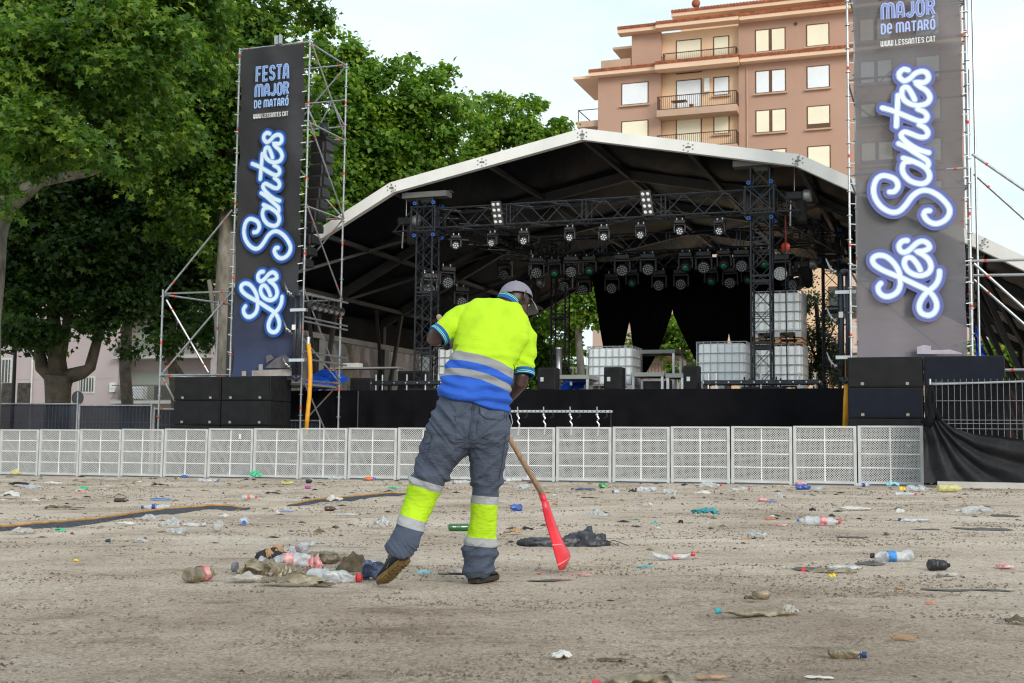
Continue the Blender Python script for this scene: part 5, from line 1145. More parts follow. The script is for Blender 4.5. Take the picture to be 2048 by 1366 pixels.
def cuff(c, n_, r, ry, name='cuff', par=shirt_o, lift=0):
    x = Vector((0, 1, 0)).cross(n_).normalized(); y = n_.cross(x).normalized()
    def ring(h, q): return [c + n_ * h + x * (r + q) * math.cos(t) + y * (ry + q) * math.sin(t) for t in np.linspace(0, 2 * math.pi, 33)[:-1]]
    def band(h0, h1, q, m_, nm):
        A, B = ring(h0, q), ring(h1, q); C_, D_ = ring(h0, q - .008), ring(h1, q - .008); mb = MB(); mb.add(A + B + C_ + D_, sum([[(j, (j + 1) % 32, 32 + (j + 1) % 32, 32 + j), (64 + j, 64 + (j + 1) % 32, 96 + (j + 1) % 32, 96 + j), (32 + j, 32 + (j + 1) % 32, 96 + (j + 1) % 32, 96 + j), (j, (j + 1) % 32, 64 + (j + 1) % 32, 64 + j)] for j in range(32)], [])); return mb.build(nm, m_, par, smooth=False)
    o = band(-.012, .026, .001, knit, name)
    for h in (.009, .018):
        A, B = ring(h, .0028), ring(h + .0035, .0028); mb = MB(); mb.add(A + B, [(j, (j + 1) % 32, 32 + (j + 1) % 32, 32 + j) for j in range(32)]); mb.build('stripe', mint, o)
cuff(cuffL_c, cuffL_n, .066, .066); cuff(cuffR_c, cuffR_n, .058, .058)
cn_ = (PP(1022, 596, 7.11) - PP(1008, 620, 7.07)).normalized(); cc = PP(1015, 605, 7.085)
cuff(cc, cn_, .068, .062, 'collar')
# trousers
tr = [loft([(950, 786, 6.88, 64, .105, 12), (948, 806, 6.88, 69, .115, 12), (943, 832, 6.88, 76, .130, 8), (937, 860, 6.885, 82, .136, 4), (935, 880, 6.89, 84, .132, 1), (938, 896, 6.9, 78, .11, 0)], 36, 2.5),
      loft([(903, 862, 6.89, 50, .120, 8), (893, 890, 6.9, 49, .122, 14), (880, 910, 6.915, 43, .112, 14), (867, 934, 6.93, 36.5, .10, 14), (853, 967, 6.93, 32, .09, 15), (844, 990, 6.92, 31.5, .085, 16), (835, 1014, 6.89, 29.5, .080, 17), (826, 1038, 6.86, 28, .077, 17), (820, 1057, 6.83, 28, .075, 15), (813, 1077, 6.79, 29, .075, 10), (804, 1090, 6.77, 27, .072, 6), (801, 1103, 6.75, 25, .068, 5), (801, 1113, 6.745, 24, .066, 5)], 26, 2.3),
      loft([(976, 862, 6.9, 43, .122, -2), (975, 890, 6.91, 41.5, .118, 0), (975, 905, 6.92, 39, .112, 0), (974.5, 945, 6.95, 32.5, .098, 2), (970, 988, 6.98, 27.5, .088, 4), (968, 1015, 6.985, 26.5, .084, 5), (967, 1040, 6.99, 26.5, .080, 5), (963.5, 1075, 6.99, 28, .080, 6), (959, 1098, 6.99, 31, .084, 4), (958, 1108, 6.99, 31.5, .084, 0), (959, 1122, 6.99, 29, .08, -3), (957, 1138, 6.995, 24, .074, 0), (955, 1151, 7.0, 20, .07, 0)], 26, 2.3)]
me = evalmesh(tr, 'trousers', .0065, 4); k = len(me.vertices); co = np.empty(k * 3, np.float32); me.vertices.foreach_get('co', co); co = co.reshape(-1, 3); no = np.empty(k * 3, np.float32); me.vertices.foreach_get('normal', no); no = no.reshape(-1, 3)
xx, zz = co[:, 0], co[:, 2]; xs = PP(912, 950, 6.9).x; isL = xx < xs
s_ = np.where(isL, zz + .35 * (xx - xs), zz + .06 * xx); zk = PP(900, 970, 6.9).z; zh = PP(900, 870, 6.9).z; za_ = PP(900, 1085, 6.9).z
amp = .0060 + .010 * np.exp(-((zz - zk - .03) / .05) ** 2) + .013 * ss(za_ + .05, za_ - .02, zz) + .005 * ss(zh - .06, zh + .0, zz) * ss(zh + .2, zh + .1, zz)
band_quiet = 1 - .65 * np.exp(-((s_ - (PP(900, 1035, 6.9).z)) / .085) ** 4)
dg_ = np.where(isL, zz * .8 + xx * .9, zz * .8 - xx * .75)
ridge = lambda a, b_, sd: 1 - 2 * np.abs(vnoise(a, b_, sd) * 2 - 1)
wv = .85 * ridge(dg_ * 17, (xx - zz) * 5, 5) + .55 * ridge(dg_ * 34 + xx * 6, zz * 9 + xx * 9, 13) + .45 * np.sin(s_ * 70 + 9 * vnoise(xx * 10, zz * 8, 7)) * vnoise(xx * 12, zz * 9, 17)
radial = np.abs(np.sin(np.arctan2(zz - PP(938, 884, 6.9).z, xx - PP(938, 884, 6.9).x) * 7)) * .010 * np.exp(-np.hypot(xx - PP(938, 884, 6.9).x, zz - PP(938, 884, 6.9).z) / .09)
seat = -np.exp(-((xx - (PP(944, 840, 6.9).x + .12 * (zz - PP(944, 840, 6.9).z))) / .012) ** 2) * .013 * ss(PP(900, 890, 6.9).z, PP(900, 870, 6.9).z, zz) * (no[:, 1] < 0)
co += no * (wv * amp * band_quiet - radial + seat)[:, None]; me.vertices.foreach_set('co', co.ravel()); me.update()
tm = bpy.data.materials.new('work_trousers'); tm.use_nodes = True; nt = tm.node_tree; b = nt.nodes['Principled BSDF']; N = nt.nodes.new; L = nt.links.new; b.inputs['Roughness'].default_value = .8; b.inputs['Specular IOR Level'].default_value = .2
tc = N('ShaderNodeTexCoord'); sx = N('ShaderNodeSeparateXYZ'); L(tc.outputs['Object'], sx.inputs[0])
def legramp(slope, px0, ys, D):     # ys: pixel rows at column px0: band top, yellow start, yellow end, band end
    x0 = PP(px0, ys[0], D).x - mo.x; s_ = mth('MULTIPLY_ADD', mth('SUBTRACT', sx.outputs[0], x0), slope, sx.outputs[2]); zt = PP(px0, ys[0], D).z - mo.z; zb = PP(px0, ys[3], D).z - mo.z
    v = mth('DIVIDE', mth('SUBTRACT', s_, zb), zt - zb); v = mth('MULTIPLY_ADD', v, .8, .1); r = N('ShaderNodeValToRGB'); r.color_ramp.interpolation = 'CONSTANT'; e = r.color_ramp.elements; tr_c = (.074, .092, .134)
    pos_ = lambda y: .1 + .8 * ((PP(px0, y, D).z - mo.z) - zb) / (zt - zb); gr2 = (.36, .37, .39)
    e[0].position = 0; e[0].color = (*tr_c, 1); e[1].position = .1; e[1].color = (*gr2, 1)
    for p_, c_ in ((pos_(ys[2]), yel), (pos_(ys[1]), gr2), (.9, tr_c)): q = e.new(p_); q.color = (*c_, 1)
    L(v, r.inputs[0]); return r.outputs[0]
rl = legramp(.30, 850, (962, 977, 1042, 1062), 6.88); rr_ = legramp(.07, 968, (992, 1008, 1076, 1093), 6.95)
gt = mth('GREATER_THAN', sx.outputs[0], xs - mo.x); mxx = N('ShaderNodeMix'); mxx.data_type = 'RGBA'; L(gt, mxx.inputs[0]); L(rl, mxx.inputs[6]); L(rr_, mxx.inputs[7])
sh = N('ShaderNodeTexNoise'); sh.inputs['Scale'].default_value = 9; sh.inputs['Detail'].default_value = 6; L(tc.outputs['Object'], sh.inputs['Vector']); r2 = N('ShaderNodeValToRGB'); r2.color_ramp.elements[0].color = (.78, .78, .78, 1); r2.color_ramp.elements[0].position = .32; r2.color_ramp.elements[1].position = .66; L(sh.outputs[0], r2.inputs[0])
mm = N('ShaderNodeMix'); mm.data_type = 'RGBA'; mm.blend_type = 'MULTIPLY'; mm.inputs[0].default_value = 1; L(mxx.outputs[2], mm.inputs[6]); L(r2.outputs[0], mm.inputs[7]); L(mm.outputs[2], b.inputs['Base Color'])
w1 = N('ShaderNodeTexNoise'); w1.inputs['Scale'].default_value = 20; w1.inputs['Detail'].default_value = 6; w1.inputs['Distortion'].default_value = 1.5; mp = N('ShaderNodeMapping'); mp.inputs['Scale'].default_value = (.7, .7, 1.6); mp.inputs['Rotation'].default_value = (0, .4, 0); L(tc.outputs['Object'], mp.inputs[0]); L(mp.outputs[0], w1.inputs['Vector'])
bp = N('ShaderNodeBump'); bp.inputs['Strength'].default_value = .7; bp.inputs['Distance'].default_value = .016; L(w1.outputs[0], bp.inputs['Height']); L(bp.outputs[0], b.inputs['Normal'])
tro = link(me, 'trousers', tm, man)
tcloth = mat('pocket_cloth', (.070, .086, .125), .8, 0, .15, 30, bump=.2, bscale=60); stitch = mat('seam_thread', (.045, .055, .08), .9)
def patch(pts, D, name, thick=.006):       # stitched flap that hugs the cloth at its outer side
    mb = MB(); bm_ = bpy.data.meshes.new('x'); dg_obj = tro
    A = []; 
    for (x, y) in pts:
        d = ray(x, y).normalized(); o_ = CAM - mo; hit, loc, nrm, _ = tro.ray_cast(o_, d)
        A.append((loc if hit else PP(x, y, D) - mo) + mo + Vector((0, -thick, 0)))
    c = sum(A, Vector()) / len(A); B = [p + Vector((0, thick * 1.6, 0)) for p in A]; n_ = len(A)
    mb.add(A + B, [tuple(range(n_))] + [(j, (j + 1) % n_, n_ + (j + 1) % n_, n_ + j) for j in range(n_)]); o = mb.build(name, tcloth, tro)
    mb = MB(); mb.tube([p + Vector((0, -.002, 0)) for p in A] + [A[0] + Vector((0, -.002, 0))], .0022, 5); mb.build('seam', stitch, o)
bpy.context.view_layer.update()
patch([(960, 812), (1009, 822), (1009, 836), (1000, 840), (972, 836), (961, 828)], 6.75, 'pocket_flap')
patch([(850, 862), (863, 865), (861, 884), (853, 887), (846, 882)], 6.8, 'cargo_flap')
for pts in ([(957, 838), (953, 868), (980, 880), (1003, 878), (1008, 842)], [(861, 887), (850, 925)], [(1013, 830), (1012, 870), (1004, 925), (998, 960)], [(947, 800), (943, 830), (939, 860), (937, 884)]):
    P_ = []
    for (x, y) in pts:
        hit, loc, nrm, _ = tro.ray_cast(CAM - mo, ray(x, y).normalized())
        if hit: P_.append(loc + mo + nrm * .0015)
    if len(P_) > 1: mb = MB(); mb.tube(P_, .0022, 5); mb.build('seam', stitch, tro)
# lanyard loop at the right hip
mb = MB(); mb.tube([PP(x, y, 6.9) for x, y in ((1015, 822), (1022, 830), (1025, 845), (1021, 856), (1015, 858))], .0028, 6); mb.build('lanyard', mat('pale_cord', (.35, .38, .42), .7), man)
# cap
capm = mat('grey_cap_cloth', (.21, .205, .255), .85, 0, .12, 10, bump=.25, bscale=60); mb = MB(); vs = []; fs = []; n_, m2 = 32, 12
tilt = .12
for i in range(m2 + 1):
    t = (math.pi * .5) * i / m2
    for j in range(n_):
        a = 2 * math.pi * j / n_; r1 = .110; q = 1 + .004 * math.sin(a * 6)
        p = HC(-.002 + math.cos(a) * math.sin(t) * r1 * q, .022 + math.cos(t) * .092 - .02 * math.sin(t) * (.5 - .5 * math.cos(a)) - .004, math.sin(a) * math.sin(t) * .092 * q); vs.append(p)
for i in range(m2):
    for j in range(n_): fs.append((i * n_ + j, i * n_ + (j + 1) % n_, (i + 1) * n_ + (j + 1) % n_, (i + 1) * n_ + j))
mb.add(vs, fs); cp = mb.build('cap', capm, man, smooth=True); so_ = cp.modifiers.new('thick', 'SOLIDIFY'); so_.thickness = .003
mb = MB(); vs = []; fs = []                                   # brim
for i in range(9):
    a = -1.05 + 2.1 * i / 8
    for q in range(5):
        s_ = q / 4; x = .095 * math.cos(a) + .008 + s_ * .075 * math.cos(a * .8); y = (.078 + .004 * s_) * math.sin(a) * 1.0; vs.append(HC(x - .004, .012 - .012 * s_ - .040 * s_ * s_ - abs(math.sin(a)) ** 2 * .018, y))
for i in range(8):
    for q in range(4): fs.append((i * 5 + q, i * 5 + q + 1, (i + 1) * 5 + q + 1, (i + 1) * 5 + q))
mb.add(vs, fs); br_ = mb.build('brim', capm, cp, smooth=True); s_ = br_.modifiers.new('thick', 'SOLIDIFY'); s_.thickness = .004
mb = MB(); vs = [HC(-.107 * math.cos(a) * math.cos(b2 * .45) - .001, .008 + .040 * math.sin(b2) + .0, .105 * math.sin(a) * .8) for b2, a in [(0, -.5), (0, -.25), (0, 0), (0, .25), (0, .5), (.5, .42), (.85, .25), (1.0, 0), (.85, -.25), (.5, -.42)]]
mb.add(vs, [tuple(range(10))]); mb.build('strap_opening', skin, cp)
mb = MB(); mb.tube([HC(-.103 * math.cos(a) - .006, .002, .105 * math.sin(a) * .82) for a in np.linspace(-.62, .62, 9)], .007, 8); mb.build('strap', capm, cp, smooth=True)
mb = MB(); mb.sphere(HC(-.004, .112, 0), .006, 8, 5); mb.build('cap_button', capm, cp)
# shoes
shoem = mat('black_shoe_leather', (.010, .012, .016), .55, 0, .3, 20, bump=.3, bscale=60, spec=.5)
def shoe(heel, toe, nrm, scale=1.0, solem=None):          # sole axis heel->toe, nrm points from the sole to the ankle
    ax = (toe - heel); Ln = ax.length; ax.normalize(); nrm = (nrm - ax * nrm.dot(ax)).normalized(); sd_ = ax.cross(nrm)
    W = [(0, .026), (.06, .034), (.2, .037), (.4, .036), (.6, .045), (.8, .050), (.93, .040), (1, .018)]; Hh = [(0, .07), (.08, .095), (.25, .105), (.42, .095), (.6, .068), (.8, .052), (.94, .04), (1, .022)]
    t = mb = MB(); vs = []; n_ = 16; K = 18
    for i in range(K + 1):
        q = i / K; w_ = np.interp(q, *zip(*W)); h_ = np.interp(q, *zip(*Hh))
        for j in range(n_):
            a = 2 * math.pi * j / n_; c_, s2 = math.cos(a), math.sin(a); vs.append(heel + ax * (q * Ln) + sd_ * (w_ * (abs(c_) ** .75) * (1 if c_ > 0 else -1) * (1 - .35 * max(0, s2) ** 2)) + nrm * (.022 + (h_ - .022) * .5 + (h_ - .022) * .5 * (abs(s2) ** .8) * (1 if s2 > 0 else -1)))
    mb.add(vs, [(i * n_ + j, i * n_ + (j + 1) % n_, (i + 1) * n_ + (j + 1) % n_, (i + 1) * n_ + j) for i in range(K) for j in range(n_)] + [tuple(range(n_ - 1, -1, -1)), tuple(K * n_ + j for j in range(n_))])
    so2 = mb.build('shoe', shoem, man, smooth=True)
    ring = []; 
    for i in range(K + 1): q = i / K; ring.append((q, np.interp(q, *zip(*W)) + .005))
    out_ = [heel + ax * (q * (Ln + .012) - .006) + sd_ * w_ for q, w_ in ring] + [heel + ax * (q * (Ln + .012) - .006) - sd_ * w_ for q, w_ in reversed(ring)]
    n_ = len(out_); mb = MB(); mb.add(out_ + [p + nrm * .026 for p in out_], [tuple(range(n_ - 1, -1, -1)), tuple(range(n_, 2 * n_))] + [(j, (j + 1) % n_, n_ + (j + 1) % n_, n_ + j) for j in range(n_)])
    o2 = mb.build('sole', solem, so2, bevel=.004)
    mb = MB()
    for q in (.08, .17, .26, .42, .52, .6, .68, .76, .84, .92):
        w_ = np.interp(q, *zip(*W)); p = heel + ax * (q * Ln) - nrm * .003; mb.bar(p - sd_ * w_ * .95 + ax * .008, p + sd_ * w_ * .0, .011, .006, nrm); mb.bar(p, p + sd_ * w_ * .95 + ax * .008, .011, .006, nrm)
    mb.build('tread', solem, so2)
    mb = MB()
    for i in range(5): q = .42 + .07 * i; h_ = np.interp(q, *zip(*Hh)); p = heel + ax * (q * Ln) + nrm * (h_ + .001); mb.tube([p - sd_ * .02, p + nrm * .004, p + sd_ * .02], .003, 6)
    mb.build('lace', mat('shoe_lace', (.05, .055, .06), .8), so2)
    mb = MB(); mb.tube([heel + ax * (q * Ln) + sd_ * s3 * (np.interp(q, *zip(*W)) * .93) + nrm * (.055 + .02 * math.sin(q * 9)) for q in np.linspace(.1, .5, 8) for s3 in [1]], .0018, 5)
    mb.tube([heel + ax * (q * Ln) - sd_ * (np.interp(q, *zip(*W)) * .93) + nrm * (.055 + .02 * math.sin(q * 9)) for q in np.linspace(.1, .5, 8)], .0018, 5); mb.build('stitching', mat('pale_stitch', (.3, .28, .24), .8), so2)
toeL = PP(766, 1166, 6.93); heelL = PP(812, 1124, 6.745); toeL.z = max(toeL.z, GZ(toeL.x, toeL.y) + .012)
shoe(heelL, heelL + (toeL - heelL).normalized() * .285, Vector((-.5, .5, .9)), 1, mat('muddy_sole', (.17, .105, .035), .7, 0, .4, 30, bump=.6, bscale=60))
hp = GP(946, 1169); hp.z += .006; shoe(hp + Vector((0, 0.0, 0)), hp + Vector((.115, .245, .004)), Vector((0, 0, 1)), 1, mat('dark_muddy_sole', (.028, .022, .015), .7, 0, .4, 30, bump=.4, bscale=60))
# ------------------------------------------------------------------ shovel broom
br = thing('litter_scoop', 'red plastic scoop blade on a long wooden handle held by the man', 'scoop', GP(1118, 1142))
mb = MB(); mb.tube([HT - hd_ * .0, HT.lerp(HB, .5), HB], [.0165, .0165, .0175], 14); mb.sphere(HT, .0165, 12, 6); mb.build('handle', mat('worn_wood_handle', (.36, .25, .17), .6, 0, .25, 18, bump=.1, stretch=(4, 4, .5)), br, smooth=True)
redpl = mat('red_plastic', (.72, .035, .055), .32, 0, .12, 9, bump=.08, spec=.5)
mb = MB(); k0 = PP(1083, 987, 7.515); k1 = PP(1092, 1012, 7.54); mb.tube([k0, k1], [.021, .019], 14); mb.build('socket', redpl, br, smooth=True)
LE = [(1083, 1002), (1086, 1022), (1091, 1045), (1097, 1065), (1104, 1090), (1110, 1112), (1115, 1130), (1118, 1140)]; RE = [(1095, 1002), (1101, 1022), (1109, 1045), (1117, 1065), (1127, 1088), (1136, 1102), (1140, 1113), (1128, 1138)]
mb = MB(); vs = []; K = 8
for i, (a, b2) in enumerate(zip(LE, RE)):
    D0 = 7.52 + .14 * i / 7; wd = .012 + .11 * (i / 7) ** 1.2
    for j in range(K + 1):
        s_ = j / K; bulge = math.sin(math.pi * s_) * (.03 + .03 * i / 7); vs.append(PP(a[0] + (b2[0] - a[0]) * s_ + 2.2 * math.sin(math.pi * s_), a[1] + (b2[1] - a[1]) * s_, D0 - wd * .6 + wd * 1.5 * s_ - bulge * .4))
for p in vs[-(K + 1):]: p.z = max(p.z, GZ(p.x, p.y) + .002)
mb.add(vs, [(i * (K + 1) + j, i * (K + 1) + j + 1, (i + 1) * (K + 1) + j + 1, (i + 1) * (K + 1) + j) for i in range(7) for j in range(K)]); o = mb.build('blade', redpl, br, smooth=True); s_ = o.modifiers.new('thick', 'SOLIDIFY'); s_.thickness = .006
mb = MB()
for q in (4, 6): mb.tube([vs[q * (K + 1) + j] + Vector((0, -.006, 0)) for j in range(0, K + 1)], .0045, 6)
mb.build('rib', mat('scuffed_red', (.82, .25, .24), .5), br, smooth=True)
# ------------------------------------------------------------------ litter: each piece its own object
pet = mat('clear_bottle_plastic', (.62, .66, .70), .16, 0, .12, 20, bump=.5, bscale=45, alpha=.55, spec=.9)
petm = mat('muddy_bottle_plastic', (.20, .15, .08), .30, 0, .5, 14, bump=.6, bscale=30, alpha=.85, spec=.8, c2=(.36, .30, .20))
petb = mat('blue_bottle_plastic', (.03, .10, .42), .2, 0, .2, 20, bump=.4, bscale=40, alpha=.85, spec=.8)
petbl = mat('dark_blue_bottle_plastic', (.05, .08, .17), .25, 0, .3, 20, bump=.4, bscale=40, alpha=.9, spec=.7)
petg = mat('green_bottle_plastic', (.03, .30, .09), .2, 0, .2, 20, bump=.4, bscale=40, alpha=.9, spec=.8)
pety = mat('yellowish_bottle', (.55, .52, .22), .25, 0, .2, 20, bump=.3, bscale=40, alpha=.85)
brown = mat('brown_glass', (.045, .014, .006), .12, 0, .2, 10, spec=.9); green = mat('green_glass', (.008, .10, .022), .1, 0, .2, 10, spec=.9)
LM = {'red': mat('red_label', (.55, .04, .06), .5, 0, .35, 30, c2=(.75, .5, .5)), 'blue': mat('blue_label', (.05, .22, .58), .5, 0, .3, 30), 'navy': mat('navy_label', (.02, .05, .28), .5, 0, .3, 30), 'orange': mat('orange_label', (.72, .14, .03), .45, 0, .4, 30), 'yellow': mat('yellow_plastic', (.75, .55, .03), .45, 0, .15, 20)}
CM = {'red': mat('red_cap', (.62, .04, .05), .4), 'blue': mat('blue_cap', (.03, .12, .52), .4), 'black': mat('black_cap', (.02, .02, .022), .4), 'teal': mat('teal_cap', (.03, .34, .42), .4), 'pale': mat('pale_blue_cap', (.25, .55, .65), .4), 'grey': mat('grey_cap', (.14, .15, .17), .5), 'navy': mat('navy_cap', (.02, .05, .14), .4)}
foil = mat('dirty_film', (.38, .36, .33), .35, 0, .4, 25, bump=.6, bscale=40, alpha=.92); paper = mat('white_paper', (.52, .52, .50), .8, 0, .15, 20); clearf = mat('clear_film_scrap', (.50, .53, .55), .22, 0, .25, 25, bump=.6, bscale=50, alpha=.5, spec=.8)
kraft = mat('brown_paper', (.36, .22, .12), .85, 0, .2, 20); dark = mat('dark_rag', (.022, .022, .026), .8, 0, .4, 20, bump=.4); mud = mat('muddy_litter', (.13, .10, .065), .85, 0, .5, 25, bump=.5)
tealp = mat('teal_plastic', (.02, .22, .26), .35, 0, .3, 20, bump=.3); greenp = mat('green_film', (.03, .42, .2), .4, 0, .3, 20); redb = mat('red_litter', (.6, .05, .06), .5, 0, .3, 20); purp = mat('magenta_litter', (.4, .05, .25), .5); bluep2 = mat('blue_litter', (.03, .14, .45), .5, 0, .3, 20)
def warp(o, seed, amt, squash, bend=0, org=None):
    me = o.data; k = len(me.vertices); co = np.empty(k * 3, np.float32); me.vertices.foreach_get('co', co); co = co.reshape(-1, 3)
    a = vnoise(co[:, 0] * 22 + seed * 7.3, co[:, 2] * 22 + co[:, 1] * 30 + seed, seed) - .5; b_ = vnoise(co[:, 0] * 22 + seed * 3.1, co[:, 1] * 25, seed + 5) - .5
    c_ = 1 - 2 * np.abs(vnoise(co[:, 0] * 48 + co[:, 2] * 30 + seed, co[:, 1] * 46 - co[:, 2] * 25, seed + 9) - .5) * 2; rad_ = co[:, 1:] * (c_ * amt * 3.2)[:, None]; co[:, 1:] -= rad_
    co[:, 2] *= squash; co[:, 1] += a * amt; co[:, 2] += b_ * amt * (.6 if squash > .6 else .35) + bend * co[:, 0] ** 2; co[:, 0] += a * amt * .4
    me.vertices.foreach_set('co', co.ravel()); me.update()
bcount = 0
def place(o, px, py, yaw, dz=0.0, pitch=0, roll=0, z=None):
    p = GP(px, py); o.location = (p.x, p.y, (p.z if z is None else z) + dz); o.rotation_euler = (roll, pitch, yaw)
def bottle(px, py, L_, yaw, label, body=pet, cap='red', lab=None, r=.034, crush=.25, squash=.8, bend=0, pitch=0, grp='littered bottles', dz=0, capoff=False):
    """lying along +x: base at -L/2, neck at +L/2; (px,py) is its middle on the ground"""
    global bcount; bcount += 1; t = thing('bottle', label, 'bottle', (0, 0, 0), grp); h = L_ / 2
    prof = [(.001, -h + .004), (r * .7, -h), (r * .95, -h + .008), (r, -h + .03), (r * .94, -h + .25 * L_), (r * .97, -h + .3 * L_), (r * .92, -h + .36 * L_), (r * .98, -h + .45 * L_), (r * .98, h - .38 * L_), (r, h - .33 * L_), (r * .86, h - .23 * L_), (r * .55, h - .14 * L_), (r * .38, h - .08 * L_), (r * .36, h)]
    pp = []
    for (a, b2) in zip(prof[:-1], prof[1:]):
        n_ = 6
        for i in range(n_): pp.append((a[0] + (b2[0] - a[0]) * i / n_, a[1] + (b2[1] - a[1]) * i / n_))
    pp.append(prof[-1]); sq = squash
    mb = MB(); mb.lathe(pp, 30, (0, 0, 0), (1, 0, 0)); o = mb.build('body', body, t, smooth=True); warp(o, bcount, r * crush * 2, sq, bend)
    if lab:
        mb = MB(); mb.lathe([(r * 1.015, -h + .44 * L_), (r * 1.03, -h + .5 * L_), (r * 1.03, -h + .6 * L_), (r * 1.015, h - .36 * L_)], 20, (0, 0, 0), (1, 0, 0), caps=False); o2 = mb.build('label', LM[lab], t, smooth=True); warp(o2, bcount, r * crush * 2, sq * 1.04, bend)
    if cap:
        rc = r * .44; mb = MB(); zc = bend * h * h; mb.lathe([(rc * .9, h - .002), (rc, h + .002), (rc, h + .014), (rc * .9, h + .017)], 14, (0, 0, zc), (1, 0, 0)); mb.build('cap', CM[cap], t, smooth=False)
        mb = MB(); mb.lathe([(rc * 1.08, h - .008), (rc * 1.08, h - .004)], 14, (0, 0, zc), (1, 0, 0)); mb.build('neck_ring', CM[cap], t)
    place(t, px, py, yaw, r * sq * .93 + dz + (abs(math.sin(pitch)) * h * .6), -pitch); return t
def can(px, py, yaw, label, m_, L_=.115, r=.031, squash=.85, crush=.3):
    global bcount; bcount += 1; t = thing('can', label, 'can', (0, 0, 0), 'littered cans'); h = L_ / 2
    mb = MB(); mb.lathe([(r * .8, -h), (r, -h + .008), (r * 1., -h * .4), (r, 0), (r, h * .5), (r, h - .01), (r * .82, h)], 18, (0, 0, 0), (1, 0, 0)); o = mb.build('body', m_, t, smooth=True); warp(o, bcount, r * crush, squash)
    mb = MB(); mb.lathe([(r * .8, h), (r * .76, h + .002), (r * .7, h - .003), (.001, h - .003)], 18, (0, 0, 0), (1, 0, 0), caps=False); mb.lathe([(r * .8, -h), (r * .76, -h - .002), (.001, -h + .004)], 18, (0, 0, 0), (1, 0, 0), caps=False); o = mb.build('lid', alu, t); warp(o, bcount, r * crush, squash)
    place(t, px, py, yaw, r * squash * .95); return t
def cup(px, py, label, m_, yaw=0, r=.038, h=.1, squash=.8, crush=.5, cat_='cup'):
    global bcount; bcount += 1; mb = MB(); mb.lathe([(.001, -h / 2), (r * .7, -h / 2), (r * .78, 0), (r * .9, h * .3), (r, h / 2), (r * 1.06, h / 2 + .002)], 20, (0, 0, 0), (1, 0, 0), caps=False); o = mb.build('cup', m_, None, smooth=True, org=(0, 0, 0)); warp(o, bcount, r * crush, squash)
    tag(o, label, cat_, 'littered cups'); place(o, px, py, yaw, r * squash); return o
def scrap(px, py, w_, d_, h_, label, m_, name='paper_scrap', cat_='litter', yaw=0, grp='scraps of litter', rag=.35, n=9, folds=1.0):
    global bcount; bcount += 1; rs = np.random.RandomState(bcount + 50); vs = []
    for i in range(n):
        for j in range(n):
            a, b2 = i / (n - 1) * 2 - 1, j / (n - 1) * 2 - 1; q = 1 - rag * rs.rand() * (1 if max(abs(a), abs(b2)) > .9 else .2)
            x, y = a * w_ / 2 * q * (1 - .25 * b2 * b2), b2 * d_ / 2 * q * (1 - .3 * a * a)
            z = h_ * (.12 + .9 * float(vnoise(np.array([a * 2.3 * folds + bcount]), np.array([b2 * 2.3 * folds]), bcount)[0]) * max(.12, 1 - .75 * (a * a + b2 * b2) / 1.4) + .25 * rs.rand())
            vs.append((x, y, z))
    mb = MB(); mb.add(vs, [(i * n + j, i * n + j + 1, i * n + n + j + 1, i * n + n + j) for i in range(n - 1) for j in range(n - 1)]); o = mb.build(name, m_, None, org=(0, 0, 0)); tag(o, label, cat_, grp)
    s_ = o.modifiers.new('thick', 'SOLIDIFY'); s_.thickness = .0015; place(o, px, py, yaw, .002); return o
def lumpy(px, py, w_, d_, h_, label, m_, name, cat_, yaw=0, grp=None, sub=18):      # crumpled bag or cloth heap
    global bcount; bcount += 1; mb = MB(); mb.sphere((0, 0, 0), 1, sub * 2, sub); o = mb.build(name, m_, None, smooth=True, org=(0, 0, 0)); me = o.data; k = len(me.vertices); co = np.empty(k * 3, np.float32); me.vertices.foreach_get('co', co); co = co.reshape(-1, 3)
    q = .55 + .55 * vnoise(co[:, 0] * 2.2 + bcount, co[:, 1] * 2.2 + co[:, 2] * 1.6, bcount) + .28 * np.abs(vnoise(co[:, 0] * 6, co[:, 1] * 6 + co[:, 2] * 7, bcount + 1) - .5)
    co *= q[:, None]; co *= np.array([w_ / 2, d_ / 2, h_]); co[:, 2] = np.maximum(co[:, 2], -.003); me.vertices.foreach_set('co', co.ravel()); me.update(); tag(o, label, cat_, grp); place(o, px, py, yaw); return o
# --- the raked heap beside the man
GH = 'litter raked into the heap'
bottle(402, 1163, .235, R(62), 'muddy clear bottle with red print lying apart, left of the raked heap', petm, None, 'red', .047, .25, .92, grp='littered bottles', pitch=0)
lumpy(548, 1128, .24, .17, .115, 'black padded cap like bag at the back of the raked heap', dark, 'black_bag', 'bag', R(10))
scrap(548, 1128, .16, .1, .13, 'tan cardboard piece leaning on the black bag in the heap', kraft, 'cardboard', 'cardboard', R(30), GH)
bottle(527, 1150, .27, R(170), 'big crushed muddy bottle with dark cap at the left of the heap', petm, 'grey', None, .05, .8, .7, grp=GH)
bottle(580, 1146, .22, R(195), 'clear crushed bottle with red label in the middle of the heap', pet, None, 'red', .042, .6, .75, grp=GH, dz=.03)
bottle(603, 1140, .2, R(-40), 'crushed clear bottle with red label leaning in the heap', pet, None, 'red', .036, .6, .7, grp=GH, dz=.05, pitch=.4)
bottle(662, 1163, .25, R(-12), 'clear dented bottle with red cap at the front of the heap', pet, 'red', None, .04, .55, .75, grp=GH)
bottle(655, 1127, .24, R(15), 'large muddy clear bottle lying behind the heap', petm, None, None, .05, .5, .8, grp=GH)
bottle(741, 1130, .22, R(118), 'pale clear bottle with light blue cap beside the lifted shoe', pet, 'pale', None, .03, .35, .85, grp=GH)
bottle(742, 1158, .13, R(20), 'dark blue crushed bottle touching the lifted shoe', petbl, None, None, .045, .5, .85, grp=GH)
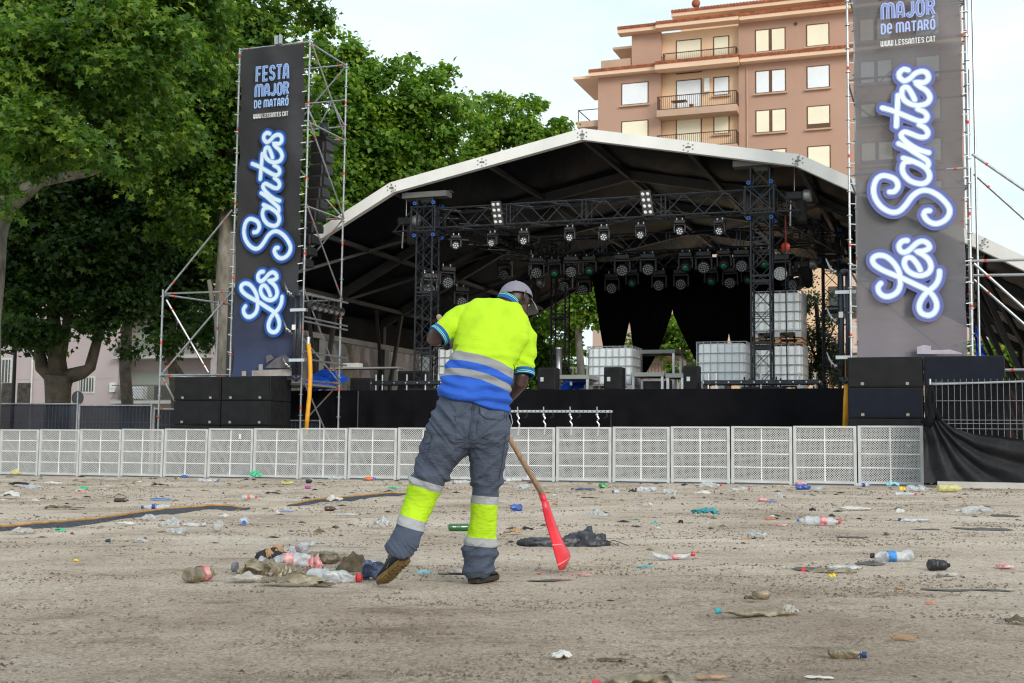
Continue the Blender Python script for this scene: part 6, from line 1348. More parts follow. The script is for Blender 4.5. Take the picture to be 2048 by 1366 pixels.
cup(598, 1135, 'clear plastic cup standing tilted in the heap', clearf, R(100), .042, .1)
cup(597, 1156, 'muddy rolled cup under the clear cup in the heap', petm, R(150), .03, .08)
scrap(585, 1170, .36, .11, .055, 'long muddy flattened bottle along the front edge of the heap', petm, 'flattened_bottle', 'bottle', R(-4), GH, .3, 12)
scrap(500, 1163, .17, .1, .045, 'crumpled silver foil at the left foot of the heap', foil, 'foil_scrap', 'foil', R(10), GH, .4, 10, 2)
scrap(565, 1158, .2, .12, .07, 'muddy crumpled film in the middle of the heap', petm, 'film_scrap', 'film', R(60), GH, .4, 10, 1.6)
scrap(604, 1162, .16, .08, .045, 'dark green muddy bag remnant low in the heap', mud, 'bag_scrap', 'bag', R(0), GH)
lumpy(700, 1140, .2, .15, .085, 'grey green muddy bag with bright scraps right of the heap centre', mud, 'muddy_bag', 'bag', R(10))
scrap(692, 1128, .09, .05, .05, 'small red and pale blue wrapper on the muddy bag', redb, 'wrapper', 'wrapper', R(20), GH); scrap(706, 1134, .07, .05, .05, 'small turquoise wrapper on the muddy bag', CM['pale'], 'wrapper', 'wrapper', R(60), GH)
scrap(530, 1140, .12, .1, .05, 'crumpled clear film at the back left of the heap', clearf, 'film_scrap', 'film', R(30), GH, .4, 9, 2); scrap(628, 1150, .12, .1, .09, 'crumpled red and white label film in the heap', LM['red'], 'film_scrap', 'film', R(80), GH, .4, 9, 2)
scrap(642, 1172, .13, .05, .02, 'small muddy rag under the front bottle of the heap', mud, 'rag', 'rag', R(0), GH)
# --- black jacket-like bag behind the broom
t = thing('black_garment', 'black crumpled waterproof garment lying behind the red scoop', 'garment', (0, 0, 0)); p0 = GP(1140, 1092)
for i, (dx, dy, w_, d_, h_, y_) in enumerate(((-.22, .02, .34, .2, .07, 5), (.02, .04, .34, .24, .10, 30), (.13, .0, .22, .2, .12, -20), (.22, .05, .2, .18, .10, 10), (.14, .1, .16, .14, .15, 60))):
    o = lumpy(1140, 1092, w_ * 1.15, d_, h_, None, mat('black_nylon', (.022, .022, .030), .38, 0, .35, 12, bump=.7, bscale=22, spec=.6), 'cloth_fold', None, R(y_)); o.parent = t; o.location = (dx, dy, 0)
t.location = p0; mb = MB(); mb.tube([(.26, .0, .03), (.34, -.02, .05), (.42, .0, .02), (.46, .03, .004)], .003, 5); mb.tube([(.26, -.03, .05), (.33, -.05, .03), (.38, -.06, .005), (.45, -.07, .004)], .003, 5); o = mb.build('drawstring', cabm, None, org=(0, 0, 0)); o.parent = t; o.location = (0, 0, 0)
# --- individual pieces, left to right
B = bottle
B(312, 1019, .32, R(178), 'clear bottle with navy label lying by the fabric strip on the left', pet, 'navy', 'navy', .042, .3, .9); B(386, 1052, .26, R(165), 'crushed clear bottle with red cap right of the fabric strip', pet, 'red', None, .036, 1.0, .45)
cup(434, 1063, 'broken clear plastic cup standing near the fabric strip', clearf, R(90), .05, .1, 1); B(489, 1050, .24, R(-80), 'clear bottle with blue cap pointing to the viewer near the broken cup', pet, 'blue', None, .042, .4, .85)
B(497, 998, .2, R(10), 'bottle with bright orange label left of the man', pet, 'red', 'orange', .04, .4, .85); B(243, 1003, .2, R(-5), 'small brown glass bottle on the left', brown, None, None, .03, .02, 1)
B(661, 1021, .14, R(10), 'short brown glass bottle stub near the end of the fabric strip', brown, None, None, .03, .1, 1); B(924, 1060, .25, R(14), 'green glass bottle lying behind the man\'s right leg', green, None, None, .036, .02, 1)
B(1032, 1021, .14, R(175), 'crushed royal blue bottle right of the man', petb, None, None, .05, .5, .85); B(1205, 976, .16, R(100), 'green bottle end standing by the barrier', petg, None, None, .055, .5, .95)
B(1643, 1050, .33, R(-5), 'large clear bottle with red and white label and red cap on the right', pet, 'red', 'red', .05, .2, .95, grp='littered bottles'); B(1607, 1044, .1, R(170), 'bottle neck with a blue cap touching the large clear bottle', pet, 'blue', None, .03, .3, .8)
B(1786, 1122, .27, R(178), 'dented clear bottle with blue label and black cap on the right', pet, 'black', 'blue', .040, .35, .95)
B(1344, 1116, .30, R(12), 'bent clear bottle with red label and red cap right of the scoop', pet, 'red', 'red', .034, .5, .55, bend=.9); B(1510, 1232, .33, R(178), 'long flattened muddy bottle with turquoise cap in the right foreground', petm, 'teal', None, .030, .5, .55, bend=.3)
scrap(1582, 1232, .1, .06, .045, 'torn clear end piece at the tail of the flattened turquoise capped bottle', foil, 'plastic_scrap', 'plastic', R(20), None); B(1690, 1312, .125, R(-20), 'small muddy bottle stub with dark blue cap in the right foreground', petm, 'navy', None, .028, .5, .75)
B(1660, 1142, .32, R(176), 'long flattened muddy bottle with red neck ring beside a wet hollow', petm, 'red', None, .034, .9, .4); B(1690, 1134, .22, R(5), 'greenish flattened bottle behind the one with the red neck ring', pet, None, None, .03, .8, .45)
B(1290, 1392, .30, R(175), 'muddy arched bottle cut by the bottom edge of the picture', petm, 'red', None, .040, .9, .5, bend=-1.2, dz=.05); scrap(1345, 1372, .16, .05, .03, 'bluish torn film at the end of the arched bottle', clearf, 'film_scrap', 'film', R(-10), None)
scrap(1420, 1352, .14, .03, .02, 'narrow pale splinter near the bottom edge', kraft, 'splinter', 'splinter', R(10)); scrap(1122, 1318, .09, .06, .03, 'small torn white and black paper in the bottom centre', paper, 'paper_scrap', 'paper', R(20)); scrap(1227, 1322, .14, .03, .015, 'thin flat grey stick like scrap in the bottom centre', mud, 'stick', 'stick', R(3))
scrap(1640, 1352, .12, .02, .01, 'thin white fibre scrap in the bottom right', paper, 'paper_scrap', 'paper', R(-8)); scrap(2034, 1244, .14, .07, .04, 'dark muddy leaf like scrap at the right border', mud, 'muddy_scrap', 'litter', R(0)); scrap(1805, 1284, .12, .02, .02, 'thin brown twig in the right foreground', kraft, 'twig', 'twig', R(-25))
cup(1520, 1200, 'muddy rolled cup above the flattened muddy bottle', petm, R(20), .032, .07); scrap(1500, 1204, .07, .05, .045, 'muddy paper beside the rolled muddy cup', mud, 'muddy_paper', 'paper'); cup(1797, 1178, 'small pale cork like roll beside a wet hollow', kraft, R(0), .012, .03, cat_='cork'); scrap(1860, 1209, .06, .02, .015, 'small orange lighter like scrap on the right', LM['orange'], 'orange_scrap', 'litter')
t = B(1878, 1138, .001 + .14, R(10), 'black bowl shaped broken plastic on the right', CM['black'], None, None, .042, .3, .9); scrap(1893, 1150, .14, .07, .03, 'crumpled grey film below the black broken plastic', foil, 'film_scrap', 'film', R(0)); scrap(1664, 1154, .05, .04, .03, 'bright yellow crumpled scrap below the flattened bottles', LM['yellow'], 'yellow_scrap', 'litter')
scrap(1412, 1032, .36, .12, .12, 'teal plastic bag with white pattern lying flat right of centre', tealp, 'plastic_bag', 'bag', R(8)); can(1525, 1002, R(175), 'crushed red can lying in the right middle ground', LM['red']); scrap(1543, 1004, .18, .08, .03, 'blue film stuck to the crushed red can', bluep2, 'film_scrap', 'film')
scrap(1199, 1036, .26, .14, .10, 'crumpled turquoise and clear bottle film behind the black garment', clearf, 'film_scrap', 'film', R(-10)); scrap(1298, 1014, .12, .08, .07, 'crumpled white tissue in the right middle ground', paper, 'tissue', 'tissue'); scrap(1279, 1011, .08, .03, .02, 'small magenta scrap beside the white tissue', purp, 'scrap', 'litter')
scrap(1110, 1012, .1, .08, .06, 'brown crumpled paper knot right of the handle', kraft, 'paper_knot', 'paper'); scrap(1026, 1066, .2, .1, .05, 'tan cardboard scrap between the man and the scoop', kraft, 'cardboard', 'cardboard'); scrap(1022, 1058, .13, .05, .03, 'dark strip above the tan cardboard scrap', dark, 'dark_scrap', 'rag', R(10)); scrap(1056, 1060, .13, .06, .04, 'black curled strip right of the tan cardboard scrap', dark, 'dark_scrap', 'rag', R(-10)); scrap(1092, 1053, .12, .05, .03, 'dark green sole like scrap left of the scoop', dark, 'dark_scrap', 'rag', R(5))
scrap(1180, 997, .3, .06, .03, 'dark twisted strip with red end in the middle distance', dark, 'dark_strip', 'rag', R(-4)); scrap(1362, 1048, .06, .04, .05, 'small black curved scrap in front of the teal bag', dark, 'dark_scrap', 'rag'); scrap(1309, 1047, .09, .04, .03, 'small turquoise scrap between tissue and teal bag', CM['teal'], 'scrap', 'litter'); scrap(1291, 1132, .12, .03, .02, 'small turquoise and black stick right of the scoop foot', CM['teal'], 'scrap', 'litter', R(8))
scrap(1167, 1150, .1, .04, .02, 'pink and white torn wrapper right of the scoop foot', LM['red'], 'wrapper', 'wrapper', R(-25)); scrap(848, 1148, .09, .05, .03, 'small light blue crumpled scrap beside the lifted shoe', CM['pale'], 'scrap', 'litter'); cup(1077, 1145, 'small red ball like cap left of the scoop foot', CM['red'], 0, .008, .014, cat_='cap')
scrap(761, 1055, .2, .12, .13, 'clear plastic wedge standing up left of the man', clearf, 'film_scrap', 'film'); scrap(914, 1146, .13, .1, .04, 'muddy clear film between the man\'s feet', foil, 'film_scrap', 'film'); scrap(670, 1005, .24, .12, .12, 'crumpled white plastic bag at the end of the fabric strip', paper, 'plastic_bag', 'bag', R(15)); B(692, 1030, .3, R(3), 'flattened grey bottle with dark cap left of the man', pet, 'grey', None, .03, .5, .4)
scrap(555, 1030, .05, .05, .06, 'small upright pinkish scrap left of the man', paper, 'paper_scrap', 'paper'); scrap(573, 1024, .18, .04, .02, 'thin blue film strip left of the man', bluep2, 'film_scrap', 'film'); scrap(565, 1038, .2, .04, .02, 'thin greenish twisted film left of the man', foil, 'film_scrap', 'film'); scrap(448, 1036, .12, .07, .05, 'white folded paper right of the fabric strip', paper, 'paper_scrap', 'paper', R(-15)); scrap(251, 1050, .2, .06, .04, 'white flat box piece below the fabric strip', paper, 'paper_scrap', 'paper', R(3)); scrap(300, 1041, .2, .09, .07, 'clear crumpled bottle film above the fabric strip', clearf, 'film_scrap', 'film'); scrap(345, 1055, .2, .12, .10, 'clear crumpled film beside the red capped bottle', clearf, 'film_scrap', 'film'); scrap(353, 1070, .18, .12, .07, 'whitish translucent film below the red capped bottle', clearf, 'film_scrap', 'film', R(20))
scrap(281, 1083, .14, .08, .04, 'bluish clear cup remnant in the left middle ground', clearf, 'film_scrap', 'film'); cup(215, 1082, 'small dark blue cap in the left middle ground', CM['navy'], 0, .02, .03, cat_='cap'); scrap(120, 1062, .12, .06, .04, 'green and white wrapper by the fabric strip', greenp, 'wrapper', 'wrapper'); scrap(45, 1066, .26, .12, .06, 'grey green crumpled sheet over the fabric strip at the left', foil, 'sheet_scrap', 'film', R(10)); scrap(20, 996, .36, .2, .12, 'white crumpled plastic bag at the far left', paper, 'plastic_bag', 'bag'); scrap(162, 986, .26, .12, .08, 'white and red wrapper in the left distance', LM['red'], 'wrapper', 'wrapper'); scrap(165, 982, .22, .1, .1, 'pale green film behind the white and red wrapper', greenp, 'film_scrap', 'film', R(20))
scrap(115, 1018, .36, .1, .05, 'dark green flat rag on the left', mud, 'rag', 'rag'); scrap(140, 1015, .4, .03, .02, 'thin dark strap behind the dark green rag', dark, 'strap', 'strap', R(-3)); cup(152, 1122, 'small yellow crumpled cap in the left foreground', LM['yellow'], 0, .012, .025, cat_='cap')
# along the barrier foot
scrap(32, 953, .3, .14, .2, 'yellow green crumpled bag by the left barrier panels', pety, 'plastic_bag', 'bag'); B(152, 949, .22, R(10), 'dark bottle by the left barrier panels', CM['black'], None, None, .05, .4, .9); B(169, 949, .2, R(-10), 'light blue crushed bottle by the left barrier panels', petb, None, None, .045, .5, .9); scrap(222, 962, .34, .1, .08, 'clear green tinted bottle film left of the barrier sticker', clearf, 'film_scrap', 'film'); B(370, 955, .16, R(0), 'pale blue crushed bottle at the foot of the barrier', petb, None, None, .04, .5, .8); B(415, 964, .4, R(5), 'clear crushed bottle row at the foot of the barrier', pet, 'blue', None, .05, .7, .7)
scrap(511, 957, .3, .14, .18, 'bright green crumpled film at the foot of the barrier', greenp, 'film_scrap', 'film'); B(575, 969, .22, R(0), 'yellowish muddy bottle in front of the barrier left of the man', pety, None, None, .05, .5, .8); B(618, 966, .12, R(30), 'black cup like bottle end in front of the barrier', CM['black'], None, None, .05, .3, .9); can(616, 977, R(0), 'small magenta can left of the man', purp, .1); B(672, 959, .34, R(0), 'pale crushed bottle lying against the barrier left of the man', pet, None, None, .05, .6, .7); can(739, 961, R(15), 'red and yellow printed can against the barrier', LM['orange'], .2, .05); scrap(749, 963, .14, .1, .1, 'blue scrap beside the red and yellow can', bluep2, 'scrap', 'litter')
scrap(788, 978, .3, .06, .05, 'green film strip near the man\'s left knee', greenp, 'film_scrap', 'film'); scrap(588, 981, .4, .08, .06, 'grey flattened bottle in front of the barrier left of the man', foil, 'film_scrap', 'film'); scrap(545, 988, .3, .07, .04, 'dark elongated scrap left of the man', dark, 'dark_scrap', 'rag'); B(925, 966, .34, R(4), 'clear bottle lying behind the man\'s knee', pet, None, None, .04, .4, .9); B(1028, 963, .35, R(2), 'clear bottle with red cap at the foot of the barrier right of the man', pet, 'red', None, .045, .4, .9); scrap(1045, 980, .3, .16, .12, 'clear crumpled bottle right of the handle', clearf, 'film_scrap', 'film')
B(1168, 980, .4, R(178), 'flattened dark blue bottle near the barrier', petbl, 'navy', None, .04, .7, .5); B(1293, 983, .34, R(178), 'crushed clear bottle with dark cap near the barrier', pet, 'black', None, .05, .6, .9); scrap(1340, 992, .25, .14, .12, 'clear torn cup near the barrier', clearf, 'film_scrap', 'film'); B(1232, 987, .09, R(180), 'clear bottle neck with dark cap near the barrier', pet, 'navy', None, .04, .3, .9); scrap(1265, 985, .16, .06, .06, 'small black scrap left of the crushed clear bottle', dark, 'dark_scrap', 'rag')
B(1420, 974, .38, R(-5), 'clear crushed bottle with red cap against the right barrier', pet, 'red', None, .05, .6, .9); scrap(1405, 990, .3, .1, .08, 'white torn cup in the right middle ground', paper, 'paper_scrap', 'paper'); B(1480, 980, .3, R(-10), 'small clear bottle with red cap near the barrier', pet, 'red', None, .04, .6, .7); B(1607, 979, .26, R(-14), 'blue wrapped bottle leaning at a barrier joint', petb, None, None, .055, .3, .9); can(1602, 971, R(0), 'red and blue can against a barrier joint', LM['red'], .2, .05); cup(1632, 983, 'clear cup beside the blue wrapped bottle', clearf, R(0), .06, .16); B(1725, 973, .28, R(3), 'clear bottle with blue label against the right barrier', pet, 'blue', 'navy', .04, .3, .9)
scrap(1787, 975, .28, .12, .12, 'light blue and white wrapper at the right barrier', CM['pale'], 'wrapper', 'wrapper'); B(1835, 983, .38, R(0), 'big clear crushed bottle below the torn netting', pet, None, None, .06, .5, .95); B(1810, 991, .3, R(-8), 'clear bottle with red cap in front of the right barrier end', pet, 'red', None, .04, .5, .8); B(1899, 984, .4, R(2), 'bottle half full of yellow liquid below the netting', pety, None, None, .07, .15, .95); scrap(1805, 984, .12, .08, .1, 'small yellow scrap below the right barrier end', LM['yellow'], 'yellow_scrap', 'litter'); scrap(1950, 1030, .5, .12, .12, 'long whitish film strip with a raised end at the right', clearf, 'film_scrap', 'film', R(8)); B(1830, 1042, .3, R(178), 'crushed grey bottle with blue cap in the right middle ground', pet, 'navy', None, .035, .8, .5)
scrap(1712, 1020, .5, .12, .05, 'flat white film with red corner right of centre', paper, 'film_scrap', 'film'); scrap(1800, 1026, .12, .07, .06, 'small white folded paper on the right', paper, 'paper_scrap', 'paper'); scrap(1512, 1074, .2, .12, .07, 'white folded plastic cup remnant right of centre', clearf, 'film_scrap', 'film'); scrap(1563, 1052, .14, .06, .03, 'red and white torn label left of the large clear bottle', LM['red'], 'wrapper', 'wrapper'); scrap(1540, 1038, .14, .05, .02, 'orange brown scrap left of the large clear bottle', LM['orange'], 'scrap', 'litter'); scrap(1625, 1025, .08, .06, .08, 'small black jagged scrap behind the large clear bottle', dark, 'dark_scrap', 'rag'); scrap(2008, 1137, .13, .06, .03, 'pink and grey wrapper at the right', LM['red'], 'wrapper', 'wrapper'); scrap(1560, 999, .1, .06, .1, 'upright clear film behind the crushed red can', clearf, 'film_scrap', 'film')
scrap(40, 972, .5, .16, .1, 'dark crumpled cloth at the far left by the barrier', dark, 'rag', 'rag'); scrap(60, 980, .45, .16, .13, 'crumpled clear and red bottle film at the far left', clearf, 'film_scrap', 'film'); scrap(105, 968, .4, .1, .06, 'cream strip of paper at the far left', paper, 'paper_scrap', 'paper'); scrap(320, 972, .4, .07, .06, 'dark curled strip in front of the barrier on the left', dark, 'dark_strip', 'rag'); scrap(205, 981, .2, .1, .06, 'grey crumpled cup in the left distance', foil, 'film_scrap', 'film'); scrap(320, 1000, .36, .12, .03, 'blue tinted film behind the navy labelled bottle', bluep2, 'film_scrap', 'film')
hp_ = GP(605, 1150)
for o in bpy.data.objects:
    if o.parent is None and (o.location - hp_).length < .62 and o.get('category') in ('bottle', 'cup', 'film', 'foil', 'bag', 'cardboard', 'rag', 'wrapper') and o.location.x < -.55: o.location = hp_ + Vector(((o.location.x - hp_.x) * 1.06, (o.location.y - hp_.y) * 1.05, (o.location.z - hp_.z) * 1.3)); o.scale = (1.22, 1.22, 1.35)
# tiny fragments beyond counting
rs = np.random.RandomState(12); cols = [(dark, 430), (mud, 850), (paper, 110), (kraft, 230), (redb, 22), (bluep2, 18), (greenp, 12), (clearf, 170)]
mb = MB()
for ci, (m_, n_) in enumerate(cols):
    mb.cur = ci
    for i in range(n_):
        d = 4 + 25 * rs.rand() ** .55; x = (rs.rand() - .5) * (d * .95 + 1)
        if d < 9 and rs.rand() < .7: continue
        if (x - 1.66) * VX + (d - 29) * VY > -4.0: continue
        L_ = (.008 + .05 * rs.rand() ** 2.2) * (1 + .03 * d) * (.45 if d < 9 else 1); w_ = L_ * (.15 + .5 * rs.rand()); a = rs.rand() * 3.14; c_, s_ = math.cos(a), math.sin(a); z = GZ(x, d) + .002; h_ = L_ * (.1 + .35 * rs.rand())
        mb.add([(x + c_ * L_, d + s_ * L_, z), (x - s_ * w_, d + c_ * w_, z + h_ * .6), (x - c_ * L_, d - s_ * L_, z + .2 * h_), (x + s_ * w_, d - c_ * w_, z), (x, d, z + h_)], [(0, 1, 4), (1, 2, 4), (2, 3, 4), (3, 0, 4)])
tag(mb.build('litter_fragments', [c[0] for c in cols]), 'countless tiny scraps of paper, plastic and bark scattered over the square', 'litter fragments', kind='stuff')
# ------------------------------------------------------------------ trees
def leafmat(name, c, c2, tr=.45, rough=.5):
    m = bpy.data.materials.new(name); m.use_nodes = True; nt = m.node_tree; nt.nodes.clear(); N = nt.nodes.new; L = nt.links.new
    out = N('ShaderNodeOutputMaterial'); b = N('ShaderNodeBsdfPrincipled'); t = N('ShaderNodeBsdfTranslucent'); mx = N('ShaderNodeMixShader'); g = N('ShaderNodeNewGeometry'); r = N('ShaderNodeValToRGB'); tc = N('ShaderNodeTexCoord'); nz = N('ShaderNodeTexNoise')
    nz.inputs['Scale'].default_value = .8; nz.inputs['Detail'].default_value = 3; L(tc.outputs['Object'], nz.inputs['Vector'])
    a = N('ShaderNodeMath'); a.operation = 'MULTIPLY_ADD'; L(g.outputs['Random Per Island'], a.inputs[0]); a.inputs[1].default_value = .6; q = N('ShaderNodeMath'); q.operation = 'MULTIPLY_ADD'; L(nz.outputs[0], q.inputs[0]); q.inputs[1].default_value = 1.3; q.inputs[2].default_value = -.45; L(q.outputs[0], a.inputs[2])
    e = r.color_ramp.elements; e[0].position = .05; e[0].color = (*tuple(x * .7 for x in c), 1); e[1].position = .95; e[1].color = (*c2, 1); k = e.new(.5); k.color = (*c, 1)
    L(a.outputs[0], r.inputs[0]); L(r.outputs[0], b.inputs['Base Color']); b.inputs['Roughness'].default_value = rough; b.inputs['Specular IOR Level'].default_value = .35
    br_ = N('ShaderNodeMix'); br_.data_type = 'RGBA'; br_.blend_type = 'MULTIPLY'; br_.inputs[0].default_value = 1; L(r.outputs[0], br_.inputs[6]); br_.inputs[7].default_value = (1.25, 1.35, .6, 1); L(br_.outputs[2], t.inputs[0])
    mx.inputs[0].default_value = tr; L(b.outputs[0], mx.inputs[1]); L(t.outputs[0], mx.inputs[2]); L(mx.outputs[0], out.inputs[0]); return m
LEAF = np.array([(0, 0, 0), (-.30, .08, .02), (-.20, .30, .05), (-.56, .50, .10), (-.18, .60, .04), (0, 1, -.10), (.18, .60, .04), (.56, .50, .10), (.20, .30, .05), (.30, .08, .02)]); LF = [(0, 5, 4, 3, 2, 1), (0, 9, 8, 7, 6, 5)]
QUAD = np.array([(0, 0, 0), (-.38, .45, .07), (0, 1, -.08), (.38, .45, .07)]); QF = [(0, 1, 2), (0, 2, 3)]
def leaves(name, blobs, n, size, m, parent, seed, far=False, tuft=.5, droop=.5, shell=.62):
    rs = np.random.RandomState(seed); B_ = np.array([(c[0], c[1], c[2], *((r,) * 3 if not isinstance(r, tuple) else r)) for c, r in blobs]); w_ = (B_[:, 3] * B_[:, 4] * B_[:, 5]) ** (2 / 3); w_ /= w_.sum()
    per = 24; nt_ = max(1, n // per); nc = len(B_) * 10; ci = rs.choice(len(B_), nc, p=w_); d0 = rs.normal(size=(nc, 3)); d0 /= np.linalg.norm(d0, axis=1)[:, None]
    cc_ = B_[ci, :3] + d0 * (shell + (1.12 - shell) * rs.rand(nc, 1) ** .8) * B_[ci, 3:6]; cr = B_[ci, 3:6] * (.20 + .26 * rs.rand(nc, 1))     # leafy boughs on the crown, gaps between them
    pw = cr.prod(1) ** (2 / 3); bi = rs.choice(nc, nt_, p=pw / pw.sum()); d = rs.normal(size=(nt_, 3)); d /= np.linalg.norm(d, axis=1)[:, None]
    tc_ = cc_[bi] + d * (.45 + .6 * rs.rand(nt_, 1) ** .7) * cr[bi]; ts = tuft * (.45 + .9 * rs.rand(nt_, 1)); d = d * .6 + d0[bi] * .6; d /= np.linalg.norm(d, axis=1)[:, None]
    P_ = np.repeat(tc_, per, 0) + rs.normal(size=(nt_ * per, 3)) * np.repeat(ts, per, 0) * np.array([.55, .55, .34]); N_ = nt_ * per
    # leaf frames: mostly facing up and out
    od = np.repeat(d, per, 0); nrm = od * .55 + np.array([0, 0, .75]) + rs.normal(size=(N_, 3)) * .55; nrm /= np.linalg.norm(nrm, axis=1)[:, None]
    tip = od * .5 + rs.normal(size=(N_, 3)) * .7 - np.array([0, 0, droop]); tip -= nrm * (tip * nrm).sum(1)[:, None]; tip /= np.linalg.norm(tip, axis=1)[:, None] + 1e-9; sd_ = np.cross(tip, nrm)
    s_ = size * (.6 + .7 * rs.rand(N_, 1)); T_, F2 = (QUAD, QF) if far else (LEAF, LF); k = len(T_)
    V = P_[:, None, :] + s_[:, None, :] * (T_[None, :, 0:1] * sd_[:, None, :] + T_[None, :, 1:2] * tip[:, None, :] + T_[None, :, 2:3] * nrm[:, None, :]); V = V.reshape(-1, 3)
    base = np.arange(N_)[:, None] * k; fl = np.concatenate([base + np.array(f)[None, :] for f in F2], 1).ravel(); cn = np.tile([len(f) for f in F2], N_)
    org = np.array(WORG[parent.name]); me = bpy.data.meshes.new(name); fset(me, V - org, fl, cn); me.materials.append(m); o = bpy.data.objects.new(name, me); col.objects.link(o); o.parent = parent; return o
lf_a = leafmat('plane_tree_leaves', (.060, .142, .020), (.26, .37, .05)); lf_b = leafmat('shade_tinted_plane_leaves', (.020, .055, .012), (.075, .14, .022)); lf_c = leafmat('bright_plane_leaves', (.10, .215, .025), (.37, .51, .065)); lf_p = leafmat('pine_needles', (.035, .07, .03), (.10, .14, .06), .2)  # lf_b: shade under the left canopy is put into the darker leaf colour
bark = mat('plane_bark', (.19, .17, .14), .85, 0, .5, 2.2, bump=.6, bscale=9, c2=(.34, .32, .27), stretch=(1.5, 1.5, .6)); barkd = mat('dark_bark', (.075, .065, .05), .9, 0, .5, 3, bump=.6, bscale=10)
def tree(label, D, trunk, limbs, blobs, n, size, lm, bm_=bark, seed=1, far=False, tuft=.5, shell=.62, grp='plane trees around the square', name='plane_tree', dep=None, shade=None):
    """trunk/limbs: lists of (px, py, radius m[, D]); blobs: (px, py, radius px[, depth offset m])"""
    b0 = trunk[0]; base = PP(b0[0], b0[1], b0[3] if len(b0) > 3 else D); base.z = gz(base.x); t = thing(name, label, 'tree', base, grp)
    def V3(q): return PP(q[0], q[1], q[3] if len(q) > 3 else D)
    P_ = [V3(q) for q in trunk]; rr = [q[2] for q in trunk]
    if P_[0].z > base.z: P_.insert(0, Vector((P_[0].x, P_[0].y, base.z - .1))); rr.insert(0, rr[0] * 1.12)
    mb = MB(); mb.tube(P_, rr, 14); mb.build('trunk', bm_, t, smooth=True)
    for lb in limbs: mb = MB(); mb.tube([V3(q) for q in lb], [q[2] for q in lb], 9); mb.build('limb', bm_, t, smooth=True)
    bl = []
    for q in blobs:
        dd = D + (q[3] if len(q) > 3 else 0); r = q[2] / FPX * dd; bl.append((tuple(PP(q[0], q[1], dd)), (r, r * 1.15, r * .92)))
    leaves('crown', bl, n, size, lm, t, seed, far, tuft, shell=shell); return t
# big plane tree whose trunk stands at the left border
tree('large plane tree at the left border with a pale trunk and a long low limb', 33, [(-38, 815, .5), (-31, 640, .42), (-22, 560, .40), (-15, 470, .38), (0, 405, .40)],
     [[(4, 415, .34), (80, 362, .17), (180, 345, .11), (250, 318, .11), (300, 308, .07), (345, 300, .02)], [(0, 410, .36), (25, 330, .3), (60, 200, .22), (110, 60, .12)], [(200, 340, .1), (260, 250, .07), (330, 200, .05)]],
     [(-60, 40, 150, -2), (60, 20, 130, 0), (180, 30, 130, 1), (300, 40, 120, 0), (40, 170, 130, -4), (170, 190, 120, -5), (70, 300, 90, -6), (0, 300, 80, -4), (290, 170, 110, -1), (250, 260, 80, -4), (-50, 420, 60, -4), (5, 435, 28, -5), (400, 60, 90, 2), (240, 100, 110, -5), (100, 100, 120, -5), (330, 250, 60, -4), (180, 290, 60, -6)],
     98000, .18, lf_a, seed=2, tuft=.42)
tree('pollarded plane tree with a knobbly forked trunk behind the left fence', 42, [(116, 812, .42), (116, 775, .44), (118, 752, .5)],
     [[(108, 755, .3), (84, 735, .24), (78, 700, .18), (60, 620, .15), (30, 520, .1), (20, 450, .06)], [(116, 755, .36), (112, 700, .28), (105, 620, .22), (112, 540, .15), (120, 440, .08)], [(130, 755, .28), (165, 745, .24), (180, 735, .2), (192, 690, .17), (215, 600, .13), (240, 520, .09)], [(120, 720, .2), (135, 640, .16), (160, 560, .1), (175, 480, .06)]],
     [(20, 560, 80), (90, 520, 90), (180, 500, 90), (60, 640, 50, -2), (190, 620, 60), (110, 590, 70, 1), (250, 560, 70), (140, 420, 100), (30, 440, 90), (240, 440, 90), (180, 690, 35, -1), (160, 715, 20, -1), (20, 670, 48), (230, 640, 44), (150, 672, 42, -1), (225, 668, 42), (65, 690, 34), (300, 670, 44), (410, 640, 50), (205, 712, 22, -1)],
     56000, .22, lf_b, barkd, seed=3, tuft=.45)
tree('tall plane tree with a thick pale trunk just left of the left banner', 40, [(455, 812, .30), (452, 750, .30), (446, 640, .30), (452, 560, .34), (458, 470, .34), (455, 400, .3)],
     [[(455, 410, .26), (430, 300, .18), (400, 180, .1)], [(458, 420, .26), (500, 300, .18), (540, 180, .1)], [(455, 380, .2), (460, 240, .14), (470, 100, .08)], [(448, 680, .12), (428, 620, .1), (418, 560, .07)]],
     [(340, 60, 110), (440, 30, 110), (540, 40, 90), (590, 90, 60), (380, 170, 110), (470, 160, 100), (420, 290, 100), (500, 270, 90), (350, 290, 90, -1), (330, 400, 80), (420, 400, 80), (560, 150, 70), (610, 20, 40), (395, 470, 50), (500, 400, 60), (590, 200, 50), (640, 330, 50)],
     56000, .22, lf_a, seed=4, tuft=.42)
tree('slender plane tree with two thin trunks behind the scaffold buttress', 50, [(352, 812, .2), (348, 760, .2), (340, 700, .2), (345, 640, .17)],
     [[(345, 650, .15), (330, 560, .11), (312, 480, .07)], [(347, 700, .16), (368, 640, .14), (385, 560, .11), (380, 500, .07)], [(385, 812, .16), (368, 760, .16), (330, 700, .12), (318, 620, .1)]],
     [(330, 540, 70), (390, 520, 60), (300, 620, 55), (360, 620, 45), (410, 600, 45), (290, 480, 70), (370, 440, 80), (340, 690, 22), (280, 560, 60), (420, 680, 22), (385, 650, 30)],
     34000, .22, lf_b, barkd, seed=5, far=True)
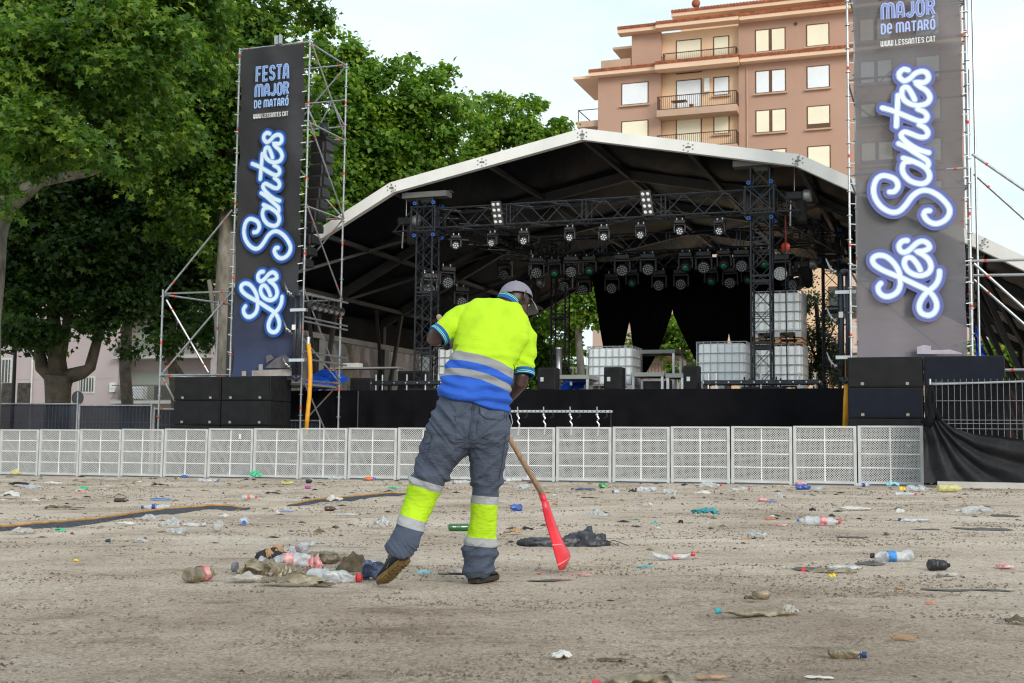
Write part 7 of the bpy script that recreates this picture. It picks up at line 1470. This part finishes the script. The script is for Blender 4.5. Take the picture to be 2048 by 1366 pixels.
tree('dark dense tree filling the background between the two left trunks', 60, [(255, 812, .3), (250, 740, .28), (255, 640, .25)], [[(255, 650, .2), (230, 560, .14)], [(255, 650, .2), (285, 560, .12)]],
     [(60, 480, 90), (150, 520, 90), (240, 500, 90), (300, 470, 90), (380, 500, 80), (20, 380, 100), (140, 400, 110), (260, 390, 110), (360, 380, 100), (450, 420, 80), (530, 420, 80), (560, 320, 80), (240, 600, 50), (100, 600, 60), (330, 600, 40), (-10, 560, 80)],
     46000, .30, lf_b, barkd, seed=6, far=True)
tree('broad plane tree rising behind the left scaffold tower', 52, [(700, 860, .35), (700, 700, .33), (705, 500, .3)], [[(705, 510, .22), (650, 350, .14), (640, 240, .08)], [(705, 510, .22), (760, 360, .14), (800, 250, .08)]],
     [(640, 130, 50), (690, 140, 52), (730, 175, 60), (660, 220, 80), (800, 190, 62), (860, 200, 60), (830, 150, 28), (785, 145, 24), (760, 270, 80), (680, 320, 90), (850, 290, 70), (910, 230, 50), (930, 200, 22), (900, 310, 60), (650, 410, 70), (720, 400, 70), (800, 340, 70), (875, 150, 22), (620, 80, 38), (665, 95, 34), (712, 118, 32), (745, 150, 34), (600, 300, 60), (945, 260, 25), (700, 105, 18), (640, 480, 50)],
     52000, .25, lf_c, seed=7, far=True, tuft=.42)
tree('smaller plane tree behind the left slope of the stage roof', 66, [(1030, 860, .3), (1030, 600, .28), (1030, 400, .22)], [[(1030, 410, .15), (990, 280, .08)], [(1030, 410, .15), (1080, 290, .08)]],
     [(985, 215, 30), (1000, 185, 15), (1045, 220, 38), (1060, 195, 16), (1095, 245, 28), (1125, 255, 20), (985, 275, 48), (1050, 280, 50), (1110, 290, 40), (960, 320, 40), (1140, 270, 15), (1010, 240, 30), (1075, 225, 18), (1130, 235, 10)],
     15000, .26, lf_c, seed=8, far=True, tuft=.36)
tree('leafy tree with a pale trunk seen through the stage left of the drapes', 53, [(1163, 860, .17), (1162, 740, .17), (1158, 690, .16), (1155, 620, .14)], [[(1155, 630, .1), (1130, 580, .06)], [(1155, 630, .1), (1175, 560, .06)]],
     [(1135, 600, 45), (1170, 560, 45), (1120, 660, 42, 1), (1180, 640, 32), (1150, 700, 26, 1), (1110, 560, 45), (1110, 745, 34, 3), (1175, 735, 30, 3), (1060, 720, 50, 4), (1050, 770, 40, 4), (1150, 770, 28, 4), (1130, 740, 30, 3), (1170, 600, 45), (1100, 710, 30, 3), (1060, 600, 60, 3), (1200, 520, 50)],
     36000, .2, lf_c, seed=9, far=True, tuft=.36)
tree('small tree seen through the gap of the drapes', 53, [(1372, 860, .12), (1370, 760, .12), (1366, 690, .1)], [[(1366, 700, .07), (1350, 660, .04)]], [(1345, 655, 25), (1365, 690, 20), (1330, 690, 22), (1400, 730, 20), (1345, 740, 14), (1258, 690, 16)], 5200, .18, lf_c, seed=10, far=True, tuft=.3)
tree('thin grey green tree between the rear right tower and the pipe', 46, [(1640, 860, .13), (1642, 760, .12), (1638, 680, .1), (1632, 600, .07)], [[(1640, 720, .06), (1670, 650, .03)], [(1640, 740, .06), (1610, 660, .03)]],
     [(1605, 600, 28), (1640, 640, 30), (1615, 680, 30), (1660, 690, 28), (1640, 740, 34), (1675, 750, 24), (1600, 740, 24), (1660, 600, 18), (1620, 560, 20)], 7500, .11, lf_p, barkd, seed=11, far=True, tuft=.4, shell=.4, name='thin_tree')
tree('shrubby green tree at the right border below the roof edge', 48, [(2010, 860, .2), (2008, 780, .18)], [[(2008, 790, .1), (1990, 740, .05)]], [(1985, 690, 22), (2010, 725, 30), (2040, 740, 34), (1980, 740, 26), (2060, 700, 26)], 7000, .2, lf_c, seed=12, far=True)
# ------------------------------------------------------------------ buildings
render_w = mat('terracotta_render', (.455, .285, .215), .9, 0, .07, .25, bump=.05); cream_w = mat('peach_render', (.80, .56, .37), .9, 0, .06, .3); concrete = mat('balcony_concrete', (.50, .35, .26), .9, 0, .12, .6); tile_m = mat('clay_roof_tiles', (.34, .11, .055), .85, 0, .35, 2.5)
blind = mat('cream_roller_blind', (.86, .80, .62), .6, 0, .05, .6); glassw = mat('sky_tinted_glass', (.80, .84, .88), .08, .0, .04, 1, spec=.9); framew = mat('brown_window_frame', (.12, .06, .035), .6); iron = mat('dark_iron_rail', (.10, .05, .035), .6, .3); soffit = mat('soffit_plaster', (.30, .22, .17), .9); eav = mat('peach_eave', (.76, .54, .39), .85, 0, .06, .5)  # glassw: pale sky reflection on the panes is put into the base colour
FVb = 65.5; bl = thing('apartment_building', 'tall terracotta apartment block with tiled ledges and balconies behind the stage', 'building', S(-4, FVb + 6, 0))
def bxp(name, m, x0, x1, y0, y1, z0, z1, par=None): return MB(S).box(x0, x1, FVb + y0, FVb + y1, z0, z1).build(name, m, par or bl)
GB = -1.5
bxp('wall', render_w, -18.4, -13.2, 0, 14, GB, 30.45); bxp('wall', render_w, -15.6, -13.2, .02, 14, 30.45, 33.8); bxp('wall', cream_w, -13.2, -7.0, .55, 14.02, GB, 33.8); bxp('wall', render_w, -7.0, 9.4, 0, 14, GB, 33.8); bxp('penthouse_wall', cream_w, -12.0, 8.5, 2.0, 12, 33.8, 35.5)
# windows: frame proud of wall, recessed look through dark reveal
def window(x0, x1, z0, z1, y=0, kind='blind', split=False, sill=True):
    o = MB(S).box(x0 - .09, x1 + .09, FVb + y - .03, FVb + y - .001, z0 - .09, z1 + .09).build('window', framew, bl)
    m_ = {'blind': blind, 'glass': glassw}[kind]
    xs_ = [(x0, x1)] if not split else [(x0, x0 + (x1 - x0) * .44), (x0 + (x1 - x0) * .56, x1)]
    lo_ = z0 + (rnd.choice((0, 0, .12, .3, .55)) if kind == 'blind' and z0 < 30 else 0)
    for a, b in xs_: MB(S).box(a, b, FVb + y - .045, FVb + y - .031, lo_, z1).build('pane', m_, o)
    if sill: MB(S).box(x0 - .2, x1 + .2, FVb + y - .22, FVb + y - .002, z0 - .22, z0 - .1).build('sill', concrete, o)
def rail(x0, x1, y, z0, z1, step=.16):
    mb = MB(S); mb.bar((x0, FVb + y, z1), (x1, FVb + y, z1), .07, .06); mb.bar((x0, FVb + y, z0), (x1, FVb + y, z0), .05)
    x = x0
    while x < x1: mb.bar((x, FVb + y, z0), (x, FVb + y, z1), .025); x += step
    for xx in (x0, x1): mb.bar((xx, FVb + y, z1), (xx, FVb + .5, z1), .06); mb.bar((xx, FVb + y, z0), (xx, FVb + .5, z0), .05)
    for xx in (x0, x1):
        yy = y
        while yy < .5: mb.bar((xx, FVb + yy, z0), (xx, FVb + yy, z1), .025); yy += step
    mb.build('balcony_rail', iron, bl)
FL = [33.0, 29.72, 26.6, 23.48, 20.3, 17.15, 14.0, 10.85, 7.7, 4.55]
for i, zt in enumerate(FL):
    k1 = 'glass' if i == 1 else 'blind'
    window(-5.62, -3.45, zt - 1.65, zt, 0, k1, True); window(-1.72, -.16, zt - (1.62 if i else 1.6), zt, 0, k1); window(2.2, 4.4, zt - 1.62, zt, 0, 'glass' if i % 3 == 1 else 'blind', True); window(6.2, 7.8, zt - 1.62, zt, 0, 'glass')
    if i: window(-16.35, -14.28, zt - 1.66, zt, 0, 'glass' if i == 1 else 'blind')
    window(-12.0, -10.1, zt - 2.6, zt, .55, 'glass' if i == 1 else 'blind', False, False); window(-9.0, -7.9, zt - (2.4 if i == 0 else 1.35), zt, .55, 'glass' if i == 1 else 'blind', False, i > 0)
    zf = zt - 2.62
    if i == 0: rail(-13.0, -7.2, -.05, 30.95, 31.9); bxp('parapet', concrete, -13.1, -7.1, -.1, .5, 30.4, 30.95)
    else: bxp('balcony_slab', concrete, -13.3, -7.0, -1.0, .5, zf - .55, zf - .02); rail(-13.25, -7.05, -.95, zf + .02, zf + 1.05)
# eaves with tiles
def eave(x0, x1, y, z, side=False, dep=1.0, th=.3):
    bxp('eave', eav, x0, x1, y, y + dep, z - th, z)
    mb = MB(S); n = int((x1 - x0) / .26)
    for i in range(n):
        x = x0 + (x1 - x0) * (i + .5) / n; mb.tube([(x, FVb + y - .08, z + .10), (x, FVb + y + dep, z + .42)], .15, 6)
    mb.box(x0, x1, FVb + y - .02, FVb + y + dep, z + .002, z + .06); mb.build('roof_tiles', tile_m, bl)
eave(-19.0, -13.4, -.75, 30.75); eave(-13.4, -6.85, -1.25, 30.72, th=.42); eave(-6.8, 9.6, -.75, 30.72); eave(-16.6, -13.4, -.75, 34.05); eave(-13.4, -6.85, -1.0, 34.05); eave(-6.8, 9.6, -.8, 34.05); eave(-12.6, 9.0, 1.1, 35.62, dep=2.2)
bxp('penthouse_window', soffit, -8.4, -6.2, 1.95, 2.0, 34.5, 35.2); bxp('penthouse_window', soffit, -1.0, 1.4, 1.95, 2.0, 34.5, 35.2)
# left side: overhangs, terrace parapet, side balcony
bxp('side_eave', eav, -20.4, -18.3, -.4, 6, 30.4, 30.62); bxp('side_eave', eav, -17.6, -15.5, 1.5, 7, 33.2, 33.4); bxp('side_eave', eav, -18.2, -15.6, 4.5, 9, 32.6, 32.8)
bxp('terrace_parapet', concrete, -18.2, -15.7, .1, .3, 31.1, 31.9); bxp('side_balcony', concrete, -20.3, -18.4, .4, 5, 26.6, 27.1); bxp('side_balcony', concrete, -20.3, -18.4, .4, 5, 23.4, 23.9)
mb = MB(S); mb.bar((-20.2, FVb + .5, 28.05), (-18.4, FVb + .5, 28.05), .06); mb.bar((-20.2, FVb + .5, 28.05), (-20.2, FVb + 5, 28.05), .06); mb.bar((-20.2, FVb + .5, 27.1), (-20.2, FVb + .5, 28.05), .06); mb.build('side_rail', iron, bl)
mb = MB(S); mb.tube([(-10.8, FVb + 2.2, 35.7), (-10.8, FVb + 2.2, 36.4)], .12, 8); mb.sphere((-10.8, FVb + 2.2, 36.6), .36, 10, 8); mb.build('roof_ornament', tile_m, bl, smooth=True)
bxp('boiler', mat('white_enamel', (.75, .75, .73), .4), -9.75, -9.35, .2, .54, 28.6, 29.7); mb = MB(S); mb.tube([(-6.35, FVb - .06, 20), (-6.35, FVb - .06, 30.2)], .05, 6); mb.build('downpipe', concrete, bl)
mb = MB(S)
for (x, z) in ((-2.6, 33.25), (-7.35, 26.75)): mb.lathe([(.14, 0), (.14, .05)], 10, (x, FVb - .05, z), (0, 1, 0))
mb.build('vent', framew, bl)
t = thing('balcony_table', 'small dark table with chairs on the terrace balcony above the stage roof', 'garden table', S(-11.5, FVb - .5, 27.1)); MB(S).box(-12.2, -11.0, FVb - .8, FVb - .2, 27.75, 27.82).build('tabletop', framew, t)
for x in (-12.1, -11.1): MB(S).box(x - .04, x + .04, FVb - .6, FVb - .5, 27.1, 27.75).build('leg', glassw, t)
mb = MB(S); mb.lathe([(.12, 0), (.2, .3), (.17, .34)], 12, (-10.6, FVb - .6, 27.1)); tag(mb.build('flower_pot', tile_m), 'small red pot beside the dark balcony table', 'flower pot')
# ------------------------------------------------------------------ low pink building on the left
pink = mat('pink_render', (.40, .34, .345), .9, 0, .07, .3); pc = mat('grey_slab', (.36, .36, .35), .85, 0, .1, .5); pv = 47.0
lb = thing('pink_building', 'low pale pink building with balconies behind the left trees', 'building', S(-50, pv, -1)); LO = -60.0
def lbx(name, m, x0, x1, y0, y1, z0, z1, par=None): return MB(S).box(x0, x1, pv + y0, pv + y1, z0, z1).build(name, m, par or lb)
ug = lambda px, py: uz(px, py, pv)
lbx('wall', pink, -66, -50.0, 0, 10, -2, 16); lbx('wall', pink, -50.0, -42.0, 1.4, 10, -2, 15.99); lbx('wall', pink, -42.0, -30, 0, 10, -2, 16)
for (pa, pb, ya, yb) in ((160, 187, 756, 783), (-10, 20, 720, 765)):
    a, z1 = ug(pa, ya); b, z0 = ug(pb, yb); o = lbx('window', mat('pale_frame', (.5, .5, .48), .6), a - .15, b + .15, -.06, -.001, z0 - .15, z1 + .15); lbx('pane', mat('dark_window', (.03, .035, .03), .2, spec=.8), a, b, -.08, -.061, z0, z1, o)
    mb = MB(S)
    for i in range(5): x = a + (b - a) * (i + .5) / 5; mb.bar((x, pv - .1, z0), (x, pv - .1, z1), .05)
    mb.build('grille', mat('white_bar', (.55, .55, .55), .5), o)
for zb in (3.55, 6.85, 10.1, 13.3):
    lbx('balcony_slab', pc, -50.2, -41.8, -.6, 1.4, zb - .22, zb); mb = MB(S)
    for i in range(60): x = -50.1 + 8.2 * i / 60; mb.bar((x, pv - .55, zb + .1), (x + .5, pv - .55, zb + 1.1), .03)
    mb.bar((-50.1, pv - .55, zb + 1.12), (-41.9, pv - .55, zb + 1.12), .06); mb.build('balcony_rail', mat('dull_iron', (.08, .08, .08), .6), lb)
    lbx('shutter', mat('green_grey_shutter', (.30, .33, .29), .7, 0, .08, 2, stretch=(1, 1, 12)), -49.6, -46.2, 1.34, 1.39, zb, zb + 2.2)
lbx('balcony_screen', mat('dark_reed_screen', (.09, .085, .08), .9, 0, .3, 4), -46.4, -42.2, -.5, -.44, 3.6, 4.6); lbx('air_conditioner', glassw, -49.4, -47.6, -.2, .3, 3.7, 4.6)
lbx('meter_box', mat('white_box', (.6, .62, .62), .6), -50.6, -50.1, -.2, 0, 4.2, 4.9); lbx('wall_plate', pc, -63.5, -61.5, -.05, -.001, 1.6, 2.6)
for zb in (5.2, 8.4): lbx('wall_band', pc, -66, -50.3, -.02, -.001, zb, zb + .05)
mb = MB(S); mb.tube([(-57.9, pv - .1, -1), (-57.9, pv - .1, 9)], .08, 6); mb.build('drain_pipe', mat('white_pipe', (.55, .55, .53), .5), lb)
# ------------------------------------------------------------------ pale building seen through the stage
beige = mat('beige_pink_render', (.66, .50, .42), .9, 0, .06, .4); cv = 30.0
cb = thing('beige_building', 'beige pink building with balconies seen through the back of the stage', 'building', S(3, cv, -1)); cx = lambda px, py: uz(px, py, cv)
def cbx(name, m, x0, x1, y0, y1, z0, z1, par=None): return MB(S).box(x0, x1, cv + y0, cv + y1, z0, z1).build(name, m, par or cb)
xa = cx(1185, 700)[0]; xb = cx(1960, 700)[0]; top = cx(1500, 500)[1]
cbx('wall', beige, xa, xb, 0, 8, -1, top + .3); cbx('wall', cream_w, xa + 6.5, xa + 12, -.02, .0, -1, top)
for px0, px1, y0_, y1_ in ((1163, 1180, 0, 0),): pass
for z in (3.0, 6.1, 9.2):
    for x in np.arange(xa + 1.2, xb - 2, 3.4):
        o = cbx('window', framew, x, x + 1.3, -.05, -.021, z + .6, z + 2.1); cbx('pane', mat('dark_window', (.03, .035, .03), .2, spec=.8), x + .1, x + 1.2, -.07, -.051, z + .7, z + 2.0, o)
for (p0, p1, py) in ((1190, 1245, 742), (1308, 1400, 770), (1290, 1375, 705), (1310, 1345, 690)):
    a, z = cx(p0, py); b, _ = cx(p1, py); cbx('balcony_slab', concrete, a, b, -1.2, -.03, z - .25, z); mb = MB(S)
    x = a
    while x < b: mb.bar((x, cv - 1.15, z), (x, cv - 1.15, z + .95), .03); x += .16
    mb.bar((a, cv - 1.15, z + .97), (b, cv - 1.15, z + .97), .06); mb.build('balcony_rail', mat('dull_iron', (.08, .08, .08), .6), cb)
eb = thing('white_balustrade', 'white picket balustrade seen through the stage right of the man', 'balustrade', S(0, 25, 2)); a, z = uz(1138, 775, 25); b, z1 = uz(1182, 735, 25); mb = MB(S)
x = a
while x < b: mb.bar((x, 25, z), (x, 25, z1), .06); x += .17
mb.bar((a, 25, z1), (b, 25, z1), .08); mb.build('picket', mat('white_paint', (.7, .7, .7), .6), eb); MB(S).box(a, b, 25.1, 28, -1, z + .3).build('terrace', pc, eb)
# ------------------------------------------------------------------ orange building at the far right
ov = 42.0; ob = thing('orange_building', 'orange brick building with white blinds behind the scaffold struts at the right border', 'building', S(20, ov, -1)); brick = mat('orange_brick', (.46, .15, .08), .9, 0, .12, 3)
a, zt = uz(1946, 612, ov); b, _ = uz(2200, 612, ov); MB(S).box(a - 3, b, ov, ov + 8, -1, zt).build('wall', brick, ob)
for (p0, p1, ya, yb) in ((1975, 1992, 672, 695), (2008, 2026, 655, 690), (2040, 2060, 665, 700)):
    q0, z1 = uz(p0, ya, ov); q1, z0 = uz(p1, yb, ov); o = MB(S).box(q0 - .1, q1 + .1, ov - .05, ov - .001, z0 - .1, z1 + .1).build('window', glassw, ob); MB(S).box(q0, q1, ov - .07, ov - .051, z0, z1).build('pane', blind, o)
# ------------------------------------------------------------------ street furniture on the left
u, z = uz(31, 690, 10); t = thing('street_lamp', 'dark street lamp post with two hanging brown banners at the far left', 'street lamp', S(u, 10, gS(u, 10)))
mb = MB(S); mb.tube([(u, 10, gS(u, 10)), (u, 10, 5.6)], [.09, .06], 10); mb.build('pole', blackm, t); mb = MB(S); mb.tube([(u, 10, 4.0), (u - 1.2, 10, 4.25)], .04, 8); mb.build('arm', blackm, t)
for (p0, p1) in ((4, 27), (36, 60)):
    q0, z1 = uz(p0, 766, 10); q1, z0 = uz(p1, 806, 10); MB(S).box(q0, q1, 9.98, 10.0, z0, z1).build('flag', mat('brown_flag', (.10, .085, .075), .8, 0, .6, 5), t)
u, z = uz(156, 796, -.7); t = thing('round_sign', 'round traffic sign seen from behind over the left fence', 'traffic sign', S(u, -.7, gS(u, -.7))); mb = MB(S); mb.tube([(u, -.7, gS(u, -.7)), (u, -.7, z + .2)], .03, 8); mb.build('pole', galv, t); mb = MB(S); mb.lathe([(.19, 0), (.19, .02)], 20, (u, -.72, z), (0, 1, 0)); mb.lathe([(.19, -.01), (.165, -.012)], 20, (u, -.72, z), (0, 1, 0), caps=False); mb.build('plate', mat('sign_back', (.07, .075, .08), .5, .4), t)
# ------------------------------------------------------------------ tidy the parts
index_children(); autosplit([o for o in list(bpy.data.objects) if o.parent is not None])
